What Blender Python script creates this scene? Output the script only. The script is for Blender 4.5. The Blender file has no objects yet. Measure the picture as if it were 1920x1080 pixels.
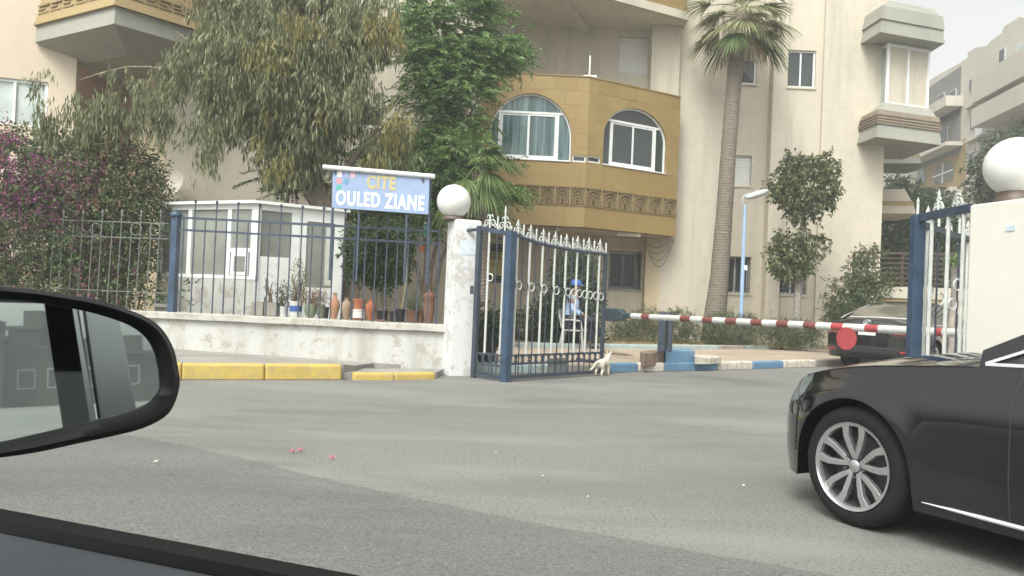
import bpy, bmesh, math, random
import numpy as np
from mathutils import Vector, Matrix

random.seed(7)
rng = np.random.default_rng(11)
sc = bpy.context.scene
COL = sc.collection
rad = math.radians

# ------------------------------------------------------------------ camera
FPX = 1507.0            # focal length in pixels of the 1920 px wide photograph
CAM = Vector((0.0, 0.0, 1.15))
ROT = Matrix.Rotation(rad(90.76), 3, 'X') @ Matrix.Rotation(rad(2.4), 3, 'Z')
cd = bpy.data.cameras.new("camera")
cam = bpy.data.objects.new("camera", cd)
COL.objects.link(cam)
cam.matrix_world = Matrix.Translation(CAM) @ ROT.to_4x4()
cd.sensor_width = 36.0
cd.lens = 36.0 * FPX / 1920.0
cd.clip_start = 0.02
cd.clip_end = 2000
sc.camera = cam

# ------------------------------------------------------------------ sky, sun, exposure
SUN_EL, SUN_AZ = 52.0, 205.0        # azimuth from +Y clockwise: behind the camera, a little to the left
w = bpy.data.worlds.new("World")
sc.world = w
w.use_nodes = True
nt = w.node_tree
nt.nodes.clear()
sky = nt.nodes.new("ShaderNodeTexSky")
sky.sky_type = 'NISHITA'
sky.sun_disc = False
sky.sun_elevation = rad(SUN_EL)
sky.sun_rotation = rad(SUN_AZ)
sky.air_density = 1.0
sky.dust_density = 6.0
sky.ozone_density = 1.0
hs = nt.nodes.new("ShaderNodeHueSaturation")
hs.inputs['Saturation'].default_value = 0.06
hs.inputs['Value'].default_value = 1.9
bg = nt.nodes.new("ShaderNodeBackground")
bg.inputs['Strength'].default_value = 0.15
wo = nt.nodes.new("ShaderNodeOutputWorld")
nt.links.new(sky.outputs[0], hs.inputs['Color'])
tn = nt.nodes.new("ShaderNodeMix"); tn.data_type = 'RGBA'; tn.blend_type = 'MULTIPLY'; tn.inputs[0].default_value = 1.0
tn.inputs[7].default_value = (.985, 1.0, .965, 1)          # the photograph's slightly green white balance
nt.links.new(hs.outputs[0], tn.inputs[6])
nt.links.new(tn.outputs[2], bg.inputs['Color'])
nt.links.new(bg.outputs[0], wo.inputs['Surface'])
sl = bpy.data.lights.new("sun", 'SUN')
sl.energy = 1.35
sl.angle = rad(16)
sl.color = (1.0, 0.95, 0.86)
so = bpy.data.objects.new("sun", sl)
COL.objects.link(so)
_sd = Vector((math.sin(rad(SUN_AZ)) * math.cos(rad(SUN_EL)), math.cos(rad(SUN_AZ)) * math.cos(rad(SUN_EL)), math.sin(rad(SUN_EL))))
so.rotation_euler = _sd.to_track_quat('Z', 'Y').to_euler()
so.location = _sd * 60
sc.view_settings.view_transform = 'Standard'
sc.view_settings.look = 'None'
sc.view_settings.exposure = 0.10
sc.view_settings.gamma = 1.0
sc.view_settings.use_curve_mapping = False
sc.cycles.use_denoising = True
sc.cycles.max_bounces = 7
sc.cycles.transparent_max_bounces = 8
sc.cycles.volume_bounces = 0

# ------------------------------------------------------------------ helpers: points
def ray(px, py):
    return ROT @ Vector(((px - 960.0) / FPX, (540.0 - py) / FPX, -1.0))
def P(px, py, d):
    v = ray(px, py)
    return CAM + v * (d / v.y)
def G(px, py, z=0.0):
    v = ray(px, py)
    return CAM + v * ((z - CAM.z) / v.z)
def V(*a):
    return Vector(a)
class Plane:
    """vertical plane through a to b; (s, z) coordinates along it"""
    def __init__(s, a, b):
        s.o = Vector((a[0], a[1], 0)); d = Vector((b[0] - a[0], b[1] - a[1], 0))
        s.L = d.length; s.u = d.normalized()
        s.n = Vector((s.u.y, -s.u.x, 0))          # towards the camera when a is left of b
    def uv(s, px, py):
        v = ray(px, py)
        t = (s.o - CAM).dot(s.n) / v.dot(s.n)
        p = CAM + v * t
        return (p - s.o).dot(s.u), p.z
    def p(s, a, z, out=0.0):
        q = s.o + s.u * a + s.n * out
        return Vector((q.x, q.y, z))
    def at(s, px, py, out=0.0):
        a, z = s.uv(px, py)
        return s.p(a, z, out)

# ------------------------------------------------------------------ helpers: objects
LOC = {}
def thing(name, label, cat, loc=(0, 0, 0), rz=0.0, group=None, kind=None):
    o = bpy.data.objects.new(name, None)
    COL.objects.link(o)
    o.empty_display_size = 0.2
    o.location = loc
    o.rotation_euler = (0, 0, rz)
    tag(o, label, cat, group, kind)
    LOC[o.name] = Vector(loc)
    return o
def tag(o, label=None, cat=None, group=None, kind=None):
    if label: o['label'] = label
    if cat: o['category'] = cat
    if group: o['group'] = group
    if kind: o['kind'] = kind
    return o

class MB:
    def __init__(s):
        s.v = []; s.f = []
    def add(s, vs, fs):
        n = len(s.v)
        s.v += [tuple(v) for v in vs]
        s.f += [tuple(i + n for i in f) for f in fs]
        return s
    def box(s, c, size, rz=0.0, top=1.0):
        cx, cy, cz = c; hx, hy, hz = size[0] / 2, size[1] / 2, size[2] / 2
        co, si = math.cos(rz), math.sin(rz)
        vs = []
        for zz, k in ((-hz, 1.0), (hz, top)):
            for xx, yy in ((-hx, -hy), (hx, -hy), (hx, hy), (-hx, hy)):
                x, y = xx * k, yy * k
                vs.append((cx + x * co - y * si, cy + x * si + y * co, cz + zz))
        return s.add(vs, [(3, 2, 1, 0), (4, 5, 6, 7), (0, 1, 5, 4), (1, 2, 6, 5), (2, 3, 7, 6), (3, 0, 4, 7)])
    def bar(s, p0, p1, wd, ht, up=(0, 0, 1)):
        p0 = Vector(p0); p1 = Vector(p1)
        t = (p1 - p0).normalized(); up = Vector(up)
        if abs(t.dot(up)) > .99: up = Vector((0, 1, 0))
        a = t.cross(up).normalized(); b = a.cross(t).normalized()
        vs = []
        for p in (p0, p1):
            for i, j in ((-1, -1), (1, -1), (1, 1), (-1, 1)):
                vs.append(p + a * (i * wd / 2) + b * (j * ht / 2))
        return s.add(vs, [(0, 1, 2, 3), (7, 6, 5, 4), (0, 4, 5, 1), (1, 5, 6, 2), (2, 6, 7, 3), (3, 7, 4, 0)])
    def tube(s, pts, r, n=8, closed=False):
        pts = [Vector(p) for p in pts]; m = len(pts)
        rr = r if isinstance(r, (list, tuple)) else [r] * m
        vs = []; prev = None
        for i, p in enumerate(pts):
            if closed: t = pts[(i + 1) % m] - pts[i - 1]
            else: t = pts[min(i + 1, m - 1)] - pts[max(i - 1, 0)]
            t.normalize()
            if prev is None:
                a = t.cross(Vector((0, 0, 1)))
                if a.length < .05: a = t.cross(Vector((1, 0, 0)))
            else:
                a = prev - t * prev.dot(t)
            a.normalize(); prev = a
            b = t.cross(a)
            for k in range(n):
                q = 2 * math.pi * k / n
                vs.append(p + (a * math.cos(q) + b * math.sin(q)) * rr[i])
        fs = []
        for i in range(m if closed else m - 1):
            j = (i + 1) % m
            for k in range(n):
                l = (k + 1) % n
                fs.append((i * n + k, i * n + l, j * n + l, j * n + k))
        if not closed:
            fs.append(tuple(range(n - 1, -1, -1))); fs.append(tuple((m - 1) * n + k for k in range(n)))
        return s.add(vs, fs)
    def lathe(s, prof, c=(0, 0, 0), n=24, axis=None, cap=True):
        c = Vector(c); vs = []; fs = []
        if axis is None: A, B, Z = V(1, 0, 0), V(0, 1, 0), V(0, 0, 1)
        else:
            Z = Vector(axis).normalized(); A = Z.orthogonal().normalized(); B = Z.cross(A)
        for r, z in prof:
            for k in range(n):
                q = 2 * math.pi * k / n
                vs.append(c + A * (r * math.cos(q)) + B * (r * math.sin(q)) + Z * z)
        for i in range(len(prof) - 1):
            for k in range(n):
                l = (k + 1) % n
                fs.append((i * n + k, i * n + l, (i + 1) * n + l, (i + 1) * n + k))
        if cap and prof[0][0] > 1e-4: fs.append(tuple(range(n - 1, -1, -1)))
        if cap and prof[-1][0] > 1e-4: fs.append(tuple((len(prof) - 1) * n + k for k in range(n)))
        return s.add(vs, fs)
    def prism(s, poly, off):
        """poly: list of points, off: extrusion vector"""
        n = len(poly); off = Vector(off)
        vs = [Vector(p) for p in poly] + [Vector(p) + off for p in poly]
        fs = [tuple(range(n)), tuple(range(2 * n - 1, n - 1, -1))]
        for i in range(n):
            j = (i + 1) % n
            fs.append((i, i + n, j + n, j))
        return s.add(vs, fs)
    def loft(s, rings, cap=True, closed=True):
        n = len(rings[0]); vs = [p for r in rings for p in r]; fs = []
        for i in range(len(rings) - 1):
            for k in range(n if closed else n - 1):
                l = (k + 1) % n
                fs.append((i * n + k, i * n + l, (i + 1) * n + l, (i + 1) * n + k))
        if cap:
            fs.append(tuple(range(n - 1, -1, -1))); fs.append(tuple((len(rings) - 1) * n + k for k in range(n)))
        return s.add(vs, fs)
    def torus(s, c, R, r, u, v, n=20, m=6):
        c = Vector(c); u = Vector(u).normalized(); v = Vector(v).normalized()
        return s.tube([c + u * (R * math.cos(2 * math.pi * k / n)) + v * (R * math.sin(2 * math.pi * k / n)) for k in range(n)], r, m, True)
    def blob(s, c, rx, ry, rz_, n=10, m=7, jit=0.0):
        vs = []; fs = []
        for i in range(m + 1):
            th = math.pi * i / m
            for k in range(n):
                q = 2 * math.pi * k / n; j = 1 + random.uniform(-jit, jit)
                vs.append((c[0] + rx * j * math.sin(th) * math.cos(q), c[1] + ry * j * math.sin(th) * math.sin(q), c[2] + rz_ * j * math.cos(th)))
        for i in range(m):
            for k in range(n):
                l = (k + 1) % n
                fs.append((i * n + k, (i + 1) * n + k, (i + 1) * n + l, i * n + l))
        return s.add(vs, fs)
    def build(s, name, mat, parent=None, smooth=None, bevel=0.0, local=False, weld=True):
        me = bpy.data.meshes.new(name)
        o0 = Vector((0, 0, 0))
        if parent is not None and not local:
            o0 = LOC.get(parent.name, Vector((0, 0, 0)))
        me.from_pydata([(v[0] - o0.x, v[1] - o0.y, v[2] - o0.z) for v in s.v], [], s.f)
        bm = bmesh.new(); bm.from_mesh(me)
        if weld: bmesh.ops.remove_doubles(bm, verts=bm.verts, dist=1e-5)
        bmesh.ops.recalc_face_normals(bm, faces=bm.faces)
        bm.to_mesh(me); bm.free()
        if smooth is not None:
            me.shade_smooth()
            if smooth < 179: me.set_sharp_from_angle(angle=rad(smooth))
        return link(name, me, mat, parent, o0, bevel)
def link(name, me, mat, parent=None, o0=None, bevel=0.0):
    o = bpy.data.objects.new(name, me)
    COL.objects.link(o)
    if mat is not None and not me.materials: me.materials.append(mat)
    if parent is not None:
        o.parent = parent
        LOC[o.name] = o0 if o0 is not None else LOC.get(parent.name, Vector((0, 0, 0)))
    else:
        LOC[o.name] = Vector((0, 0, 0))
    if bevel:
        b = o.modifiers.new("bevel", 'BEVEL'); b.width = bevel; b.segments = 2; b.limit_method = 'ANGLE'; b.angle_limit = rad(35)
    return o
def again(src, parent, delta=(0, 0, 0), rz=0.0):
    """another piece sharing the mesh of src, moved by delta"""
    o = src.copy(); COL.objects.link(o); o.parent = parent
    o.location = src.location + Vector(delta)
    o.rotation_euler = (0, 0, rz)
    LOC[o.name] = LOC.get(src.name, Vector((0, 0, 0)))
    return o
def copy_tree(o, parent=None):
    c = o.copy(); COL.objects.link(c); c.parent = parent
    LOC[c.name] = LOC.get(o.name, Vector((0, 0, 0)))
    for ch in list(o.children):
        copy_tree(ch, c)
    return c

# ------------------------------------------------------------------ helpers: materials
MATS = {}
def nodes(name):
    m = bpy.data.materials.new(name); m.use_nodes = True
    t = m.node_tree; t.nodes.clear()
    out = t.nodes.new("ShaderNodeOutputMaterial")
    b = t.nodes.new("ShaderNodeBsdfPrincipled")
    t.links.new(b.outputs[0], out.inputs[0])
    MATS[name] = m
    return m, t, b, out
def noise(t, scale, detail=6, rough=.6, coord='Object', stretch=None, dist=0.0):
    tc = t.nodes.new("ShaderNodeTexCoord"); src = tc.outputs[coord]
    if coord == 'World':
        pass
    mp = t.nodes.new("ShaderNodeMapping")
    if stretch: mp.inputs['Scale'].default_value = stretch
    t.links.new(src, mp.inputs[0])
    n = t.nodes.new("ShaderNodeTexNoise")
    n.inputs['Scale'].default_value = scale; n.inputs['Detail'].default_value = detail
    n.inputs['Roughness'].default_value = rough; n.inputs['Distortion'].default_value = dist
    t.links.new(mp.outputs[0], n.inputs['Vector'])
    return n.outputs['Fac']
def ramp(t, fac, stops):
    r = t.nodes.new("ShaderNodeValToRGB")
    e = r.color_ramp.elements
    while len(e) < len(stops): e.new(0.5)
    for i, (p, c) in enumerate(stops):
        e[i].position = p
        e[i].color = (c[0], c[1], c[2], 1) if not isinstance(c, (int, float)) else (c, c, c, 1)
    t.links.new(fac, r.inputs[0])
    return r.outputs[0]
def mix(t, fac, a, b, mode='MIX'):
    n = t.nodes.new("ShaderNodeMix"); n.data_type = 'RGBA'; n.blend_type = mode
    for sock, val in ((n.inputs[0], fac), (n.inputs[6], a), (n.inputs[7], b)):
        if isinstance(val, (int, float)): sock.default_value = val
        elif isinstance(val, tuple): sock.default_value = (val[0], val[1], val[2], 1)
        else: t.links.new(val, sock)
    return n.outputs[2]
def bump(t, b, fac, strength=.3, dist=.02):
    n = t.nodes.new("ShaderNodeBump")
    n.inputs['Strength'].default_value = strength; n.inputs['Distance'].default_value = dist
    t.links.new(fac, n.inputs['Height']); t.links.new(n.outputs[0], b.inputs['Normal'])
def mul(c, k):
    return tuple(min(1, x * k) for x in c)
def plain(name, col, rough=.6, var=.15, scale=6.0, metal=0.0, bmp=0.0, spec=.5, coat=0.0):
    m, t, b, out = nodes(name)
    f = noise(t, scale)
    c = ramp(t, f, [(.3, mul(col, 1 - var)), (.7, mul(col, 1 + var))])
    t.links.new(c, b.inputs['Base Color'])
    b.inputs['Roughness'].default_value = rough; b.inputs['Metallic'].default_value = metal
    b.inputs['Specular IOR Level'].default_value = spec; b.inputs['Coat Weight'].default_value = coat
    b.inputs['Coat Roughness'].default_value = .03
    if bmp: bump(t, b, noise(t, scale * 6), bmp, .01)
    return m
def render_wall(name, col, stain, amount=.5, streak=True, chip=None, rough=.88):
    """painted plaster with cloudy tone, rain streaks and, if chip is given, flaked patches"""
    m, t, b, out = nodes(name)
    f1 = noise(t, .55, 6, .6)
    c = ramp(t, f1, [(.3, mul(col, .93)), (.7, mul(col, 1.05))])
    if streak:
        f2 = noise(t, 1.6, 5, .65, stretch=(1, 1, .09))
        c = mix(t, ramp(t, f2, [(.5, 0.0), (.78, amount)]), c, stain)
    f3 = noise(t, 5.0, 8, .7)
    c = mix(t, ramp(t, f3, [(.5, 0.0), (.8, amount * .6)]), c, stain)
    if chip:
        f4 = noise(t, 3.4, 10, .78, dist=.25)
        c = mix(t, ramp(t, f4, [(.52, 0.0), (.56, .9)]), c, chip)
        f5 = noise(t, 9.0, 8, .75)
        c = mix(t, ramp(t, f5, [(.6, 0.0), (.66, .7)]), c, mul(chip, .6))
    t.links.new(c, b.inputs['Base Color'])
    b.inputs['Roughness'].default_value = rough
    bump(t, b, noise(t, 28, 8, .7), .25, .015)
    return m
def leafmat(name, stops, patch=None, trans=.35, patch_scale=1.1, patch_at=(.58, .66), rough=.45):
    m, t, b, out = nodes(name)
    g = t.nodes.new("ShaderNodeNewGeometry")
    c = ramp(t, g.outputs['Random Per Island'], stops)
    if patch:
        f = noise(t, patch_scale, 3, .6)
        k = ramp(t, f, [(patch_at[0], 0.0), (patch_at[1], 1.0)])
        c = mix(t, k, c, ramp(t, g.outputs['Random Per Island'], patch))
    t.links.new(c, b.inputs['Base Color'])
    b.inputs['Roughness'].default_value = rough
    b.inputs['Specular IOR Level'].default_value = .35
    tr = t.nodes.new("ShaderNodeBsdfTranslucent"); t.links.new(c, tr.inputs[0])
    ms = t.nodes.new("ShaderNodeMixShader"); ms.inputs[0].default_value = trans
    t.links.new(b.outputs[0], ms.inputs[1]); t.links.new(tr.outputs[0], ms.inputs[2])
    t.links.new(ms.outputs[0], out.inputs[0])
    return m
def glassmat(name, col=(.03, .04, .045), rough=.06, spec=.9):
    m, t, b, out = nodes(name)
    f = noise(t, .8, 3)
    t.links.new(ramp(t, f, [(.3, mul(col, .7)), (.7, mul(col, 1.3))]), b.inputs['Base Color'])
    b.inputs['Roughness'].default_value = rough; b.inputs['Specular IOR Level'].default_value = spec
    return m

# ---- palette
M = {}
M['cream'] = render_wall('cream plaster', (.555, .505, .41), (.35, .32, .26), .8)
M['cream_old'] = render_wall('yellowed plaster', (.56, .47, .31), (.38, .32, .22), .35)
M['peach'] = render_wall('peach plaster', (.60, .51, .40), (.43, .37, .29), .25)
M['concrete'] = render_wall('weathered concrete', (.315, .312, .27), (.20, .20, .175), .6)
M['gold'] = render_wall('gold plaster', (.33, .245, .12), (.25, .185, .095), .4)
M['tile'] = None
def tile_mat():
    m, t, b, out = nodes('ochre stone tile')
    oi = t.nodes.new("ShaderNodeObjectInfo")
    base = ramp(t, oi.outputs['Random'], [(0.0, (.275, .188, .066)), (.5, (.295, .204, .074)), (1.0, (.315, .222, .086))])
    f = noise(t, 2.2, 8, .7, dist=1.2)
    c = mix(t, ramp(t, f, [(.42, 0.0), (.75, .55)]), base, (.215, .15, .062))
    f = noise(t, 7, 8, .75, dist=2.0)
    c = mix(t, ramp(t, f, [(.58, 0.0), (.75, .4)]), c, (.37, .285, .14))
    t.links.new(c, b.inputs['Base Color']); b.inputs['Roughness'].default_value = .5
    bump(t, b, f, .1, .01)
    return m
M['tile'] = tile_mat()
M['joint'] = plain('ochre grout', (.225, .165, .075), .9)
M['relief'] = plain('carved ochre stone', (.275, .205, .098), .8, .2, 9)
M['relief_dark'] = plain('carved ground', (.155, .11, .055), .9, .2, 9)
M['white_frame'] = plain('white aluminium', (.74, .76, .75), .35, .06)
M['grey_frame'] = plain('grey aluminium', (.45, .47, .47), .4, .1)
M['shutter'] = plain('white roller shutter', (.72, .72, .69), .55, .08)
M['glass'] = glassmat('window glass', (.04, .05, .05), .05, .6)
def curtain_glass():
    m, t, b, out = nodes('curtained window glass')
    c = ramp(t, noise(t, 3.0, 4, .6, stretch=(3.5, 3.5, .12)), [(.35, (.03, .06, .065)), (.5, (.09, .155, .16)), (.65, (.17, .24, .245))])
    t.links.new(c, b.inputs['Base Color']); b.inputs['Roughness'].default_value = .07; b.inputs['Specular IOR Level'].default_value = .6
    return m
M['glass_teal'] = curtain_glass()
M['glass_pale'] = glassmat('frosted glass', (.42, .47, .45), .18, .6)
M['glass_booth'] = glassmat('booth glass', (.25, .26, .23), .08, .8)
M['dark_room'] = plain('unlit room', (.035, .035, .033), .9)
M['oldwhite'] = render_wall('flaking whitewash', (.49, .49, .465), (.29, .28, .25), .95, True, (.34, .32, .28))
M['oldwhite2'] = render_wall('whitewashed coping', (.47, .46, .42), (.28, .265, .23), .95, True, (.33, .30, .25))
M['pillar'] = render_wall('whitewashed pillar', (.66, .67, .67), (.47, .46, .44), .35, True, (.50, .48, .45))
M['pillar_cream'] = render_wall('cream whitewash', (.68, .665, .60), (.6, .56, .5), .25)
M['blue'] = plain('blue gloss paint', (.042, .060, .092), .4, .3, 8)
M['blue_post'] = plain('worn blue paint', (.034, .064, .112), .42, .35, 5)
M['navy'] = plain('dark blue paint', (.038, .052, .072), .45, .3, 7)
M['teal_dark'] = plain('dark teal steel', (.028, .048, .062), .4, .25, 6)
M['white_paint'] = plain('white gate paint', (.52, .54, .515), .45, .14, 9)
M['grey_iron'] = plain('grey iron', (.15, .16, .15), .55, .2, 12)
M['globe'] = render_wall('opal globe', (.72, .72, .69), (.50, .48, .42), .35, True, None, .35)
M['brown_stripe'] = plain('brown red stripe paint', (.17, .055, .045), .5, .2, 12)
M['red'] = plain('faded red paint', (.34, .05, .055), .5, .15, 9)
M['black_plastic'] = plain('black plastic', (.016, .017, .018), .42, .2, 20, bmp=.05)
M['rubber'] = plain('rubber', (.020, .020, .021), .75, .2, 20)
M['chrome'] = plain('chrome', (.8, .82, .83), .12, .03, 4, 1.0)
M['alloy'] = plain('alloy', (.50, .51, .52), .3, .08, 6, .85)
M['bark'] = plain('grey bark', (.20, .165, .13), .9, .35, 9, bmp=.6)
M['bark_pale'] = plain('pale bark', (.30, .275, .24), .9, .3, 14, bmp=.4)
M['soil'] = plain('dry garden soil', (.27, .20, .12), .95, .35, 3, bmp=.5)
M['terracotta'] = plain('terracotta', (.36, .13, .06), .9, .2, 9)
M['terracotta_pale'] = plain('pale terracotta', (.40, .215, .135), .9, .2, 9)
M['terracotta_dark'] = plain('weathered terracotta', (.215, .115, .075), .95, .3, 9)
M['clay'] = plain('sandy clay', (.33, .25, .17), .95, .2, 9)
M['white_ceramic'] = plain('white glaze', (.68, .69, .66), .35, .1, 12)
M['cobalt'] = plain('blue glaze', (.05, .10, .32), .35, .2, 12)
M['black_pot'] = plain('black nursery pot', (.025, .027, .03), .6, .2, 12)
M['olive_glaze'] = plain('olive glaze', (.20, .23, .16), .45, .25, 9)
M['cement'] = plain('cement trough', (.27, .255, .225), .92, .2, 8, bmp=.2)
# ------------------------------------------------------------------ ground, road, pavements
def asphalt(name, a, b_, fine=.3, big=.35):
    m, t, b, out = nodes(name)
    c = ramp(t, noise(t, big, 5, .6), [(.32, a), (.68, b_)])
    sp = noise(t, 75, 3, .8)
    c = mix(t, ramp(t, sp, [(.5, 0.0), (.68, fine)]), c, (.27, .265, .24))
    c = mix(t, ramp(t, noise(t, 48, 3, .8), [(.5, 0.0), (.66, fine)]), c, (.045, .045, .043))
    st = noise(t, .9, 8, .7, stretch=(.3, 1, 1), dist=.8)
    c = mix(t, ramp(t, st, [(.48, 0.0), (.68, .6)]), c, mul(a, .62))
    c = mix(t, ramp(t, noise(t, .6, 4, .6, stretch=(.4, 1.2, 1)), [(.52, 0.0), (.62, .35)]), c, mul(b_, 1.35))
    t.links.new(c, b.inputs['Base Color']); b.inputs['Roughness'].default_value = .8
    bump(t, b, noise(t, 90, 4, .7), .35, .012)
    return m
M['asphalt'] = asphalt('old asphalt', (.172, .171, .160), (.205, .203, .188), .7)
M['asphalt_new'] = asphalt('darker asphalt lane', (.118, .120, .115), (.145, .147, .139), .7)
M['pave'] = plain('tan screed', (.37, .30, .23), .9, .18, 1.4, bmp=.25)
M['pave_grey'] = plain('grey screed', (.27, .26, .235), .9, .22, 1.6, bmp=.25)
def paint_stone(name, col, under=(.33, .30, .25), amt=.75):
    m, t, b, out = nodes(name)
    f = noise(t, 11, 10, .78, dist=.4)
    c = ramp(t, noise(t, 2.5), [(.3, mul(col, .85)), (.7, mul(col, 1.12))])
    c = mix(t, ramp(t, f, [(.49, 0.0), (.57, amt)]), c, under)
    t.links.new(c, b.inputs['Base Color']); b.inputs['Roughness'].default_value = .75
    bump(t, b, f, .4, .02)
    return m
M['k_yellow'] = paint_stone('yellow kerb paint', (.52, .38, .10), (.38, .31, .17), .6)
M['k_blue'] = paint_stone('blue kerb paint', (.105, .235, .37), (.25, .27, .27), .5)
M['k_white'] = paint_stone('white kerb paint', (.62, .58, .50), (.32, .28, .23), .8)
M['k_grey'] = paint_stone('bare kerb', (.29, .265, .22))
M['k_pale'] = paint_stone('washed out blue kerb paint', (.34, .44, .44), (.34, .30, .24), .7)

g = MB().add([(-260, -260, 0), (260, -260, 0), (260, 260, 0), (-260, 260, 0)], [(0, 1, 2, 3)]).build('road', M['asphalt'])
tag(g, 'grey worn asphalt road surface', kind='structure')

# newer darker asphalt lane along the near side, ragged edge
edge = [(-400, 740), (60, 792), (280, 822), (470, 862), (640, 905), (820, 942), (1000, 981), (1180, 1012), (1340, 1040), (1560, 1078), (1800, 1125)]
pts = []
for (a, b_) in zip(edge[:-1], edge[1:]):
    for k in range(7):
        q = k / 7; g0 = G(a[0] + (b_[0] - a[0]) * q, a[1] + (b_[1] - a[1]) * q, .004)
        pts.append(V(g0.x, g0.y + random.uniform(-.018, .018), .004))
poly = pts + [V(pts[-1].x + .3, -9, .004), V(-14, -9, .004), V(-14, pts[0].y + .3, .004)]
tag(MB().add(poly, [tuple(range(len(poly)))]).build('road_lane', M['asphalt_new']), 'darker strip of newer asphalt along the near lane', kind='structure')
# cracks and repairs
def crack(pp, wd):
    c = MB(); q = [G(x, y, .006) for x, y in pp]
    ps = []
    for a, b_ in zip(q[:-1], q[1:]):
        for k in range(5): ps.append(a.lerp(b_, k / 5) + V(random.uniform(-.02, .02), random.uniform(-.04, .04), 0))
    for a, b_ in zip(ps[:-1], ps[1:]):
        d = (b_ - a).cross(V(0, 0, 1)).normalized() * wd * random.uniform(.4, 1)
        c.add([a - d, b_ - d, b_ + d, a + d], [(0, 1, 2, 3)])
    return c
M['crack'] = plain('road crack', (.085, .083, .076), .9)
for pp in ([(700, 760), (800, 768), (905, 752), (1180, 748)], [(1130, 735), (1300, 722), (1480, 735)]):
    tag(crack(pp, .006).build('crack', M['crack']), 'thin dark crack in the asphalt', kind='structure')

M['gutter'] = plain('gutter grit', (.075, .068, .055), .95, .4, 9, bmp=.4)
def gutter(line, wd, label):
    mb = MB(); ps = []
    for a, b_ in zip(line[:-1], line[1:]):
        n = max(2, int((b_ - a).length / .09))
        ps += [a.lerp(b_, k / n) for k in range(n)]
    for i in range(len(ps) - 1):
        a, b_ = ps[i], ps[i + 1]; w0 = wd * (.35 + .65 * abs(math.sin(i * .7) * math.sin(i * .23 + 1))); w1 = wd * (.35 + .65 * abs(math.sin((i + 1) * .7) * math.sin((i + 1) * .23 + 1)))
        mb.add([V(a.x, a.y + .01, .005), V(b_.x, b_.y + .01, .005), V(b_.x, b_.y - w1, .005), V(a.x, a.y - w0, .005)], [(0, 1, 2, 3)])
    tag(mb.build('gutter_dirt', M['gutter']), label, kind='structure')
# near pavement left with yellow kerb
ZS = .19
kb = [G(-420, 705), G(-120, 709), G(170, 711), G(340, 712), G(641, 712)]
wl0, wl1 = P(330, 588, 12.8), P(846, 612, 11.9)     # coping front edge line of the low wall
WP = Plane(wl0, wl1)
back = [WP.p(WP.L * 1.0, 0, -.25), WP.p(-9, 0, -.25)]
poly = [V(p.x, p.y + .10, ZS) for p in kb] + [V(kb[-1].x + .1, kb[-1].y + .35, ZS - .03), V(back[0].x - 1.2, back[0].y - .1, .10), V(back[0].x, back[0].y, .08), V(back[1].x, back[1].y, ZS)]
pv = MB().add(poly + [V(p.x, p.y, -.05) for p in poly], [tuple(range(len(poly)))] + [(i, (i + 1) % len(poly), (i + 1) % len(poly) + len(poly), i + len(poly)) for i in range(len(poly))])
pvo = pv.build('pavement', M['pave_grey'])
tag(pvo, 'grey pavement strip between yellow kerb and low wall', kind='structure')
def kerb_stone(a, b_, wd, h, mat, parent, gap=.005, inward=1, z0=-.04):
    a = Vector((a[0], a[1], 0)); b_ = Vector((b_[0], b_[1], 0))
    u = (b_ - a).normalized(); n = Vector((-u.y, u.x, 0)) * inward
    a = a + u * gap / 2; b_ = b_ - u * gap / 2
    poly = [a, b_, b_ + n * wd, a + n * wd]
    j = random.uniform(-.006, .006)
    return MB().prism([V(p.x, p.y, z0) for p in poly], (0, 0, h - z0 + j)).build('kerb_stone', mat, parent, bevel=.03)
for a, b_ in zip(kb[:-1], kb[1:]):
    L = (b_ - a).length; n = max(1, round(L / 1.05))
    for k in range(n):
        kerb_stone(a.lerp(b_, k / n), a.lerp(b_, (k + 1) / n), .16, ZS + .012, M['k_yellow'], pvo)
gutter(kb + [V(kb[-1].x + .2, kb[-1].y + .02, 0)], .06, 'dark grit along the yellow kerb')
# lower kerb in front of the wall end
k2 = [G(662, 713), G(740, 713), G(817, 711)]
low = MB().prism([V(k2[0].x - .15, k2[0].y + .1, -.05), V(k2[-1].x, k2[-1].y + .1, -.05), V(k2[-1].x + .05, k2[-1].y + .7, -.05), V(k2[0].x - .1, k2[0].y + .75, -.05)], (0, 0, .135)).build('step', M['pave_grey'], pvo)
for a, b_ in zip(k2[:-1], k2[1:]):
    kerb_stone(a, b_, .13, .098, M['k_yellow'], pvo)

# inner pavement behind the gate with painted kerb
ZI = .14
kp = [(880, 699), (968, 700), (1060, 700), (1145, 699), (1197, 697), (1246, 696), (1347, 694), (1412, 692), (1470, 690), (1530, 688), (1610, 684), (1700, 679), (1800, 672)]
kcol = ['k_pale', 'k_pale', 'k_grey', 'k_blue', 'k_white', 'k_blue', 'k_white', 'k_blue', 'k_white', 'k_grey', 'k_grey', 'k_grey']
kw = [G(x, y) for x, y in kp]
bk = [G(1800, 655, ZI), G(1540, 655, ZI), G(1400, 655, ZI), G(1240, 655, ZI), G(1050, 652, ZI), G(890, 648, ZI)]
poly = [V(p.x, p.y + .09, ZI) for p in kw] + [V(p.x, p.y, ZI) for p in bk] + [V(kw[0].x - 2.6, bk[-1].y, ZI), V(kw[0].x - 2.6, kw[0].y + .6, ZI)]
n = len(poly)
ipo = MB().add(poly + [V(p.x, p.y, -.05) for p in poly], [tuple(range(n))] + [(i, (i + 1) % n, (i + 1) % n + n, i + n) for i in range(n)]).build('inner_pavement', M['pave'])
tag(ipo, 'tan screed pavement inside the gate', kind='structure')
for a, b_, c in zip(kw[:-1], kw[1:], kcol):
    kerb_stone(a, b_, .15, ZI + .008, M[c], ipo)
gutter(kw, .07, 'dark grit along the painted inner kerb')
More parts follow.
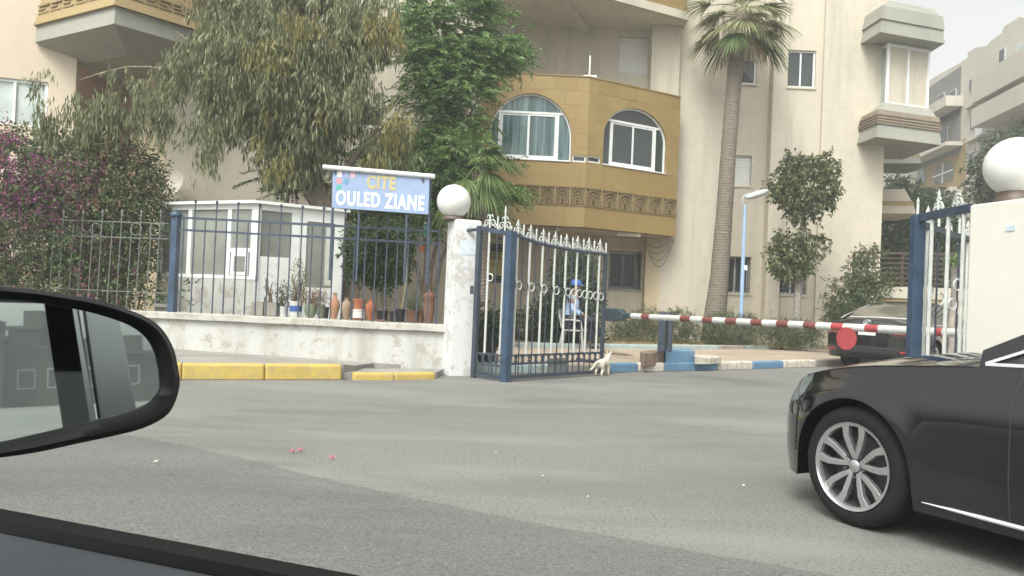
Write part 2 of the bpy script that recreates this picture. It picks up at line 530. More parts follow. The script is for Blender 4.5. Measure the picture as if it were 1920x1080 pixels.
# garden bed with pale blue edging
bed = [V(p.x, p.y, 0) for p in reversed(bk)]
bpoly = [V(bed[0].x - 7, bed[0].y - 3.0, ZI + .06), V(bed[0].x - 2.7, bed[0].y - 3.0, ZI + .06)] + [V(bed[0].x - 2.7, bed[0].y, ZI + .06)] + [V(p.x, p.y + .1, ZI + .06) for p in bed] + [V(bed[-1].x + 2, 30, ZI + .06), V(-14, 30, ZI + .06), V(-14, bed[0].y - 3.0, ZI + .06)]
bedo = MB().add(bpoly, [tuple(range(len(bpoly)))]).build('garden_bed', M['soil'])
tag(bedo, 'dry earth garden bed at the foot of the building', kind='structure')
for i, (a, b_) in enumerate(zip(bed[:-1], bed[1:])):
    L = (b_ - a).length; m = max(1, round(L / 1.0))
    for k in range(m):
        kerb_stone(a.lerp(b_, k / m), a.lerp(b_, (k + 1) / m), .12, ZI + .10, M['k_pale' if (k + i) % 4 else 'k_grey'], bedo, z0=ZI - .05)
# garden behind the low wall
poly = [WP.p(-14, .3, -.25), WP.p(WP.L - .3, .3, -.25), V(WP.p(WP.L - .3, 0).x, 18.2, .3), V(-14, 18.2, .3)]
tag(MB().add(poly, [(0, 1, 2, 3)]).build('garden_ground', M['soil']), 'shaded earth ground behind the low wall', kind='structure')

# ------------------------------------------------------------------ low wall, pillars, globes
wall_t = .26
lw = thing('low_wall', 'low flaking whitewashed wall with coping under the blue fence', 'wall', WP.p(WP.L / 2, 0))
def cop_z(s):      # coping top follows the photograph's slight fall
    z0 = WP.uv(330, 586)[1]; z1 = WP.uv(846, 610)[1]
    return z0 + (z1 - z0) * s / WP.L
s0, s1 = -7.0, WP.L - .05
m = MB()
N = 26
rings = []
for k in range(N + 1):
    s = s0 + (s1 - s0) * k / N; zt = cop_z(max(s, -2)) - .10
    j = random.uniform(-.006, .006)
    rings.append([WP.p(s, -.06, -.03 + j), WP.p(s, zt, -.03 + j), WP.p(s, zt, -wall_t), WP.p(s, -.06, -wall_t)])
m.loft(rings); m.build('masonry', M['oldwhite'], lw, smooth=40)
rings = []
for k in range(N + 1):
    s = s0 + (s1 + .07 - s0) * k / N; zt = cop_z(max(s, -2)) + random.uniform(-.006, .006); o = .045 + random.uniform(-.008, .008)
    rings.append([WP.p(s, zt - .10, o), WP.p(s, zt - .012, o), WP.p(s, zt, o - .02), WP.p(s, zt, -wall_t - .03), WP.p(s, zt - .10, -wall_t - .03)])
MB().loft(rings).build('coping', M['oldwhite2'], lw, smooth=40)

def pillar(name, label, c, wd, dp, rz, h, mat, plaque=None):
    t = thing(name, label, 'pillar', (c.x, c.y, 0), rz)
    m = MB(); rings = []
    for k, z in enumerate((-.05, .25, .6, 1.0, 1.4, 1.8, h - .03, h)):
        e = .0 if k < 7 else .02
        j = random.uniform(-.004, .004)
        rings.append([V(-wd / 2 + e + j, -dp / 2 + e, z), V(wd / 2 - e + j, -dp / 2 + e, z), V(wd / 2 - e, dp / 2 - e + j, z), V(-wd / 2 + e, dp / 2 - e + j, z)])
    m.loft(rings).build('shaft', mat, t, bevel=.015, local=True)
    return t
pc = P(859, 708, 11.85)
lp = pillar('gate_pillar', 'whitewashed square gate pillar carrying the smaller globe lamp', pc, .40, .40, rad(22), P(862, 412, 11.75).z, M['pillar'])
# painted plate patch on the pillar front
MB().box((.02, -.202, 1.86), (.26, .006, .20)).build('plaque', plain('faded pale blue plate', (.60, .66, .72), .6, .12, 14), lp, local=True)
MB().box((-.03, -.203, 1.57), (.10, .004, .05)).build('stencil_mark', plain('grey mark', (.5, .53, .56), .8, .3, 30), lp, local=True)
def globe(name, label, px, py, d, r, base_z):
    c = P(px, py, d)
    t = thing(name, label, 'lamp', (c.x, c.y, base_z), 0, 'globe lamps on the gate pillars')
    n = 18
    MB().lathe([(r * math.sin(math.pi * (i + .001) / n) if i not in (0, n) else 1e-5, c.z - base_z + -r * math.cos(math.pi * i / n)) for i in range(n + 1)], (0, 0, 0), 36).build('globe', M['globe'], t, smooth=180, local=True)
    cz = c.z - base_z
    MB().lathe([(r * .62, 0.0), (r * .62, .02), (r * .55, .05), (r * .50, cz - r * .86)], (0, 0, 0), 24).build('collar', plain('brown lamp collar' + name[-1] + label[-4:], (.12, .09, .075), .5), t, smooth=35, local=True)
    return t
ptop = P(862, 412, 11.75).z
globe('globe_lamp', 'small white globe lamp left of centre on the pillar beside the sign', 851, 378, 11.8, 32 * 11.8 / 1507, ptop)
RW = Plane(P(1814, 500, 7.0), P(2120, 500, 5.6))
rtop = RW.uv(1820, 384)[1]
rc = RW.p(.62, 0, -.45)
rp = thing('right_gate_wall', 'cream whitewashed gate pillar wall behind the near black car', 'wall', (rc.x, rc.y, 0))
MB().prism([RW.p(0, -.05), RW.p(1.25, -.05), RW.p(1.25, -.05, -.62), RW.p(0, -.05, -.62)], (0, 0, rtop + .05)).build('shaft', M['pillar_cream'], rp, bevel=.02)
MB().prism([RW.p(1.25, -.05, -.12), RW.p(3.6, -.05, -.12), RW.p(3.6, -.05, -.40), RW.p(1.25, -.05, -.40)], (0, 0, 1.95)).build('wall_run', M['pillar_cream'], rp)
a, z = RW.uv(1895, 428); MB().box(RW.p(a, z, .003), (.085, .006, .045), math.atan2(RW.u.y, RW.u.x)).build('house_number_plate', plain('pale blue plate', (.52, .62, .68), .5, .1), rp)
globe('globe_lamp', 'large white globe lamp on the right gate pillar at the frame edge', 1905, 313, 6.75, 55 * 6.75 / 1507, rtop)
# ------------------------------------------------------------------ main apartment building
def clip(poly, a, b_, keep):
    """clip 2-D convex polygon by the line a-b; keep=+1 keeps the left side"""
    out = []
    def side(p): return keep * ((b_[0] - a[0]) * (p[1] - a[1]) - (b_[1] - a[1]) * (p[0] - a[0]))
    for i in range(len(poly)):
        p, q = poly[i], poly[(i + 1) % len(poly)]
        sp, sq = side(p), side(q)
        if sp >= 0: out.append(p)
        if (sp > 0 > sq) or (sp < 0 < sq):
            k = sp / (sp - sq); out.append((p[0] + (q[0] - p[0]) * k, p[1] + (q[1] - p[1]) * k))
    return out
def area(p):
    return .5 * sum(p[i][0] * p[(i + 1) % len(p)][1] - p[(i + 1) % len(p)][0] * p[i][1] for i in range(len(p)))
def subtract(polys, hole):
    res = []
    for poly in polys:
        rest = poly
        for i in range(len(hole)):
            a, b_ = hole[i], hole[(i + 1) % len(hole)]
            outp = clip(rest, a, b_, -1)
            if len(outp) >= 3 and abs(area(outp)) > 1e-5: res.append(outp)
            rest = clip(rest, a, b_, 1)
            if len(rest) < 3 or abs(area(rest)) < 1e-6: break
    return res
def rect(a0, a1, z0, z1):
    return [(a0, z0), (a1, z0), (a1, z1), (a0, z1)]
def arch(a0, a1, z0, zs, z1, n=20):
    c = (a0 + a1) / 2; r = (a1 - a0) / 2
    return [(a0, z0), (a1, z0)] + [(c + r * math.cos(math.pi * k / n), zs + (z1 - zs) * math.sin(math.pi * k / n)) for k in range(n + 1)]
def slab2d(mb, pl, polys, out0, out1):
    for p in polys:
        mb.prism([pl.p(a, z, out1) for a, z in p], pl.n * (out0 - out1))
def wall(pl, a0, a1, z0, z1, holes, thick, name, mat, parent, out=0.0):
    polys = [rect(a0, a1, z0, z1)]
    # split into vertical strips at the holes so that pieces stay simple
    for h in holes: polys = subtract(polys, h)
    mb = MB(); slab2d(mb, pl, polys, out - thick, out)
    return mb.build(name, mat, parent)

# plan of the bay
A_ = P(872, 300, 20.3); B_ = P(1100, 300, 20.4); C_ = P(1271, 320, 22.0)
LF, RF = Plane(A_, B_), Plane(B_, C_)
zb = P(1097, 426, 20.4).z; zt = P(1102, 145, 20.4).z
zf0 = P(1096, 387, 20.4).z; zf1 = P(1100, 351, 20.4).z
WD = 22.6
WG = Plane(P(1237, 500, WD), P(1650, 500, WD))          # wing facade
M['band_brown'] = plain('brown carved band', (.25, .205, .15), .85, .2, 9)
M['far_dark'] = plain('far shaded opening', (.20, .195, .18), .8)  # shade of far openings put into the colour, paled for haze
bld = thing('apartment_building', 'cream apartment block with ochre tiled bay and arched windows behind the gate', 'building', (B_.x, 24.5, 0))
TOP = 15.0

# arched openings
la = LF.uv(914, 300)[0]; lb, lz0 = LF.uv(1070, 303); lzs = LF.uv(1070, 262)[1]; lz1 = LF.uv(1000, 175)[1]
ra, rz0 = RF.uv(1130, 308); rb, rz0b = RF.uv(1248, 326); rz0 = (rz0 + rz0b) / 2; rzs = RF.uv(1190, 262)[1]; rz1 = RF.uv(1190, 203)[1]
holeL = arch(la, lb, lz0, lzs, lz1); holeR = arch(ra, rb, rz0, rzs, rz1)
ventL = rect(LF.uv(1073, 300)[0], LF.L - .02, lz0, lz0 + .17)
ventR = rect(.03, RF.uv(1126, 300)[0], rz0, rz0 + .17)
bay = MB()
for pl, holes in ((LF, [holeL, ventL]), (RF, [holeR, ventR])):
    polys = [rect(0, pl.L, zb, zt)]
    for h in holes: polys = subtract(polys, h)
    slab2d(bay, pl, polys, -.30, -.022)
bayo = bay.build('bay', M['joint'], bld)
# soffit, floor, parapet top
def planpoly(z, off=0.0, ext=2.4):
    return [V(A_.x - .0, A_.y - off, z), V(B_.x, B_.y - off, z), V(C_.x, C_.y - off, z), V(C_.x, C_.y + .62, z), V(A_.x, A_.y + 2.6, z)]
MB().prism([V(A_.x, A_.y + .02, zb + .001), V(B_.x, B_.y + .02, zb + .001), V(C_.x - .02, C_.y + .02, zb + .001), V(C_.x - .02, 24, zb + .001), V(A_.x, 24, zb + .001)], (0, 0, .18)).build('soffit_slab', M['cream'], bld)
MB().prism([V(A_.x, A_.y + .3, zt - .95), V(B_.x, B_.y + .3, zt - .95), V(C_.x - .1, C_.y + .3, zt - .95), V(C_.x - .1, 24, zt - .95), V(A_.x, 24, zt - .95)], (0, 0, .12)).build('balcony_floor', M['concrete'], bld)
# soffit beams
for px in (1005, 1165):
    a = V(P(px, 440, 21).x, 0, 0)
    MB().bar(V(a.x - .1, 21.3, zb - .055), V(a.x + .55, 20.62 if px < 1100 else 21.5, zb - .055), .14, .10).build('soffit_beam', M['cream'], bld)
# tiles
def tiles(pl, holes, zlo, zhi, rows, tw, parent):
    hh = (zhi - zlo) / rows
    for r in range(rows):
        off = (r % 2) * tw * .5 if rows > 2 else .2
        a = -off
        while a < pl.L - .01:
            a0, a1 = max(0, a), min(pl.L, a + tw)
            a += tw
            if a1 - a0 < .04: continue
            z0 = zlo + r * hh
            g_ = .0018
            polys = [rect(a0 + g_, a1 - g_, z0 + g_, z0 + hh - g_)]
            for h in holes: polys = subtract(polys, h)
            if not polys: continue
            mb = MB(); slab2d(mb, pl, polys, -.024, random.uniform(-.002, .0025))
            mb.build('tile', M['tile'], parent, weld=False)
grow = lambda poly, k: poly
tiles(LF, [], zb, zf0, 1, .92, bayo); tiles(RF, [], zb, zf0, 1, .92, bayo)
tiles(LF, [], zf1, lz0 - .02, 1, .78, bayo); tiles(RF, [], zf1, rz0 - .02, 1, .78, bayo)
tiles(LF, [holeL, ventL], lz0 - .02, zt, 6, .62, bayo); tiles(RF, [holeR, ventR], rz0 - .02, zt, 6, .62, bayo)
# frieze panels: pointed arch with knot work, proud bars on a dark ground
def frieze_panel(w_, h_):
    mb = MB()
    def b2(p, q, wd=.022): mb.bar(V(p[0], -.012, p[1]), V(q[0], -.012, q[1]), .024, wd, (0, 0, 1) if abs(q[0] - p[0]) > 1e-4 else (1, 0, 0))
    e = .012; W_, H_ = w_ - e, h_ - e
    for p, q in (((e, e), (W_, e)), ((e, H_), (W_, H_)), ((e, e), (e, H_)), ((W_, e), (W_, H_))): b2(p, q)
    c = w_ / 2
    for k in (1.0, .68, .36):
        hw = (w_ / 2 - .055) * k; z0 = .05 + (1 - k) * .06; zs = h_ * .52 * (.6 + .4 * k); zt_ = z0 + (h_ - .10) * k
        pts = [(c - hw, z0), (c - hw, zs), (c - hw * .75, zs + (zt_ - zs) * .55), (c, zt_), (c + hw * .75, zs + (zt_ - zs) * .55), (c + hw, zs), (c + hw, z0)]
        for p, q in zip(pts[:-1], pts[1:]): b2(p, q, .018)
        b2((c - hw, z0), (c - hw * .35, z0), .018); b2((c + hw, z0), (c + hw * .35, z0), .018)
    for sx in (-1, 1):
        b2((c + sx * (w_ / 2 - .02), h_ * .35), (c + sx * (w_ / 2 - .06), h_ * .5), .016)
        b2((c + sx * (w_ / 2 - .02), h_ * .65), (c + sx * (w_ / 2 - .06), h_ * .5), .016)
        b2((c + sx * .10, h_ - .03), (c + sx * (w_ / 2 - .03), h_ * .68), .016)
        b2((c, h_ * .30), (c + sx * .06, h_ * .42), .016); b2((c + sx * .06, h_ * .42), (c, h_ * .55), .016)
    return mb
def frieze(pl, n, z0, z1, parent, flip=False):
    w_ = pl.L / n; h_ = z1 - z0
    gmb = MB(); slab2d(gmb, pl, [rect(0, pl.L, z0, z1)], -.03, -.018)
    first = None
    gr = gmb.build('frieze_ground', M['relief_dark'], parent)
    ang = math.atan2(pl.u.y, pl.u.x)
    src = frieze_panel(w_, h_)
    co, si = math.cos(ang), math.sin(ang)
    for k in range(n):
        o = pl.p(k * w_, z0)
        if first is None:
            mb = MB(); mb.add([(o.x + v[0] * co - v[1] * si, o.y + v[0] * si + v[1] * co, o.z + v[2]) for v in src.v], src.f)
            first = mb.build('frieze_panel', M['relief'], parent)
        else:
            again(first, parent, pl.p(k * w_, z0) - pl.p(0, z0))
frieze(LF, 8, zf0 + .004, zf1 - .004, bayo); frieze(RF, 6, zf0 + .004, zf1 - .004, bayo)
# parapet coping and the little pipe stand on it
MB().prism([V(A_.x, A_.y - .02, zt), V(B_.x, B_.y - .02, zt), V(C_.x, C_.y - .02, zt), V(C_.x - .05, C_.y + .22, zt), V(B_.x - .05, B_.y + .25, zt), V(A_.x, A_.y + .25, zt)], (0, 0, .03)).build('coping', M['tile'], bayo)
pb = P(1106, 140, 20.6)
MB().box((pb.x, pb.y, zt + .06), (.34, .16, .07)).build('pipe_foot', M['white_frame'], bayo)
MB().tube([V(pb.x - .01, pb.y, zt + .09), V(pb.x - .01, pb.y, zt + .62)], .022, 8).build('pipe', M['white_frame'], bayo)

# windows -----------------------------------------------------------
def pane_rect(pl, a0, a1, z0, z1, out, mat, parent, name='pane'):
    mb = MB(); slab2d(mb, pl, [rect(a0, a1, z0, z1)], out - .012, out)
    return mb.build(name, mat, parent)
def frame_rect(mb, pl, a0, a1, z0, z1, wd, out, th=.05):
    slab2d(mb, pl, [rect(a0, a1, z0, z0 + wd), rect(a0, a1, z1 - wd, z1), rect(a0, a0 + wd, z0 + wd, z1 - wd), rect(a1 - wd, a1, z0 + wd, z1 - wd)], out - th, out)
def arch_window(pl, a0, a1, z0, zs, z1, ia0, ia1, iz1, parent, gm):
    mb = MB(); op = arch(a0, a1, z0, zs, z1); ip = arch(a0 + .035, a1 - .035, z0 + .035, zs, z1 - .035)
    n = len(op)
    for i in range(n):
        j = (i + 1) % n
        mb.prism([pl.p(*op[i], -.06), pl.p(*op[j], -.06), pl.p(*ip[j], -.06), pl.p(*ip[i], -.06)], pl.n * -.06)
    w_ = mb.build('window', M['white_frame'], parent)
    g_ = MB(); slab2d(g_, pl, [arch(a0 + .03, a1 - .03, z0 + .03, zs, z1 - .03)], -.125, -.105); g_.build('pane', gm, w_)
    f = MB(); frame_rect(f, pl, ia0, ia1, z0 + .02, iz1, .055, -.075, .05)
    slab2d(f, pl, [rect(a0 + .04, ia0, iz1 - .055, iz1), rect(ia1, a1 - .04, iz1 - .055, iz1)], -.115, -.08)
    f.build('inner_frame', M['white_frame'], w_)
    mid = (ia0 + ia1) / 2
    for (p, q, o) in ((ia0 + .06, mid + .03, -.10), (mid - .03, ia1 - .06, -.085)):
        f = MB(); frame_rect(f, pl, p, q, z0 + .08, iz1 - .06, .045, o, .025); f.build('sash', M['white_frame'], w_)
    s_ = MB(); slab2d(s_, pl, [rect(a0 - .005, a1 + .005, z0 - .012, z0 + .01)], -.13, .03); s_.build('sill', M['white_frame'], w_)
    return w_
arch_window(LF, la + .004, lb - .004, lz0 + .002, lzs, lz1 - .004, LF.uv(934, 250)[0], LF.uv(1048, 250)[0], LF.uv(1000, 208)[1], bld, M['glass_teal'])
arch_window(RF, ra + .004, rb - .004, rz0 + .002, rzs, rz1 - .004, RF.uv(1147, 270)[0], RF.uv(1233, 270)[0], RF.uv(1190, 230)[1], bld, M['glass'])
# curtains hanging behind the left arch pane show as pale folds
for pl, h in ((LF, ventL), (RF, ventR)):
    mb = MB(); frame_rect(mb, pl, h[0][0], h[1][0], h[0][1], h[2][1], .035, -.03, .05)
    w_ = mb.build('vent_window', M['white_frame'], bld)
    pane_rect(pl, h[0][0] + .02, h[1][0] - .02, h[0][1] + .02, h[2][1] - .02, -.055, M['glass'], w_)

def simple_window(pl, a0, a1, z0, z1, out, parent, frame=None, gm=None, split=True, name='window', wd=.05):
    frame = frame or M['white_frame']; gm = gm or M['glass']
    mb = MB(); frame_rect(mb, pl, a0, a1, z0, z1, wd, out, .06)
    w_ = mb.build(name, frame, parent)
    pane_rect(pl, a0 + wd * .6, a1 - wd * .6, z0 + wd * .6, z1 - wd * .6, out - .04, gm, w_)
    if split:
        c = (a0 + a1) / 2
        f = MB(); slab2d(f, pl, [rect(c - wd * .45, c + wd * .45, z0 + wd, z1 - wd)], out - .035, out - .006); f.build('mullion', frame, w_)
    return w_
def shutter_window(pl, a0, a1, z0, z1, out, parent):
    mb = MB(); n = max(6, int((z1 - z0) / .065))
    hh = (z1 - z0) / n
    for k in range(n):
        z = z0 + k * hh
        slab2d(mb, pl, [rect(a0 + .02, a1 - .02, z + .004, z + hh - .004)], out - .03, out - random.uniform(0, .004))
    s_ = mb.build('roller_shutter', M['shutter'], parent)
    f = MB(); slab2d(f, pl, [rect(a0, a0 + .03, z0, z1), rect(a1 - .03, a1, z0, z1), rect(a0, a1, z0 - .05, z0)], out - .05, out + .012)
    f.build('guide_rail', M['grey_frame'], s_)
    return s_

# loggia above the bay
LB = Plane(P(860, 100, 22.95), P(1240, 100, 22.95))
a0, z1 = LB.uv(1160, 68); a1, z0 = LB.uv(1224, 140)
b0, y1 = LB.uv(905, 30); b1, y0 = LB.uv(967, 104)
wall(LB, -.5, LB.uv(1236, 100)[0], zt - 1.0, TOP, [rect(a0, a1, z0, z1), rect(b0, b1, y0, y1)], .3, 'wall', M['cream'], bld)
shutter_window(LB, a0, a1, z0, z1, -.13, bld); shutter_window(LB, b0, b1, y0, y1, -.13, bld)
# drain pipe and cable at the wing corner
cp = P(1262, 100, 22.5)
MB().tube([V(cp.x + .12, cp.y - .02, 6.9), V(cp.x + .13, cp.y - .03, 8.8)], .018, 6).build('cable', M['black_plastic'], bld)
# return wall between loggia and wing
cw = P(1237, 100, 22.6)
MB().prism([V(cw.x - .25, 22.45, zt - 1.0), V(P(1276, 100, 22.4).x, 22.45, zt - 1.0), V(P(1276, 100, 22.4).x, 24, zt - 1.0), V(cw.x - .25, 24, zt - 1.0)], (0, 0, TOP - zt + 1)).build('pier', M['cream'], bld)
# bay of the floor above (only its underside and rim enter the frame)
zu = P(1280, 41, 22.1).z
up = MB()
up.prism([V(A_.x, A_.y, zu), V(B_.x, B_.y, zu), V(C_.x + .12, C_.y - .05, zu), V(C_.x + .12, 24, zu), V(A_.x, 24, zu)], (0, 0, .22))
upo = up.build('upper_bay', M['cream'], bld)
for pl in (LF, RF):
    mb = MB(); slab2d(mb, pl, [rect(0, pl.L + (.12 if pl is RF else 0), zu - .004, zu + .21)], -.02, .004); mb.build('bay_edge', M['tile'], upo)
for pl in (LF, RF):
    mb = MB(); slab2d(mb, pl, [rect(0, pl.L + (.12 if pl is RF else 0), zu + .22, zu + 2.6)], -.3, -.02); mb.build('upper_bay_wall', M['joint'], bld)
    tiles(pl, [], zu + .22, zu + 2.6, 3, .8, upo)
MB().bar(V(P(1060, 10, 21).x, 21.0, zu - .07), V(P(1085, 0, 22.5).x + .4, 23.2, zu - .07), .2, .13).build('soffit_beam', M['cream'], upo)

# ground floor wall under the bay
GF = Plane(P(700, 500, 23.1), P(1206, 500, 23.1))
g0, gz1 = GF.uv(1143, 470); g1, gz0 = GF.uv(1201, 543)
h0, hz1 = GF.uv(890, 455); h1, hz0 = GF.uv(944, 531)
wall(GF, 0, GF.L, -.05, zb + .1, [rect(g0, g1, gz0, gz1), rect(h0, h1, hz0, hz1)], .3, 'wall', M['cream'], bld)
MB().prism([V(GF.p(GF.L, 0).x, 22.7, -.05), V(P(1238, 500, 22.6).x, 22.6, -.05), V(P(1238, 500, 22.6).x, 23.8, -.05), V(GF.p(GF.L, 0).x, 23.8, -.05)], (0, 0, zb + .1)).build('pier', M['cream_old'], bld)
wb = simple_window(GF, g0 + .02, g1 - .10, gz0 + .02, gz1 - .02, -.16, bld, M['grey_frame'])
gr = MB()
for k in range(9):
    a = g0 + .04 + (g1 - g0 - .16) * k / 8; gr.tube([GF.p(a, gz0 + .03, -.08), GF.p(a, gz1 - .06, -.08)], .011, 5)
for z in (gz0 + .10, gz0 + .26, gz1 - .10): gr.bar(GF.p(g0 + .01, z, -.08), GF.p(g1 - .1, z, -.08), .02, .025)
for f_ in (.5, .95):
    a = g0 + (g1 - g0 - .1) * f_; zz = gz0 + .18
    gr.bar(GF.p(a - .07, zz, -.07), GF.p(a, zz + .09, -.07), .018, .02); gr.bar(GF.p(a, zz + .09, -.07), GF.p(a + .07, zz, -.07), .018, .02)
    gr.bar(GF.p(a - .07, zz, -.07), GF.p(a, zz - .09, -.07), .018, .02); gr.bar(GF.p(a, zz - .09, -.07), GF.p(a + .07, zz, -.07), .018, .02)
gr.build('window_grille', M['navy'], wb)
s_ = MB(); slab2d(s_, GF, [rect(g0 - .03, g1 + .03, gz0 - .06, gz0)], -.2, .04); s_.build('sill', M['concrete'], wb)
# shop window with the yellow OPEN poster
ws = simple_window(GF, h0 + .01, h1 - .01, hz0 + .01, hz1 - .01, -.12, bld, M['navy'], M['dark_room'], split=False, name='shop_window')
gr = MB()
for z in (hz0 + .06, hz0 + .14, hz1 - .08, hz1 - .18, hz1 - .27): gr.bar(GF.p(h0, z, -.09), GF.p(h1, z, -.09), .015, .018)
gr.build('window_grille', M['grey_iron'], ws)
M['poster'] = plain('yellow poster', (.50, .43, .13), .6, .15, 9)
py0, py1 = GF.uv(915, 516)[1], GF.uv(915, 471)[1]
pane_rect(GF, h0 + .06, h1 - .06, py0, py1, -.10, M['poster'], ws, 'poster')

# wing facade: vertical strips, two of them set back and holding the windows
def strip(x0, x1, out, holes, mat=M['cream']):
    s0, s1 = WG.uv(x0, 500)[0], WG.uv(x1, 500)[0]
    return wall(WG, s0, s1, -.05, TOP, holes, .9, 'wall', mat, bld, out)
def wrect(x0, y0, x1, y1, out):
    pl = Plane(WG.p(0, 0, out), WG.p(5, 0, out))
    a, z1 = pl.uv(x0, y0); b_, z0 = pl.uv(x1, y1)
    return rect(a, b_, z0, z1)
strip(1237, 1358, 0, [])
o1, o2 = -.34, -.10
H1 = [wrect(1359.5, 108, 1418, 158, o1), wrect(1359.5, 290, 1408, 349, o1), wrect(1357, 480, 1406, 551, o1)]
H2 = [wrect(1477, 93, 1528, 165, o2), wrect(1471, 291, 1518, 350, o2), wrect(1463, 484, 1512, 553, o2)]
strip(1355.5, 1436, o1, H1)
strip(1436, 1462, .04, [])
strip(1461.5, 1533, o2, H2)
strip(1531, 1650, 0, [])
for i, (h, o) in enumerate([(h, o1) for h in H1] + [(h, o2) for h in H2]):
    a0, a1, z0, z1 = h[0][0], h[1][0], h[0][1], h[2][1]
    k = i % 3
    if i == 1: shutter_window(WG, a0, a1, z0, z1, o - .10, bld)
    elif k == 2:
        w_ = simple_window(WG, a0, a1, z0, z1, o - .22, bld, M['grey_frame'], M['dark_room'])
        gr = MB()
        for q in range(7): gr.tube([WG.p(a0 + (a1 - a0) * (q + .5) / 7, z0, o - .10), WG.p(a0 + (a1 - a0) * (q + .5) / 7, z1, o - .10)], .011, 5)
        for z in (z0 + .15, z1 - .15): gr.bar(WG.p(a0, z, o - .10), WG.p(a1, z, o - .10), .018, .022)
        gr.build('window_grille', M['navy'], w_)
    else: simple_window(WG, a0, a1, z0, z1, o - .07, bld)
    s_ = MB(); slab2d(s_, WG, [rect(a0 - .03, a1 + .03, z0 - .05, z0 - .002)], o - .2, o + .035); s_.build('sill', M['cream'], bld)
# cable loops under the bay corner
for k in range(4):
    a = P(1207 + k * 3, 452 + k * 8, 22.4); b_ = P(1258 + k * 2, 448, 22.4)
    pts = [a.lerp(b_, q / 10) + V(0, -.06, -.45 * math.sin(math.pi * q / 10) * (.5 + .25 * k)) for q in range(11)]
    MB().tube(pts, .008, 5).build('cable', M['black_plastic'], bld)
# hidden rear bulk so that the block is solid
MB().prism([V(A_.x - 1, 23.95, -.05), V(WG.p(WG.L, 0).x, 23.55, -.05), V(WG.p(WG.L, 0).x, 32, -.05), V(A_.x - 1, 32, -.05)], (0, 0, TOP)).build('core', M['cream'], bld)

# oriel at the right corner ------------------------------------------
oc = P(1690, 230, 23.6)
OL, OF, OR_ = P(1606, 262, 22.62), P(1643, 255, 21.55), P(1765, 270, 22.25)
def oplan(k, z):
    base = [OL, OF, OR_, V(OR_.x + .05, 24.6, 0), V(OL.x, 24.6, 0)]
    return [V(oc.x + (p.x - oc.x) * k, oc.y + (p.y - oc.y) * k, z) if p.y < 24 else V(oc.x + (p.x - oc.x) * k, p.y, z) for p in base]
def oz(py): return P(1643, py, 21.55).z
def oriel(dz, parts):
    for nm, lst, mt in parts:
        MB().loft([oplan(k, oz(y) + dz) for k, y in lst]).build(nm, M[mt], bld)
tier = [('corbel_base', [(.62, 256.5), (1.0, 256.5), (.955, 229)], 'concrete'), ('corbel_band', [(.985, 229.5), (.94, 202)], 'band_brown'), ('corbel_top', [(.90, 203), (.70, 180)], 'concrete')]
oriel(0, tier)
oriel(oz(60) - oz(257), [(n_, l_, 'concrete') for n_, l_, m_ in tier])
oriel((oz(60) - oz(257)) * 2, [(n_, l_, 'concrete') for n_, l_, m_ in tier])
# carved lines on the oriel band
for q in range(3):
    kk = .985 - .012 - .009 * q; pp = oplan(kk + .012, oz(224 - 6 * q))
    for i in (0, 1):
        MB().bar(pp[i], pp[i + 1], .03, .035).build('band_moulding', M['band_brown'], bld)
# oriel glazing
pp = oplan(.665, oz(180)); q0 = oz(180); q1 = oz(60) + (oz(60) - oz(257)) * 0
q1 = oz(60) + .0
for (a, b_, gm) in ((pp[0], pp[1], 'glass_pale'), (pp[1], pp[2], 'glass_pale'), (pp[2], pp[3], 'glass_pale')):
    pl = Plane(a, b_)
    w_ = simple_window(pl, 0, pl.L, q0 - .02, oz(88) + .35, .0, bld, M['white_frame'], M[gm], split=pl.L > .8, wd=.07)
MB().loft([oplan(.64, q0 - .1), oplan(.64, oz(60))]).build('oriel_core', M['cream'], bld)
# second oriel on the next flank, lower right and further back
def small_oriel(px, py, d, sx, h, m1, m2):
    c = P(px, py, d)
    def ring(k, z): return [V(c.x - sx * k, c.y + 1.2, z), V(c.x - sx * k, c.y - .3 * k, z), V(c.x + sx * .55 * k, c.y - .8 * k, z), V(c.x + sx * k, c.y + .4, z), V(c.x + sx * k, c.y + 1.2, z)]
    MB().loft([ring(.8, c.z - .02), ring(1.0, c.z), ring(.92, c.z + h * .4)]).build('corbel_base', M[m1], bld)
    MB().loft([ring(.95, c.z + h * .4), ring(.88, c.z + h * .62)]).build('corbel_band', M[m2], bld)
    MB().loft([ring(.84, c.z + h * .62), ring(.6, c.z + h * 1.25)]).build('corbel_top', M[m1], bld)
small_oriel(1662, 404, 25.0, .95, .62, 'cream', 'gold')
small_oriel(1668, 312, 27.0, 1.2, .6, 'concrete', 'gold')

# left part of the block, close behind the eucalyptus ----------------
LW = Plane(P(312, 300, 17.2), P(800, 300, 18.4))
wa, wz1 = LW.uv(668, 198); wb2, wz0 = LW.uv(722, 240)
left = thing('left_apartment_building', 'cream and peach apartment wing with corbelled bay behind the eucalyptus and bougainvillea', 'building', (LW.p(2, 0).x, LW.p(2, 0).y + 1, 0))
wall(LW, 0, LW.L + 1.2, 0, TOP, [rect(wa, wb2, wz0, wz1)], .4, 'wall', M['cream'], left)
simple_window(LW, wa, wb2, wz0, wz1, -.1, left)
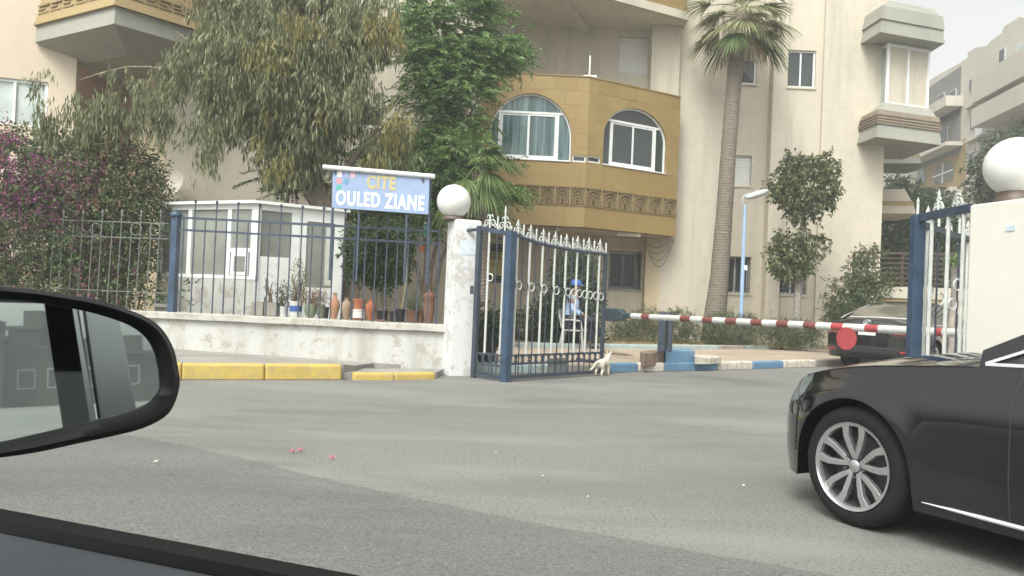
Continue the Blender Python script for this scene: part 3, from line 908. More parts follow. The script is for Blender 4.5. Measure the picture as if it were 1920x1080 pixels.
# yellow return wall and dark recess under the bay
R0 = P(312, 300, 17.2); R1 = P(242, 300, 17.9)
RL = Plane(R1, R0)
wall(RL, 0, RL.L - .01, 0, TOP, [], .3, 'return_wall', M['cream_old'], left)
RB = Plane(P(120, 150, 18.3), P(330, 150, 18.3))
M['brick'] = plain('dull red recess paint', (.26, .155, .105), .85, .2, 3)
wall(RB, 0, RB.uv(246, 150)[0], 0, TOP, [], .2, 'recess_wall', M['brick'], left)
PW = Plane(P(-240, 200, 15.6), P(140, 200, 16.6))
pa = PW.uv(-120, 168)[0]; pb_, pz1 = PW.uv(91, 154); pz0 = PW.uv(60, 238)[1]
wall(PW, 0, PW.L, 0, TOP, [rect(pa, pb_, pz0, pz1)], .4, 'wall', M['peach'], left)
w_ = simple_window(PW, pa, pb_, pz0, pz1, -.05, left, M['white_frame'], M['glass_pale'], split=False, wd=.06)
for px in (25,):
    a = PW.uv(px, 200)[0]; f = MB(); slab2d(f, PW, [rect(a - .025, a + .025, pz0 + .05, pz1 - .05)], -.1, -.04); f.build('mullion', M['white_frame'], w_)
# corbelled bay over it
b0, b1, b2 = P(66, 62, 16.3), P(214, 44, 14.9), P(372, 62, 16.2)
zq = b1.z
def bring(k, z, cy=17.6):
    c = V((b0.x + b2.x) / 2, cy, 0)
    ps = [V(b0.x, b0.y, 0), V(b1.x, b1.y, 0), V(b2.x, b2.y, 0)]
    ps = [V(c.x + (p.x - c.x) * k, c.y + (p.y - c.y) * k, z) for p in ps]
    return ps + [V(c.x + (b2.x - c.x) * k, 18.6, z), V(c.x + (b0.x - c.x) * k, 18.6, z)]
zr = P(214, 10, 14.9).z
zs0 = P(110, 112, 16.9).z
MB().loft([bring(.60, zq - .28), bring(1.0, zq), bring(.985, zr)]).build('bay_corbel', M['concrete'], left)
MB().loft([bring(1.02, zr), bring(.99, zr + .20)]).build('bay_band', M['gold'], left)
MB().loft([bring(.99, zr + .2), bring(.93, zr + 1.0)]).build('bay_parapet', M['gold'], left)
for pl in (Plane(bring(.99, 0)[0], bring(.99, 0)[1]), Plane(bring(.99, 0)[1], bring(.99, 0)[2])):
    n = 6
    for k in range(n):
        for z in (.22, .30, .38):
            a0 = pl.L * (k + .08) / n; a1 = pl.L * (k + (.6 if z == .30 else .92)) / n
            f = MB(); slab2d(f, pl, [rect(a0, a1, zr + z, zr + z + .035)], -.05, .012); f.build('frieze_bar', M['relief'], left)
# satellite dish on the cream wall
dc = LW.at(334, 352, .42)
dish = thing('satellite_dish', 'white satellite dish with rusty orange arm on the cream wall by the booth', 'satellite dish', LW.at(334, 352, 0))
ax = (V(-.35, -1, .35)).normalized()
M['dish'] = plain('chalky dish paint', (.50, .47, .40), .8, .1)
MB().lathe([(.001, .0), (.12, .012), (.22, .045), (.29, .09), (.30, .098), (.295, .10), (.285, .085), (.215, .035), (.12, .004), (.001, -.008)], dc, 32, ax).build('reflector', M['dish'], dish, smooth=60)
MB().tube([dc - ax * .02, LW.at(334, 356, .02)], .025, 8).build('bracket', M['grey_iron'], dish)
MB().tube([dc + V(0, 0, -.26), dc + ax * .30 + V(0, 0, -.05)], .012, 6).build('feed_arm', M['terracotta'], dish)
MB().tube([dc + ax * .30 + V(0, 0, -.05), dc + ax * .22], .035, 8).build('receiver', M['terracotta'], dish)

# ------------------------------------------------------------------ far apartment building at the right
FB = Plane(P(1716, 300, 49.5), P(1925, 300, 36.2))
far = thing('far_apartment_building', 'pale hazy stepped apartment block far behind the right gate', 'building', (FB.p(4, 0).x, FB.p(4, 0).y, 0))
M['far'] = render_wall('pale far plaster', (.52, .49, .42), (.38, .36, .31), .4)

prof = [(1640, 340), (1700, 180), (1722, 163), (1760, 140), (1800, 118), (1814, 108), (1815, 98), (1828, 90), (1850, 86), (1858, 77), (1878, 62), (1882, 50), (1895, 42), (1912, 31), (1920, 33), (1960, 30), (2100, 30)]
poly = [FB.uv(x, y) for x, y in prof]
top2 = [(a, z) for a, z in poly]
mb = MB()
for (a, z), (b_, y) in zip(top2[:-1], top2[1:]):
    if b_ - a < .02: continue
    mb.prism([FB.p(a, -.05), FB.p(b_, -.05), FB.p(b_, y), FB.p(a, z)], FB.n * -9)
mb.build('wall', M['far'], far, weld=False)
def far_rect(x0, y0, x1, y1, out, mat, name, th=.1):
    a, z1 = FB.uv(x0, y0); b_, z0 = FB.uv(x1, y1)
    f = MB(); slab2d(f, FB, [rect(a, b_, min(z0, z1), max(z0, z1))], out - th, out); return f.build(name, M[mat], far)
def far_slab(x0, y0, x1, y1, h, out, mat, name):
    a, z = FB.uv(x0, y0); b_, z2 = FB.uv(x1, y1); z = (z + z2) / 2
    f = MB(); slab2d(f, FB, [rect(a, b_, z - h, z)], -.2, out); return f.build(name, M[mat], far)
# loggias as flat panels with recess shade in their colour, plus balcony slabs
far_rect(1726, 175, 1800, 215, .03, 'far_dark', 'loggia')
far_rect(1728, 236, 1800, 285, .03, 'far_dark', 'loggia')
far_slab(1722, 214, 1806, 196, .55, .9, 'far', 'balcony'); far_slab(1722, 292, 1806, 278, .22, .9, 'far', 'balcony')
far_slab(1880, 130, 1990, 110, 1.2, 1.4, 'far', 'balcony'); far_slab(1880, 190, 1990, 170, .9, 1.4, 'far', 'balcony')
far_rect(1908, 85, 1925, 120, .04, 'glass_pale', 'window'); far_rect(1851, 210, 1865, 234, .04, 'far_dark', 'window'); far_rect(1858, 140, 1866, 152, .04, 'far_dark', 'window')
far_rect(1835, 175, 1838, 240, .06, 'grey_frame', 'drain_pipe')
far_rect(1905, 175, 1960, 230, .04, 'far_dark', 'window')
for (x0, y0, x1, y1) in ((1820, 150, 1828, 168), (1822, 215, 1830, 240), (1840, 262, 1850, 288), (1818, 290, 1827, 315), (1876, 95, 1886, 118), (1732, 190, 1742, 212), (1760, 180, 1772, 203), (1783, 172, 1794, 196), (1736, 250, 1748, 280), (1764, 244, 1778, 276)):
    w_ = far_rect(x0, y0, x1, y1, .07, 'grey_frame', 'window')
    a_, z1_ = FB.uv(x0 + 1.2, y0 + 1.2); b1_, z0_ = FB.uv(x1 - 1.2, y1 - 1.2)
    f = MB(); slab2d(f, FB, [rect(a_, b1_, min(z0_, z1_), max(z0_, z1_))], .06, .09); f.build('pane', M['glass'], w_)
for (x0, y0, x1, y1) in ((1816, 200, 1880, 170), (1816, 262, 1880, 240)):
    far_slab(x0, y0, x1, y1, .12, .25, 'far', 'string_course')
a0, z0 = FB.uv(1751, 350); a1, _ = FB.uv(1788, 346); zs = FB.uv(1770, 325)[1]; z1 = FB.uv(1768, 304)[1]
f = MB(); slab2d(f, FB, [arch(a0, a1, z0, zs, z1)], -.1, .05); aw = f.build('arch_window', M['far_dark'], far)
f = MB(); c = (a0 + a1) / 2; slab2d(f, FB, [rect(c - .04, c + .04, z0, z1 - .1), rect(a0, a1, zs - .05, zs + .03)], .05, .09); f.build('mullion', M['white_frame'], aw)
far_rect(1722, 300, 1808, 370, .02, 'gold', 'ochre_panel', .1)
far_slab(1735, 372, 1806, 352, .6, .7, 'far', 'balcony')
a0, z0 = FB.uv(1722, 345); a1, _ = FB.uv(1736, 345); zs = FB.uv(1728, 332)[1]; z1 = FB.uv(1728, 318)[1]
f = MB(); slab2d(f, FB, [arch(a0, a1, z0, zs, z1)], -.1, .06); f.build('oval_window', M['glass_teal'], far)
# balcony railing of thin bars
for (x0, x1, y0, y1) in ((1724, 1806, 262, 278),):
    a, z1 = FB.uv(x0, y0 + 14); b_, z1b = FB.uv(x1, y0 - 2); zb_ = FB.uv(x0, y1 + 14)[1]
    f = MB(); k = a
    while k < b_:
        f.bar(FB.p(k, zb_, .85), FB.p(k, z1, .85), .03, .03); k += .28
    f.bar(FB.p(a, z1, .85), FB.p(b_, z1, .85), .05, .05); f.build('railing', M['navy'], far)
far_rect(1848, 240, 1862, 250, .5, 'white_frame', 'air_conditioner', .5)

# ------------------------------------------------------------------ terrace wall with slatted railing
TW = Plane(P(1598, 540, 20.6), P(1760, 545, 19.8))
ter = thing('terrace_wall', 'cream and ochre terrace wall behind the parked black sedan', 'wall', (TW.p(1, 0).x, TW.p(1, 0).y, 0))
z0 = TW.uv(1660, 537)[1]; z1 = TW.uv(1660, 560)[1]
f = MB(); slab2d(f, TW, [rect(.55, TW.L + 2.5, z1 + .02, z0)], -.35, .03); f.build('parapet', M['cream'], ter)
f = MB(); slab2d(f, TW, [rect(.55, TW.L + 2.5, z1 - .10, z1 + .02)], -.33, .0); f.build('ochre_band', M['gold'], ter)
f = MB(); slab2d(f, TW, [rect(.6, TW.L + 2.5, -.05, z1 - .10)], -.33, -.04); f.build('plinth', M['cream_old'], ter)
rl = thing('slatted_railing', 'dark brown railing of horizontal slats on the terrace wall', 'railing', (TW.p(1, 0).x, TW.p(1, 0).y, z0))
zt0 = TW.uv(1660, 474)[1]; zb0 = TW.uv(1660, 536)[1]
M['brown_rail'] = plain('dark brown railing paint', (.07, .045, .035), .55, .2, 9)
for k in range(7):
    z = zb0 + .08 + (zt0 - zb0 - .08) * k / 6
    MB().bar(TW.p(.0, z, -.12), TW.p(TW.L + 2.4, z, -.12), .02, .05 if k == 6 else .032).build('slat', M['brown_rail'], rl)
for px in (1600, 1627, 1692, 1756):
    a = TW.uv(px, 500)[0]; MB().bar(TW.p(a, zb0 - .02, -.14), TW.p(a, zt0, -.14), .05, .04).build('post', M['brown_rail'], rl)
# ------------------------------------------------------------------ lettering
def lettering(name, body, pl, a0, a1, z0, z1, out, mat, parent, bold=.0, thick=.004, spacing=1.0):
    cu = bpy.data.curves.new(name, 'FONT')
    cu.body = body; cu.size = 1.0; cu.offset = bold; cu.extrude = 0.0; cu.space_character = spacing; cu.fill_mode = 'BOTH'; cu.extrude = .01
    ob = bpy.data.objects.new(name, cu); COL.objects.link(ob)
    dg = bpy.context.evaluated_depsgraph_get()
    me = bpy.data.meshes.new_from_object(ob.evaluated_get(dg))
    bpy.data.objects.remove(ob); bpy.data.curves.remove(cu)
    xs = [v.co.x for v in me.vertices]; ys = [v.co.y for v in me.vertices]
    x0, x1, y0, y1 = min(xs), max(xs), min(ys), max(ys)
    o0 = LOC.get(parent.name, V(0, 0, 0))
    for v in me.vertices:
        p = pl.p(a0 + (v.co.x - x0) / (x1 - x0) * (a1 - a0), z0 + (v.co.y - y0) / (y1 - y0) * (z1 - z0), out + thick * (1 if v.co.z > 0 else 0))
        v.co = p - o0
    me.materials.clear()
    return link(name, me, mat, parent, o0)
M['ink'] = plain('brown ink', (.10, .085, .03), .7)
lettering('lettering', 'OPEN', GF, h0 + .10, h1 - .12, py0 + (py1 - py0) * .66, py0 + (py1 - py0) * .93, -.099, M['ink'], ws, .03)
f = MB()
for z_, k0, k1 in ((.46, .02, .9), (.50, .5, .95), (.08, .1, .92)):
    slab2d(f, GF, [rect(h0 + .06 + (h1 - h0 - .12) * k0, h0 + .06 + (h1 - h0 - .12) * k1, py0 + (py1 - py0) * z_, py0 + (py1 - py0) * z_ + .012)], -.1, -.097)
f.build('printed_rule', M['ink'], ws)

# ------------------------------------------------------------------ blue fence on the low wall
FP = Plane(WP.p(0, 0, -.13), WP.p(WP.L, 0, -.13))
fence = thing('blue_fence', 'dark blue iron railing fence standing on the low white wall', 'fence', FP.p(2, cop_z(2)))
def fz(px, y0, y1, x0=330, x1=822):
    return FP.uv(px, y0 + (y1 - y0) * (px - x0) / (x1 - x0))
def rail(y0, y1, x0, x1, wd):
    p, q = FP.at(x0, y0), FP.at(x1, y1)
    MB().bar(p, q, .03, wd).build('rail', M['blue'], fence)
    return p, q
rail(407, 434, 322, 824, .036); rail(430, 457, 322, 824, .034)
top_tall = {}
px = 341.0; k = 0
nb = 24
for i in range(nb):
    px = 340 + (803 - 340) * i / (nb - 1)
    yb = 583 + (602 - 583) * (px - 340) / 463
    tall = i % 2 == 1
    yt = (378 if tall else 408) + 27 * (px - 330) / 492
    a, zb_ = FP.uv(px - 3, yb); _, zt_ = FP.uv(px, yt)
    zc = cop_z(a)
    mb = MB(); mb.bar(FP.p(a, zc - .01), FP.p(a, zt_), .018, .018)
    if tall: mb.lathe([(.001, 0), (.018, .012), (.024, .03), (.018, .048), (.004, .062)], FP.p(a, zt_ - .01), 8)
    mb.build('bar', M['blue'], fence)
a = FP.uv(326, 500)[0]; zc = cop_z(a); zt_ = FP.uv(326, 404)[1]
MB().prism([FP.p(a - .055, zc - .01, .05), FP.p(a + .055, zc - .01, .05), FP.p(a + .055, zc - .01, -.06), FP.p(a - .055, zc - .01, -.06)], (0, 0, zt_ - zc)).build('post', M['blue_post'], fence, bevel=.006)
mb = MB(); mb.lathe([(.10, 0), (.105, .02), (.085, .06), (.045, .095), (.001, .11)], FP.p(a, zt_ - .012), 12); mb.build('post_cap', M['blue_post'], fence, smooth=50)
a = FP.uv(822, 500)[0]
MB().bar(FP.p(a, cop_z(a) - .01), FP.p(a, FP.uv(822, 432)[1]), .026, .026).build('bar', M['blue'], fence)
# strut bracing behind the left post
MB().bar(FP.p(FP.uv(316, 0)[0], cop_z(0) + .10), FP.p(FP.uv(345, 0)[0], cop_z(0) + .10), .03, .05).build('bracket', M['grey_iron'], fence)

# plain grey wrought-iron fence to its left
gf = thing('grey_fence', 'thin grey wrought iron fence with spear tips under the bougainvillea', 'fence', FP.p(-2, cop_z(-2)))
for (y0, y1) in ((416, 419), (445, 448), (543, 550)):
    MB().bar(FP.at(-60, y0 - 9), FP.at(316, y1), .012, .014).build('rail', M['grey_iron'], gf)
for i in range(20):
    px = 302 - i * 18.2
    spear = i % 2 == 0 and i < 12
    a, zt_ = FP.uv(px, 394 if spear else 419)
    zc = cop_z(max(a, -2))
    mb = MB(); mb.tube([FP.p(a - .03, zc - .01), FP.p(a, zt_)], .008, 6)
    if spear: mb.lathe([(.010, 0), (.016, .02), (.010, .04), (.021, .065), (.018, .085), (.001, .13)], FP.p(a, zt_ - .11), 8)
    mb.build('bar', M['grey_iron'], gf)
for px in (255, 290, 180):
    a, z = FP.uv(px, 430); MB().torus(FP.p(a, z), .10, .007, FP.u, V(0, 0, 1), 16, 5).build('ring', M['grey_iron'], gf)

# ------------------------------------------------------------------ name board over the fence
SP = Plane(P(623, 350, 11.95), P(804, 365, 11.75))
sg = thing('name_sign', 'light blue residence name board with white lettering and a white pipe along its top', 'sign', SP.p(SP.L / 2, cop_z(3)))
cr = [SP.uv(624, 316), SP.uv(805, 333), SP.uv(803, 402), SP.uv(622, 389)]
M['sign_blue'] = plain('light blue sign sheet', (.25, .335, .50), .45, .08, 3)
zl, zr_ = cr[3][1], cr[2][1]
SH = (zr_ - zl) / SP.L
f = MB(); slab2d(f, SP, [cr[::-1]], -.035, 0); f.build('board', M['sign_blue'], sg)
class Skew(Plane):
    def p(s, a, z, out=0.0): return Plane.p(s, a, z + SH * a, out)
SK = Skew(SP.p(0, 0), SP.p(SP.L, 0))
hb = ((cr[0][1] - cr[3][1]) + (cr[1][1] - cr[2][1])) / 2; zl0 = zl
M['sign_white'] = plain('white vinyl', (.82, .86, .88), .4, .03)
M['sign_gold'] = plain('mustard vinyl', (.46, .39, .20), .4, .06)
L_ = SP.L
lettering('lettering', 'OULED', SK, L_ * .045, L_ * .505, zl0 + hb * .08, zl0 + hb * .475, .001, M['sign_white'], sg, .028, spacing=1.12)
lettering('lettering', 'ZIANE', SK, L_ * .55, L_ * .96, zl0 + hb * .08, zl0 + hb * .475, .001, M['sign_white'], sg, .028, spacing=1.12)
lettering('lettering', 'CITE', SK, L_ * .36, L_ * .66, zl0 + hb * .56, zl0 + hb * .93, .001, M['sign_gold'], sg, .045, spacing=1.1)
for (i, j, col) in ((0, 0, (.80, .77, .68)), (1, 0, (.33, .38, .55)), (2, 0, (.70, .42, .52)), (0, 1, (.62, .25, .27)), (1, 1, (.12, .30, .42)), (0, 2, (.08, .36, .32))):
    f = MB(); slab2d(f, SK, [rect(L_ * (.045 + .07 * i), L_ * (.045 + .07 * i) + .075, zl0 + hb * (.83 - .18 * j), zl0 + hb * (.83 - .18 * j) + .08)], .0, .004)
    f.build('colour_square', plain('sign square %d%d' % (i, j), col, .4, .05), sg)
MB().tube([P(606, 313, 11.93), P(700, 321, 11.85), P(815, 331, 11.73)], .036, 10).build('top_pipe', M['pillar'], sg, smooth=50)
for px in (622, 804, 762, 672):
    a = SP.uv(px, 380)[0]; zt_ = SP.uv(px, 318 if px in (622,) else (335 if px == 804 else 392))[1]
    MB().bar(SP.p(a, cop_z(3.5) + .6, -.055), SP.p(a, zt_, -.055), .032, .03).build('upright', M['blue'], sg)
for px, y in ((629, 322), (793, 336)):
    MB().box(SP.at(px, y, .012), (.03, .03, .07)).build('clip', M['navy'], sg)

# ------------------------------------------------------------------ guard booth
BA, BB, BC = P(296, 480, 14.6), P(477, 480, 13.6), P(646, 480, 14.5)
B1, B2 = Plane(BA, BB), Plane(BB, BC)
bo = thing('guard_booth', 'white aluminium guard booth with glass sides behind the blue fence', 'booth', (BB.x, BB.y + .6, .3))
bz = B1.uv(470, 382)[1]; bs = B1.uv(470, 524)[1]
M['booth_white'] = plain('booth white aluminium', (.74, .76, .74), .4, .07, 3)
def bslab(pl, x0, x1, z0, z1, o0, o1, name, mat, parent=bo):
    a0, a1 = pl.uv(x0, 480)[0], pl.uv(x1, 480)[0]
    f = MB(); slab2d(f, pl, [rect(a0, a1, z0, z1)], o0, o1); return f.build(name, mat, parent)
bslab(B1, 296, 477, .25, bs, -.10, 0, 'base_wall', M['oldwhite'])
for x0, x1 in ((296, 302), (350, 357), (424, 431), (469, 481)):
    bslab(B1, x0, x1, bs, bz, -.07, .004, 'mullion', M['booth_white'])
bslab(B1, 296, 481, bz - .09, bz, -.072, .006, 'top_rail', M['booth_white']); bslab(B1, 296, 481, bs, bs + .06, -.072, .007, 'bottom_rail', M['booth_white'])
for x0, x1 in ((302, 350), (357, 424)):
    bslab(B1, x0, x1, bs + .06, bz - .09, -.045, -.03, 'pane', M['glass_booth'])
zm = B1.uv(450, 465)[1]
bslab(B1, 431, 469, zm, bz - .09, -.045, -.03, 'pane', M['glass_booth'])
bslab(B1, 431, 469, zm - .07, zm, -.06, .008, 'transom', M['booth_white'])
hatch = bslab(B1, 434, 466, bs + .07, zm - .075, -.03, .012, 'hatch', M['booth_white'])
bslab(B1, 440, 461, bs + .13, zm - .14, .0, .018, 'pane', M['glass_booth'], hatch)
bslab(B2, 477, 487, .25, bz, -.08, .003, 'corner_post', M['booth_white'])
zp = B2.uv(515, 482)[1]
bslab(B2, 487, 545, .25, zp, -.06, -.01, 'panel', M['booth_white']); bslab(B2, 487, 545, zp, bz - .1, -.045, -.03, 'pane', M['glass_booth'])
bslab(B2, 545, 560, .25, bz, -.07, .003, 'mullion', M['booth_white'])
bslab(B2, 477, 646, bz - .1, bz, -.072, .006, 'top_rail', M['booth_white'])
door = bslab(B2, 561, 573, .3, bz - .1, -.05, .012, 'door', M['booth_white'])
bslab(B2, 626, 645, .3, bz - .1, -.05, .012, 'door_stile', M['booth_white'], door)
zd = B2.uv(600, 540)[1]
bslab(B2, 573, 626, .3, zd, -.04, .008, 'door_panel', M['booth_white'], door); bslab(B2, 573, 626, bz - .22, bz - .1, -.04, .011, 'door_rail', M['booth_white'], door)
bslab(B2, 573, 626, zd, bz - .22, -.03, -.012, 'pane', M['glass_booth'], door)
# curtain inside the door glass, visible as a pale strip
bslab(B2, 610, 622, zd + .05, bz - .3, -.02, -.006, 'curtain', plain('pale curtain', (.55, .56, .5), .8), door)
MB().prism([V(BA.x - .08, BA.y - .05, bz), V(BB.x, BB.y - .12, bz), V(BC.x + .08, BC.y - .04, bz), V(BC.x - 1.0, BC.y + 1.5, bz), V(BA.x + .8, BA.y + 1.6, bz)], (0, 0, .05)).build('roof', M['booth_white'], bo)
MB().prism([V(BA.x + .1, BA.y + .12, .25), V(BA.x + .8, BA.y + 1.5, .25), V(BC.x - 1.0, BC.y + 1.4, .25), V(BC.x - .1, BC.y + .1, .25), V(BC.x - .2, BC.y + .2, .25), V(BC.x - 1.0, BC.y + 1.2, .25), V(BA.x + .85, BA.y + 1.3, .25), V(BA.x + .25, BA.y + .12, .25)], (0, 0, bz - .3)).build('rear_wall', M['booth_white'], bo)

# ------------------------------------------------------------------ pots on the wall behind the bars
def at_wall(px, back=-.24):
    pl = Plane(WP.p(0, 0, back), WP.p(WP.L, 0, back))
    a = pl.uv(px, 590)[0]
    q = pl.p(a, cop_z(a)); return q, (px - 960)
SCL = 12.3 / 1507.0
# ledge behind the wall that carries the pots
f = MB(); slab2d(f, WP, [rect(-.6, WP.L - .15, .25, cop_z(2.4) - .11)], -.60, -.262); f.build('planting_ledge', M['cement'], lw)
f = MB(); 
rings = []
for k in range(12):
    s = -.6 + (WP.L - .15 + .6) * k / 11; z_ = cop_z(max(s, 0)) - .004
    rings.append([WP.p(s, z_ - .12, -.292), WP.p(s, z_, -.292), WP.p(s, z_, -.62), WP.p(s, z_ - .12, -.62)])
f.loft(rings).build('ledge_top', M['oldwhite2'], lw)
def pot(name, label, px, wpx, hpx, prof, mat, cat='pot', back=-.42, group='pots on the low wall', bands=()):
    q, _ = at_wall(px, back)
    t = thing(name, label, cat, q, 0, group)
    r = wpx * SCL / 2; h = hpx * SCL
    MB().lathe([(max(1e-4, a * r), b_ * h) for a, b_ in prof], (0, 0, .001), 20).build('body', mat, t, smooth=50, local=True)
    for nm, a0, a1, rr, mt in bands:
        MB().lathe([(rr * r * .9, a0 * h), (rr * r, a0 * h), (rr * r, a1 * h), (rr * r * .9, a1 * h)], (0, 0, .001), 20).build(nm, mt, t, smooth=40, local=True)
    return t, q, r, h
BUCKET = [(.72, 0), (.76, .02), (.98, .93), (1.0, .94), (1.0, 1.0), (.9, 1.0), (.88, .85), (0, .84)]
CYL = [(.86, 0), (.9, .03), (.96, .9), (1.0, .92), (1.0, 1.0), (.9, 1.0), (.88, .9), (0, .88)]
VASE = [(.45, 0), (.5, .02), (.62, .15), (.92, .45), (1.0, .62), (.85, .78), (.42, .88), (.36, .94), (.5, .99), (.44, 1.0), (.3, .95), (0, .9)]
AMPH = [(.42, 0), (.46, .02), (.6, .12), (.95, .42), (1.0, .55), (.86, .70), (.42, .80), (.34, .9), (.38, .98), (.5, 1.0), (.36, 1.0), (.25, .93), (0, .9)]
URN = [(.55, 0), (.6, .02), (.82, .25), (.9, .5), (.84, .62), (.84, .80), (.98, .84), (1.0, .9), (.92, .95), (.7, .98), (.3, 1.0), (.26, 1.06), (0, 1.09)]
JAR = [(.72, 0), (.76, .03), (.86, .2), (.96, .42), (.86, .58), (.80, .68), (1.0, .90), (1.04, .95), (1.0, 1.0), (.85, .99), (.7, .7), (0, .6)]
BOWL = [(.4, 0), (.45, .02), (.8, .25), (1.0, .6), (.95, .85), (.85, 1.0), (.76, .98), (.7, .8), (0, .75)]
q, _ = at_wall(497, -.44)
for (px, lab) in ((487, 'left one of two plain cement planter boxes on the low wall'), (512, 'cement planter box next to the white pot on the low wall')):
    q, _ = at_wall(px, -.44)
    t = thing('planter_box', lab, 'planter', q, 0, 'pots on the low wall')
    mb = MB(); w2, d2, h2 = .205, .2, .21
    mb.box((0, 0, h2 / 2 + .001), (w2, d2, h2), math.atan2(WP.u.y, WP.u.x), 1.03)
    mb.build('box', M['cement'], t, local=True, bevel=.008)
    MB().box((0, 0, h2 + .004), (w2 * .86, d2 * .86, .012), math.atan2(WP.u.y, WP.u.x)).build('earth', M['soil'], t, local=True)
pot('plant_pot', 'slim white glazed pot left of the blue and white one', 531, 15, 20, CYL, M['white_ceramic'])
pot('plant_pot', 'white pot with a broad blue band', 554, 25, 31, CYL, M['white_ceramic'], bands=[('blue_band', .36, .72, .975, M['cobalt'])])
pot('plant_pot', 'round olive green glazed pot full of dry twigs', 582, 25, 27, BOWL, M['olive_glaze'])
pot('plant_pot', 'small mossy olive jug leaning beside the round pot', 601, 19, 27, BOWL, M['olive_glaze'], back=-.47)
pot('plant_pot', 'black nursery pot left of the tall pale amphora', 611, 12, 22, BUCKET, M['black_pot'], back=-.5)
pot('amphora', 'tall pale terracotta amphora with narrow neck', 626.5, 21, 50, AMPH, M['terracotta_pale'], 'amphora')
pot('amphora', 'sandy clay amphora right of the tall pale one', 649, 19, 42, VASE, M['clay'], 'amphora')
pot('plant_pot', 'wide necked terracotta jar with white painted belly', 672.5, 24, 41, JAR, M['terracotta'], bands=[('white_paint_band', .10, .5, .955, M['white_ceramic'])])
pot('vase', 'bright orange terracotta vase with short neck', 694.5, 19, 41, VASE, M['terracotta'], 'vase')
pot('plant_pot', 'square shouldered black pot in a terracotta saucer', 717, 24, 20, BUCKET, M['black_pot'], bands=[('saucer', 0, .16, 1.08, M['terracotta_dark'])])
pot('plant_pot', 'small black pot between two larger black pots', 736, 12, 20, BUCKET, M['black_pot'], back=-.36)
pot('plant_pot', 'tapered black nursery pot with a bare pale cane', 750.5, 19, 25, BUCKET, M['black_pot'])
pot('plant_pot', 'weathered grey clay pot with a small succulent', 773, 24, 24, BUCKET, M['terracotta_dark'])
pot('plant_pot', 'small dark clay pot tucked behind the tall urn', 789, 15, 25, BUCKET, M['terracotta_dark'], back=-.5)
pot('urn', 'tall lidded weathered terracotta urn by the pillar', 804, 24, 58, URN, M['terracotta_dark'], 'urn')
# hanging pot
hp = P(792, 466, 12.6)
t = thing('hanging_pot', 'small orange pot hanging behind the fence near the pillar', 'pot', hp)
MB().lathe([(.02, -.06), (.035, -.055), (.05, .03), (.054, .04), (.045, .04), (.03, .0), (0, 0)], (0, 0, 0), 14).build('body', M['terracotta'], t, smooth=50, local=True)
MB().tube([V(0, 0, .03), V(.02, .02, .35)], .004, 4).build('wire', M['black_plastic'], t, local=True)
t = thing('water_bottle', 'green plastic bottle hung upside down on the fence near the pillar', 'bottle', P(797, 435, 12.2))
MB().lathe([(0, -.09), (.018, -.085), (.03, -.05), (.034, .02), (.030, .08), (.012, .105), (.012, .125), (0, .126)], (0, 0, 0), 12).build('body', plain('green plastic', (.06, .23, .15), .2, .2), t, smooth=50, local=True)
MB().lathe([(0, .12), (.016, .12), (.016, .145), (0, .146)], (0, 0, 0), 10).build('cap', M['white_ceramic'], t, local=True)

# ------------------------------------------------------------------ gates
def spiral(mb, pl, a, z, r, turn, sgn, out=0.0, rr=.009):
    pts = []
    for k in range(15):
        q = turn * 2 * math.pi * k / 14; ra_ = r * (1 - .72 * k / 14)
        pts.append(pl.p(a + sgn * (r - ra_ * math.cos(q)), z + ra_ * math.sin(q), out))
    mb.tube(pts, rr, 5)
def finial(mb, pl, a, z, h, fancy, k=1.0):
    mb.lathe([(.012, 0), (.014, .02), (.013, h * .7), (.016, h * .75), (.001, h)], pl.p(a, z), 8)
    if fancy:
        for s_ in (-1, 1):
            spiral(mb, pl, a, z + .055 * k, .045 * k, 1.2, s_)
            spiral(mb, pl, a + s_ * .055 * k, z + .025 * k, .026 * k, 1.2, s_)
            mb.tube([pl.p(a, z + .13 * k), pl.p(a + s_ * .03 * k, z + .15 * k), pl.p(a + s_ * .045 * k, z + .12 * k)], .008, 5)
gt = thing('entrance_gate', 'open blue and white iron entrance gate leaf beside the whitewashed pillar', 'gate', G(947, 716))
PA, PB, PC_ = G(888, 708), G(947, 716), P(1131, 698, 12.75)
G1, G2 = Plane(PA, PB), Plane(PB, PC_)
def post(pl, a, z0, z1, wd, name, mat, th=gt):
    c = pl.p(a, 0)
    return MB().box((c.x, c.y, (z0 + z1) / 2), (wd, wd, z1 - z0), math.atan2(pl.u.y, pl.u.x)).build(name, mat, th, bevel=.005)
zt1 = G1.uv(890, 424)[1]; zt2 = G2.uv(947, 432)[1]
post(G1, .0, .0, zt1, .07, 'hinge_post', M['navy']); post(G2, 0, 0, zt2, .115, 'post', M['blue_post'])
MB().bar(G1.p(-.35, zt1 - .06, .0), G1.p(0, zt1 - .05, 0), .04, .04).build('hinge_arm', M['navy'], gt)
MB().bar(G1.p(0, zt1 - .03), G1.p(G1.L, zt2 - .04), .04, .06).build('top_rail', M['blue'], gt)
zlo1 = G1.uv(900, 662)[1]; zlo2 = zlo1 - .15
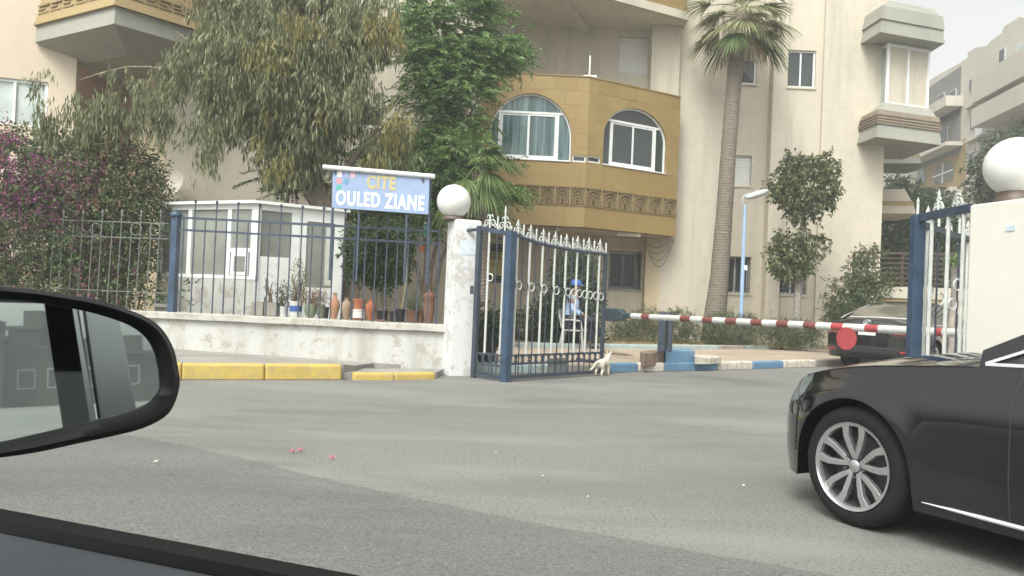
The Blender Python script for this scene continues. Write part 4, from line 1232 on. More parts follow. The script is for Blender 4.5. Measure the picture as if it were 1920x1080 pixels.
def lower_band(pl, a0, a1, zt_, zm_, z0):
    for z, w_ in ((zt_, .03), (zm_, .026), (z0, .05)):
        MB().bar(pl.p(a0, z), pl.p(a1, z), .03, w_).build('rail', M['navy'], gt)
    n = max(2, round((a1 - a0) / .145))
    for k in range(n):
        a = a0 + (a1 - a0) * (k + .5) / n
        mb = MB(); rr = (a1 - a0) / n * .42
        pts = [pl.p(a + rr * math.cos(2 * math.pi * q / 14), (zt_ + zm_) / 2 + (zt_ - zm_) * .5 * math.sin(2 * math.pi * q / 14)) for q in range(14)]
        mb.tube(pts, .009, 5, True).build('oval', M['navy'], gt)
    for k in range(n + 1):
        a = a0 + (a1 - a0) * k / n
        MB().bar(pl.p(a, z0), pl.p(a, zt_), .016, .016).build('short_bar', M['navy'], gt)
lower_band(G1, .04, G1.L - .05, zlo1, zlo2, .05)
for f_, mt, ft in ((.32, 'white_paint', 1), (.57, 'navy', 0), (.80, 'white_paint', 2)):
    a = G1.L * f_; zt_ = zt1 - .03 + (zt2 - zt1) * f_
    MB().tube([G1.p(a, zlo1 if mt != 'navy' else .05), G1.p(a, zt_)], .017 if mt != 'navy' else .010, 8).build('bar', M[mt], gt)
    mb = MB(); finial(mb, G1, a, zt_ + .02, .20 if ft != 2 else .36, ft > 0, 1.3); mb.build('finial', M['white_paint'], gt)
for f_, zz in ((.40, 540), (.86, 551)):
    MB().torus(G1.p(G1.L * f_, G1.uv(905, zz - 20)[1]), .052, .010, G1.u, V(0, 0, 1), 16, 5).build('ring', M['white_paint'], gt)
# main leaf
curve = [(954, 434), (975, 444), (1000, 453), (1030, 461), (1060, 467), (1095, 472), (1136, 477)]
cuv = [G2.uv(x, y) for x, y in curve]
def ztop(a):
    for (p, z), (q, y) in zip(cuv[:-1], cuv[1:]):
        if a <= q: return z + (y - z) * (a - p) / (q - p)
    return cuv[-1][1]
mb = MB(); mb.tube([G2.p(a, z) for a, z in cuv], .026, 8); mb.build('top_rail', M['blue'], gt, smooth=60)
aE = G2.uv(1131, 600)[0]
post(G2, aE, .03, ztop(aE), .05, 'end_post', M['navy'])
zl1 = G2.uv(1040, 664)[1]; zl2 = G2.uv(1040, 679)[1]
lower_band(G2, .06, aE - .03, zl1, zl2, .06)
wb_ = [966, 990, 1014, 1037, 1058, 1079, 1100, 1121]; bb_ = [977, 1001, 1024.5, 1047.5, 1070, 1090.5, 1110.5]
for px in wb_:
    a = G2.uv(px, 560)[0]; z = ztop(a)
    MB().tube([G2.p(a, zl1), G2.p(a, z)], .017, 8).build('bar', M['white_paint'], gt)
    mb = MB(); finial(mb, G2, a, z + .015, .22, True); mb.build('finial', M['white_paint'], gt)
for px in bb_:
    a = G2.uv(px, 560)[0]; z = ztop(a)
    MB().tube([G2.p(a, .06), G2.p(a, z)], .010, 6).build('bar', M['navy'], gt)
    mb = MB(); finial(mb, G2, a, z + .015, .19, False); mb.build('finial', M['white_paint'], gt)
a = aE; mb = MB(); finial(mb, G2, a, ztop(a) + .015, .18, False); mb.build('finial', M['white_paint'], gt)
allb = sorted(wb_ + bb_)
for i, (x0, x1) in enumerate(zip([955] + allb, allb + [1131])):
    xm = (x0 + x1) / 2; a, z = G2.uv(xm, 533 + (xm - 955) * .135)
    MB().torus(G2.p(a, z, .012), .058, .009, G2.u, V(0, 0, 1), 16, 5).build('ring', M['white_paint' if i % 2 or i > 8 else 'navy'], gt)
MB().box(G1.p(-.06, 1.25, .05), (.05, .05, .12)).build('hinge', M['navy'], gt)
# kick plate repair on the lower gate
f = MB(); slab2d(f, G2, [rect(G2.uv(1030, 680)[0], G2.uv(1062, 680)[0], .04, .30)], -.01, .0); f.build('kick_plate', M['grey_iron'], gt)

# right gate, seen almost edge on
rg = thing('entrance_gate', 'right gate leaf of blue posts and white bars by the cream wall', 'gate', G(1716, 775))
QA = P(1716, 560, 7.9); QB = P(1813, 560, 7.05); QC = P(1850, 560, 9.6)
Q1, Q2 = Plane(QA, QB), Plane(QA, QC)
c = Q1.p(0, 0); zq = Q1.uv(1715, 405)[1]
MB().box((c.x, c.y, zq / 2), (.105, .105, zq), math.atan2(Q1.u.y, Q1.u.x)).build('post', M['blue_post'], rg, bevel=.005)
MB().bar(Q1.p(0, zq - .03), Q1.p(Q1.L, Q1.uv(1812, 392)[1]), .04, .075).build('top_rail', M['blue'], rg)
MB().bar(Q1.p(0, .06), Q1.p(Q1.L, .06), .04, .06).build('bottom_rail', M['blue'], rg)
for f_ in (.30, .62, .9):
    a = Q1.L * f_; MB().tube([Q1.p(a, .06), Q1.p(a, zq - .03)], .018, 8).build('bar', M['white_paint'], rg)
for a, h_, fancy in ((-.01, .17, False), (Q1.L * .42, .2, True), (Q1.L * .78, .1, True)):
    mb = MB(); finial(mb, Q1, a, zq + .01, h_, fancy, .8); mb.build('finial', M['white_paint'], rg)
zz0 = Q2.uv(1725, 420)[1]; zz1 = Q2.uv(1808, 447)[1]; ab = Q2.uv(1808, 447)[0]
slope = (zz1 - zz0) / ab
MB().bar(Q2.p(.05, zz0), Q2.p(Q2.L * 1.4, zz0 + slope * Q2.L * 1.4), .04, .06).build('top_rail', M['navy'], rg)
MB().bar(Q2.p(.05, .06), Q2.p(Q2.L * 1.4, .06), .04, .06).build('bottom_rail', M['navy'], rg)
for i, px in enumerate((1736, 1757, 1776, 1796, 1812)):
    a = Q2.uv(px, 520)[0]; zt_ = zz0 + slope * a
    MB().tube([Q2.p(a, .06), Q2.p(a, zt_)], .016 if i % 2 == 0 else .010, 8).build('bar', M['white_paint' if i % 2 == 0 else 'navy'], rg)
    mb = MB(); finial(mb, Q2, a, zt_ + .015, .2, i % 2 == 0); mb.build('finial', M['white_paint'], rg)
for px, y in ((1793, 534), (1783, 571), (1740, 547), (1760, 560)):
    a, z = Q2.uv(px, y); MB().torus(Q2.p(a, z, .012), .062, .010, (Q2.u + V(.8, 0, 0)), V(0, 0, 1), 16, 5).build('ring', M['white_paint'], rg)

# ------------------------------------------------------------------ boom barrier
bp = P(1250, 658, 13.95); ba = P(1139, 588, 14.6); be = P(1815, 625, 9.1)
AP = Plane(ba, be)
bar_ = thing('boom_barrier', 'red brown and white striped boom barrier with dark counterweight across the entrance', 'barrier', (bp.x, bp.y, ZI))
zA0 = AP.uv(1165, 591.5)[1]; zA1 = AP.uv(1800, 624.5)[1]
def apt(px): 
    a = AP.uv(px, 600)[0]; a0 = AP.uv(1165, 600)[0]; a1 = AP.uv(1800, 600)[0]
    return AP.p(a, zA0 + (zA1 - zA0) * (a - a0) / (a1 - a0))
stops = [(1168, 1185, 'teal_dark'), (1185, 1205, 'white_paint'), (1205, 1220, 'brown_stripe'), (1220, 1278, 'white_paint'), (1278, 1297, 'brown_stripe'), (1297, 1320, 'white_paint'), (1320, 1339, 'brown_stripe'), (1339, 1363, 'white_paint'), (1363, 1384, 'brown_stripe'), (1384, 1411, 'white_paint'), (1411, 1432, 'brown_stripe'), (1432, 1459, 'white_paint'), (1459, 1481, 'brown_stripe'), (1481, 1510, 'white_paint'), (1510, 1533, 'brown_stripe'), (1533, 1562, 'white_paint'), (1562, 1584, 'red'), (1584, 1625, 'white_paint'), (1625, 1650, 'red'), (1650, 1712, 'white_paint'), (1712, 1730, 'red'), (1730, 1758, 'white_paint'), (1758, 1770, 'red'), (1770, 1815, 'white_paint')]
for x0, x1, c in stops:
    MB().tube([apt(x0), apt(x1)], .050, 14).build('arm_stripe', M[c], bar_, smooth=50)
u = AP.u; p0 = apt(1172)
def sq(p, w_, h_): return [p + AP.n * w_ + V(0, 0, -h_), p - AP.n * w_ + V(0, 0, -h_), p - AP.n * w_ + V(0, 0, h_), p + AP.n * w_ + V(0, 0, h_)]
MB().loft([sq(p0 - u * .50, .10, .115), sq(p0 - u * .16, .10, .115), sq(p0 - u * .07, .08, .09), sq(p0, .04, .045)]).build('counterweight', M['teal_dark'], bar_, bevel=.012)
zb_ = P(1245, 659, 13.95).z
for px in (1242, 1257.5):
    q = P(px, 620, 13.95 if px < 1250 else 13.86)
    h_ = q.z - zb_ + (620 - 585) * 13.9 / 1507
    MB().box((q.x, q.y, zb_ + h_ / 2), (.125 if px < 1250 else .05, .16, h_), rad(-20)).build('upright', M['navy' if px < 1250 else 'blue'], bar_, bevel=.006)
q = P(1249, 620, 14.05); MB().box((q.x, q.y + .05, zb_ + .28), (.09, .1, .5), rad(-20)).build('inner_plate', M['teal_dark'], bar_)
for px in (1238, 1246, 1254, 1260):
    q = P(px, 586, 13.9); MB().lathe([(.016, 0), (.016, .02), (.008, .03)], (q.x, q.y, q.z - .012), 6).build('bolt', M['navy'], bar_)
dp = apt(1594)
MB().lathe([(.001, -.008), (.145, -.008), (.145, .008), (.001, .008)], dp + AP.n * .06 + V(.0, 0, -.145), 28, AP.n).build('stop_disc', M['red'], bar_, smooth=40)
# concrete block under the posts
blk = thing('barrier_plinth', 'concrete barrier plinth painted blue on its street face', 'plinth', (bp.x, bp.y, 0))
f0, f1 = G(1247, 695), G(1302, 694)
MB().prism([V(f0.x, f0.y + .01, 0), V(f1.x, f1.y + .01, 0), V(f1.x + .02, f1.y + .6, 0), V(f0.x + .02, f0.y + .6, 0)], (0, 0, zb_ + .005)).build('blue_face_block', M['k_blue'], blk, bevel=.015)
f2 = G(1206, 684, ZI)
MB().prism([V(f2.x, f2.y, ZI - .05), V(f0.x + .0, f0.y + .10, ZI - .05), V(f0.x + .012, f0.y + .62, ZI - .05), V(f2.x + .02, f2.y + .5, ZI - .05)], (0, 0, zb_ - ZI + .04)).build('bare_block', plain('earthy concrete', (.24, .175, .13), .95, .3, 6, bmp=.5), blk, bevel=.02)
sl_ = thing('broken_slab', 'broken white painted concrete slab lying beside the blue plinth', 'slab', G(1320, 668, ZI))
zz = ZI + .13
q = [P(1300, 660, 14.6), P(1318, 659, 14.7), P(1345, 667, 14.9), P(1352, 672, 14.7), P(1330, 676, 14.35), P(1303, 674, 14.2)]
MB().add([V(p.x, p.y, zz - .03 * i) for i, p in zip((0, 0, .8, 1, .9, .3), q)] + [V(p.x + .01, p.y + .02, ZI - .01) for p in q], [tuple(range(6))] + [(i, (i + 1) % 6, (i + 1) % 6 + 6, i + 6) for i in range(6)] + [tuple(range(11, 5, -1))]).build('slab', M['k_white'], sl_)
br = thing('fallen_branch', 'dry brown branch lying on the pavement behind the gate', 'branch', G(1160, 662, ZI))
MB().tube([G(1128, 659, ZI + .02), G(1150, 662, ZI + .03), G(1170, 664, ZI + .025), G(1188, 666, ZI + .02)], [.03, .035, .025, .008], 7).build('stem', M['bark'], br)

# ------------------------------------------------------------------ street lamp
lb0 = P(1389, 600, 20.3); ltop = P(1390, 385, 20.3)
lm = thing('street_lamp', 'pale blue street lamp post with grey cobra head beside the palm', 'street lamp', (lb0.x, lb0.y, ZI))
M['lamp_blue'] = plain('pale blue lamp post paint', (.30, .43, .60), .45, .12, 5)
MB().tube([V(lb0.x, lb0.y, ZI), V(lb0.x, lb0.y, ltop.z - 1.5), V(lb0.x, lb0.y, ltop.z)], [.055, .05, .04], 12).build('pole', M['lamp_blue'], lm, smooth=60)
arm = [P(1390, 388, 20.3), P(1391, 376, 20.28), P(1396, 368, 20.25), P(1406, 364, 20.2)]
arm[0] = V(lb0.x, lb0.y, arm[0].z)
MB().tube(arm, .035, 10).build('arm', M['grey_frame'], lm, smooth=60)
hd = P(1416, 365, 20.2)
def hring(t, w_, h_): 
    c = P(1398, 371, 20.2).lerp(P(1441, 358, 20.2), t)
    return [c + V(0, w_ * math.cos(q), h_ * math.sin(q)) for q in [2 * math.pi * k / 12 for k in range(12)]]
MB().loft([hring(0, .04, .035), hring(.15, .08, .07), hring(.45, .13, .10), hring(.8, .12, .085), hring(.97, .06, .05), hring(1, .01, .01)]).build('lamp_head', M['grey_frame'], lm, smooth=70)
MB().box((lb0.x + .06, lb0.y - .04, P(1392, 502, 20.3).z), (.07, .06, .12)).build('junction_box', M['white_frame'], lm)
# ------------------------------------------------------------------ foliage
def unit(a):
    return a / np.maximum(1e-9, np.linalg.norm(a, axis=1, keepdims=True))
def leaf_object(name, pos, dirs, L, Wd, mat, parent, fold=.25, bend=None):
    """one leaf = two quads folded along the midrib"""
    n = len(pos)
    side = unit(np.cross(dirs, rng.normal(size=(n, 3))))
    nrm = np.cross(side, dirs)
    L = L[:, None]; Wd = Wd[:, None]
    b = pos; tip = pos + dirs * L
    mid = pos + dirs * L * .45 + nrm * Wd * fold
    l = pos + dirs * L * .42 - side * Wd * .5
    r = pos + dirs * L * .42 + side * Wd * .5
    if bend is not None: tip = tip + np.array([0, 0, -1.0]) * L * bend
    v = np.stack([b, l, tip, r, mid], 1).reshape(-1, 3)
    o0 = np.array(LOC[parent.name]) if parent is not None else np.zeros(3)
    v = v - o0
    i = (np.arange(n) * 5)[:, None]
    f = np.concatenate([i + np.array([[0, 1, 4]]), i + np.array([[1, 2, 4]]), i + np.array([[0, 4, 3]]), i + np.array([[4, 2, 3]])], 1).reshape(-1)
    me = bpy.data.meshes.new(name)
    me.vertices.add(len(v)); me.vertices.foreach_set('co', v.astype(np.float32).ravel())
    me.loops.add(len(f)); me.loops.foreach_set('vertex_index', f.astype(np.int32))
    nf = len(f) // 3
    me.polygons.add(nf); me.polygons.foreach_set('loop_start', (np.arange(nf) * 3).astype(np.int32)); me.polygons.foreach_set('loop_total', np.full(nf, 3, np.int32))
    me.update(); me.validate()
    o = link(name, me, mat, parent)
    return tag(o, kind='stuff')
def twigs_in(clumps, n, hollow=.35):
    """points spread through ellipsoidal clumps: (centre, radii, weight)"""
    wts = np.array([c[2] for c in clumps], float); wts /= wts.sum()
    idx = rng.choice(len(clumps), n, p=wts)
    d = unit(rng.normal(size=(n, 3)))
    r = (hollow ** 3 + (1 - hollow ** 3) * rng.random(n)) ** (1 / 3)
    r = r * (1 + .12 * rng.normal(size=n))
    C = np.array([tuple(c[0]) for c in clumps]); Rr = np.array([c[1] if hasattr(c[1], '__len__') else (c[1],) * 3 for c in clumps])
    return C[idx] + d * r[:, None] * Rr[idx], d, idx
def sprays(tp, td, k, length, L, Wd, droop=0.0, spread=.8, jitter=.02, outw=.6):
    """k leaves along each twig"""
    n = len(tp)
    tdir = unit(td * outw + rng.normal(size=(n, 3)) * .5 + np.array([0, 0, -droop]))
    t = np.repeat(np.arange(n), k)
    u = rng.random(n * k)
    pos = tp[t] + tdir[t] * (u * length)[:, None] + rng.normal(size=(n * k, 3)) * jitter
    dr = unit(tdir[t] + rng.normal(size=(n * k, 3)) * spread + np.array([0, 0, -droop]))
    return pos, dr, L * rng.uniform(.65, 1.25, n * k), Wd * rng.uniform(.7, 1.25, n * k)
def pinnate(tp, td, k, length, L, Wd, droop=.3, up=.0):
    """k leaflets in two ranks along each twig, drooping towards the tip"""
    n = len(tp)
    tdir = unit(td + rng.normal(size=(n, 3)) * .25 + np.array([0, 0, up]))
    side = unit(np.cross(tdir, np.array([0, 0, 1.0])) + rng.normal(size=(n, 3)) * .25)
    t = np.repeat(np.arange(n), k); u = np.tile(np.linspace(.1, 1, k), n) + rng.normal(size=n * k) * .02
    s_ = np.tile(np.where(np.arange(k) % 2 == 0, 1.0, -1.0), n)
    pos = tp[t] + tdir[t] * (u * length)[:, None] + np.array([0, 0, -1.0]) * (droop * length * u ** 2)[:, None]
    dr = unit(side[t] * (s_ * .8)[:, None] + tdir[t] * .55 + rng.normal(size=(n * k, 3)) * .18 + np.array([0, 0, -droop]))
    return pos, dr, L * rng.uniform(.75, 1.2, n * k) * (1.1 - .35 * np.clip(u, 0, 1)), Wd * rng.uniform(.8, 1.2, n * k)
def limb(mb, p, q, r0, r1, sag=0.0, n=6, wob=.04):
    p = Vector(p); q = Vector(q); pts = []
    for k in range(n + 1):
        t = k / n; x = p.lerp(q, t) + V(0, 0, sag * math.sin(math.pi * t))
        if 0 < k < n: x += V(random.uniform(-wob, wob), random.uniform(-wob, wob), random.uniform(-wob, wob))
        pts.append(x)
    mb.tube(pts, [r0 + (r1 - r0) * k / n for k in range(n + 1)], 8)
    return pts[-1]
def cl(px, py, d, rx, rz, ry=None, wgt=None):
    """clump given by picture position and radii in pixels"""
    c = P(px, py, d); s = d / FPX
    r = (rx * s, (ry if ry else (rx + rz) / 2) * s, rz * s)
    return (c, r, wgt if wgt else (r[0] * r[1] * r[2]) ** (2 / 3))

GREENS = lambda a, k=.45: [(0, mul(a, 1 - k)), (.5, a), (1, mul(a, 1 + k))]
M['euc'] = leafmat('eucalyptus leaf', [(0, (.075, .096, .040)), (.45, (.165, .195, .088)), (.85, (.27, .30, .16)), (1, (.38, .41, .25))], [(0, (.13, .13, .045)), (.6, (.22, .215, .085)), (1, (.31, .28, .12))], .35, .9, (.62, .70))
M['melia'] = leafmat('bright green leaflet', [(0, (.055, .115, .03)), (.5, (.135, .24, .07)), (1, (.27, .38, .15))], None, .35)
M['dark_leaf'] = leafmat('dark green leaf', [(0, (.030, .052, .026)), (.5, (.062, .10, .046)), (1, (.12, .17, .085))], None, .3)
M['citrus'] = leafmat('citrus leaf', [(0, (.025, .05, .018)), (.5, (.05, .092, .032)), (1, (.10, .16, .06))], None, .3)
M['boug'] = leafmat('bougainvillea leaf', [(0, (.042, .065, .026)), (.5, (.095, .135, .052)), (1, (.18, .22, .10))], None, .3)
M['bract'] = leafmat('magenta bract', [(0, (.15, .035, .11)), (.55, (.29, .075, .21)), (.85, (.36, .14, .23)), (1, (.42, .28, .22))], None, .4)
M['dry_leaf'] = leafmat('dry brown bract', [(0, (.15, .09, .06)), (.6, (.27, .18, .11)), (1, (.42, .33, .22))], None, .3)
M['hedge'] = leafmat('lavender green leaf', [(0, (.06, .08, .038)), (.5, (.13, .155, .08)), (1, (.25, .27, .16))], None, .3)
M['ficus'] = leafmat('ficus leaf', [(0, (.048, .066, .026)), (.5, (.11, .138, .056)), (1, (.23, .255, .12))], None, .3)
M['vine'] = leafmat('vine leaf', [(0, (.035, .055, .022)), (.5, (.08, .115, .045)), (1, (.15, .18, .08))], [(0, (.13, .08, .045)), (1, (.22, .14, .08))], .3, 2.0)
M['far_leaf'] = leafmat('distant leaf', [(0, (.045, .065, .035)), (.5, (.085, .115, .062)), (1, (.14, .17, .10))], None, .3)
M['grass'] = leafmat('weed blade', [(0, (.10, .12, .035)), (.5, (.18, .19, .06)), (1, (.30, .27, .11))], None, .3)
M['twig'] = plain('dry twig', (.15, .115, .085), .9, .3, 12)

# ---- eucalyptus
tb = P(655, 592, 15.1)
eu = thing('eucalyptus_tree', 'big grey green eucalyptus with drooping leaves in front of the building', 'tree', (tb.x, tb.y, .3))
t1, t2, t3 = P(655, 500, 15.05), P(636, 430, 15.0), P(585, 350, 14.9)
mb = MB(); mb.tube([tb, P(658, 545, 15.08), t1, t2, P(612, 392, 14.95), t3, P(560, 260, 14.9), P(555, 130, 14.9), P(560, -60, 15)], [.19, .165, .155, .17, .20, .24, .20, .15, .09], 12)
for (a, b_, r0, r1, sg_) in ((P(585, 350, 14.9), P(410, 150, 14.6), .12, .03, .1), (P(410, 150, 14.6), P(150, 150, 14.3), .03, .012, .25), (P(612, 380, 14.9), P(720, 235, 14.6), .10, .02, .1), (P(560, 250, 14.9), P(690, 60, 14.8), .09, .02, 0), (P(558, 200, 14.9), P(430, 40, 14.8), .09, .02, 0), (P(560, 120, 14.9), P(640, -80, 15), .07, .02, 0), (P(480, 230, 14.6), P(330, 60, 14.4), .04, .015, .1), (P(570, 300, 14.7), P(500, 120, 13.9), .07, .02, .1), (P(700, 250, 14.6), P(770, 170, 14.4), .02, .01, .1)):
    limb(mb, a, b_, r0, r1, sg_)
mb.build('trunk', M['bark'], eu, smooth=70)
cls = [cl(575, 60, 14.8, 185, 95, 110), cl(420, 60, 14.6, 70, 70, 70), cl(690, 40, 14.8, 70, 60, 70), cl(500, 170, 14.3, 130, 95, 80), cl(620, 190, 14.6, 90, 90, 80), cl(430, 210, 14.3, 75, 85, 70), cl(560, 270, 14.5, 85, 65, 70), cl(360, 130, 14.4, 60, 55, 50), cl(520, -60, 14.8, 200, 90, 110),
       cl(255, 195, 14.1, 75, 55, 40), cl(175, 215, 13.9, 65, 50, 36), cl(110, 220, 13.7, 45, 34, 30), cl(315, 180, 14.1, 42, 65, 36), cl(80, 150, 13.9, 16, 12, 12), cl(715, 270, 14.4, 65, 40, 36), cl(525, 330, 14.1, 26, 34, 22), cl(400, 260, 14.2, 40, 45, 30), cl(680, 320, 14.3, 42, 34, 30), cl(590, 130, 13.8, 120, 90, 40), cl(470, 90, 13.8, 90, 80, 40)]
bc, bd, _ = twigs_in(cls, 1050, .15)
bi = np.repeat(np.arange(len(bc)), 9)
tp = bc[bi] + rng.normal(size=(len(bi), 3)) * np.array([.075, .075, .13]); td = bd[bi]
# thin some regions so that the wall shows through
keep = np.sin(tp[:, 0] * 3.1 + 1.3) * np.sin(tp[:, 2] * 3.7 + .4) * np.sin(tp[:, 1] * 2.3) > -.42
tp, td = tp[keep], td[keep]
pos, dr, L, Wd = sprays(tp, td, 8, .24, .15, .025, 1.6, .45, .03, .25)
leaf_object('crown', pos, dr, L, Wd, M['euc'], eu, .15)
M['euc_yellow'] = leafmat('yellowing eucalyptus leaf', [(0, (.15, .145, .045)), (.5, (.24, .225, .075)), (.85, (.32, .285, .11)), (1, (.36, .24, .09))], None, .35)
ycl = [cl(525, 297, 13.9, 26, 30, 16), cl(610, 205, 13.9, 13, 16, 12), cl(487, 255, 13.8, 10, 16, 10), cl(748, 222, 14.1, 26, 30, 18), cl(735, 258, 14.1, 20, 22, 14), cl(500, 95, 13.5, 50, 40, 14), cl(720, 45, 14.1, 42, 42, 16), cl(505, 200, 13.7, 16, 24, 12), cl(560, 40, 13.6, 50, 30, 14), cl(700, 300, 14.0, 24, 20, 14)]
yt, yd, _ = twigs_in(ycl, 330, .1)
pos, dr, L, Wd = sprays(yt, yd, 8, .22, .14, .023, 1.6, .42, .03, .25)
leaf_object('yellow_foliage', pos, dr, L, Wd, M['euc_yellow'], eu, .15)
# thin hanging twigs
mb = MB()
for i in range(0, len(tp), 14):
    p = Vector(tp[i]); mb.tube([p + V(0, 0, .12), p, p + V(random.uniform(-.1, .1), random.uniform(-.1, .1), -.3)], [.006, .005, .003], 3)
mb.build('twigs', M['twig'], eu, weld=False)['kind'] = 'stuff'

# ---- bright pinnate tree right of it
fb = P(866, 560, 17.0)
me_ = thing('feathery_tree', 'bright green feathery tree between the eucalyptus and the arched windows', 'tree', (fb.x, fb.y, .2))
mb = MB(); mb.tube([fb, P(862, 420, 17), P(860, 300, 17), P(850, 200, 17), P(835, 90, 17), P(830, -20, 17)], [.09, .085, .075, .065, .05, .03], 9)
for (x, y) in ((910, 170), (770, 120), (930, 100), (780, 200), (880, 30), (800, 30), (905, 60)):
    limb(mb, P(852, min(y + 110, 300), 17), P(x, y, 17 + random.uniform(-.5, .5)), .04, .012, .05)
mb.build('trunk', M['bark'], me_, smooth=70)
cls = [cl(835, 25, 17, 80, 50), cl(905, 100, 16.8, 72, 38), cl(810, 115, 16.8, 58, 45), cl(860, 160, 16.6, 60, 34), cl(915, 40, 17, 34, 40), cl(790, 60, 17, 36, 45), cl(945, 105, 16.8, 34, 20), cl(800, 180, 16.6, 50, 34), cl(890, 130, 16.5, 50, 22), cl(830, 90, 16.4, 60, 24), cl(900, -10, 17, 28, 30)]
bc, bd, _ = twigs_in(cls, 270, .2)
bi = np.repeat(np.arange(len(bc)), 7)
tp = bc[bi] + rng.normal(size=(len(bi), 3)) * np.array([.16, .16, .045]); td = (bd[bi] + rng.normal(size=(len(bi), 3)) * .4) * np.array([1, 1, .3])
pos, dr, L, Wd = pinnate(tp, td, 20, .42, .105, .034, .35, .1)
leaf_object('crown', pos, dr, L, Wd, M['melia'], me_)
# ---- dark shrub mass below
sb = P(800, 540, 16.5)
sh = thing('dark_shrub_tree', 'dense dark green tree behind the name sign and globe lamp', 'tree', (sb.x, sb.y, .2))
mb = MB()
for (x, y) in ((790, 330), (840, 320), (740, 330), (870, 360)):
    limb(mb, P(800 + (x - 800) * .1, 560, 16.5), P(x, y, 16.5 + random.uniform(-.4, .2)), .05, .015)
mb.build('trunk', M['bark'], sh, smooth=70)
cls = [cl(760, 330, 16.5, 95, 60), cl(850, 310, 16.4, 75, 60), cl(800, 270, 16.6, 65, 45), cl(905, 350, 16.6, 55, 50), cl(700, 350, 16.5, 60, 50), cl(760, 400, 16.6, 110, 34), cl(860, 250, 16.7, 55, 40), cl(880, 400, 16.6, 40, 34)]
bc, bd, _ = twigs_in(cls, 380, .3)
bi = np.repeat(np.arange(len(bc)), 6)
tp = bc[bi] + rng.normal(size=(len(bi), 3)) * np.array([.16, .16, .06]); td = bd[bi] * np.array([1, 1, .4])
pos, dr, L, Wd = pinnate(tp, td, 18, .40, .11, .034, .5, .1)
leaf_object('crown', pos, dr, L, Wd, M['melia'], sh)
# ---- feathery fronds left under the eucalyptus
q = P(520, 420, 15.4)
fe = thing('fern_leaf_tree', 'small fern leaved tree poking out left of the eucalyptus trunk', 'tree', (q.x, q.y, .3))
mb = MB(); limb(mb, V(q.x, q.y, .3), P(545, 330, 15.4), .06, .03); mb.build('trunk', M['bark'], fe, smooth=70)
pos_, dr_ = [], []
for k in range(34):
    a = P(random.uniform(510, 600), random.uniform(315, 360), 15.4 + random.uniform(-.4, .3))
    b_ = a + V(random.uniform(-.95, .4), random.uniform(-.5, .3), random.uniform(-.28, .12))
    for j in range(26):
        t = j / 26; p = a.lerp(b_, t) + V(0, 0, -.15 * t * t)
        for s_ in (-1, 1):
            dd = (b_ - a).normalized(); sd = dd.cross(V(0, 0, 1)).normalized() * s_
            pos_.append(p); dr_.append((sd * .8 + dd * .5 + V(0, 0, random.uniform(-.4, .1))).normalized())
n = len(pos_)
leaf_object('crown', np.array([tuple(p) for p in pos_]), np.array([tuple(p) for p in dr_]), .13 * rng.uniform(.7, 1.1, n), .026 * rng.uniform(.7, 1.2, n), M['dark_leaf'], fe)

# ---- fan palm fronds
def fan_frond(mb, base, direction, stalk, rad_, nleaf=26, span=2.5, droop=.35, wd=.05):
    """a costapalmate leaf: stalk, then segments radiating in a plane"""
    d = Vector(direction).normalized()
    hub = Vector(base) + d * stalk + V(0, 0, -droop * .25 * stalk)
    mid = Vector(base).lerp(hub, .5) + V(0, 0, .08 * stalk)
    mb.tube([base, mid, hub], [.022, .016, .012], 5)
    side = d.cross(V(0, 0, 1))
    if side.length < .1: side = V(1, 0, 0)
    side.normalize(); up_ = side.cross(d).normalized()
    for k in range(nleaf):
        q = -span / 2 + span * k / (nleaf - 1)
        dd = (d * math.cos(q) + side * math.sin(q) + up_ * random.uniform(.02, .16)).normalized()
        ln = rad_ * (1 - .25 * abs(q) / (span / 2)) * random.uniform(.9, 1.08)
        sd = dd.cross(up_).normalized()
        pts = []
        for j, (t, w_) in enumerate(((0, .15), (.35, 1.0), (.7, .75), (1.0, .04))):
            c = hub + dd * (ln * t) + V(0, 0, -droop * ln * t ** 2.4)
            pts.append((c - sd * (w_ * wd / 2), c + up_ * (.12 * wd), c + sd * (w_ * wd / 2)))
        vs = [p for tr in pts for p in tr]; fs = []
        for j in range(3):
            fs += [(j * 3, j * 3 + 1, j * 3 + 4, j * 3 + 3), (j * 3 + 1, j * 3 + 2, j * 3 + 5, j * 3 + 4)]
        mb.add(vs, fs)
M['palm_leaf'] = leafmat('palm leaf', [(0, (.13, .145, .065)), (.5, (.24, .26, .12)), (1, (.40, .42, .24))], None, .3)
M['palm_green'] = leafmat('green palm leaf', [(0, (.06, .10, .03)), (.5, (.125, .19, .06)), (1, (.24, .31, .13))], None, .35)
M['palm_dry'] = leafmat('dry palm leaf', [(0, (.20, .155, .09)), (.5, (.32, .255, .155)), (1, (.42, .36, .24))], None, .3)
def palm_bark():
    m, t, b, out = nodes('palm trunk bark')
    tc = t.nodes.new("ShaderNodeTexCoord"); wv = t.nodes.new("ShaderNodeTexWave"); wv.bands_direction = 'Z'
    wv.inputs['Scale'].default_value = 4.5; wv.inputs['Distortion'].default_value = 6; wv.inputs['Detail'].default_value = 4
    t.links.new(tc.outputs['Object'], wv.inputs['Vector'])
    c = ramp(t, wv.outputs['Fac'], [(.2, (.175, .15, .12)), (.7, (.225, .195, .155))])
    c = mix(t, ramp(t, noise(t, 9, 6, .7), [(.45, 0.0), (.75, .6)]), c, (.10, .08, .062))
    t.links.new(c, b.inputs['Base Color']); b.inputs['Roughness'].default_value = .95
    bump(t, b, wv.outputs['Fac'], .35, .03)
    return m
M['palm_bark'] = palm_bark()
p0 = P(1341, 640, 21.2)
pm = thing('fan_palm', 'tall fan palm with a shaggy crown in front of the cream wing', 'palm', (p0.x, p0.y, .2))
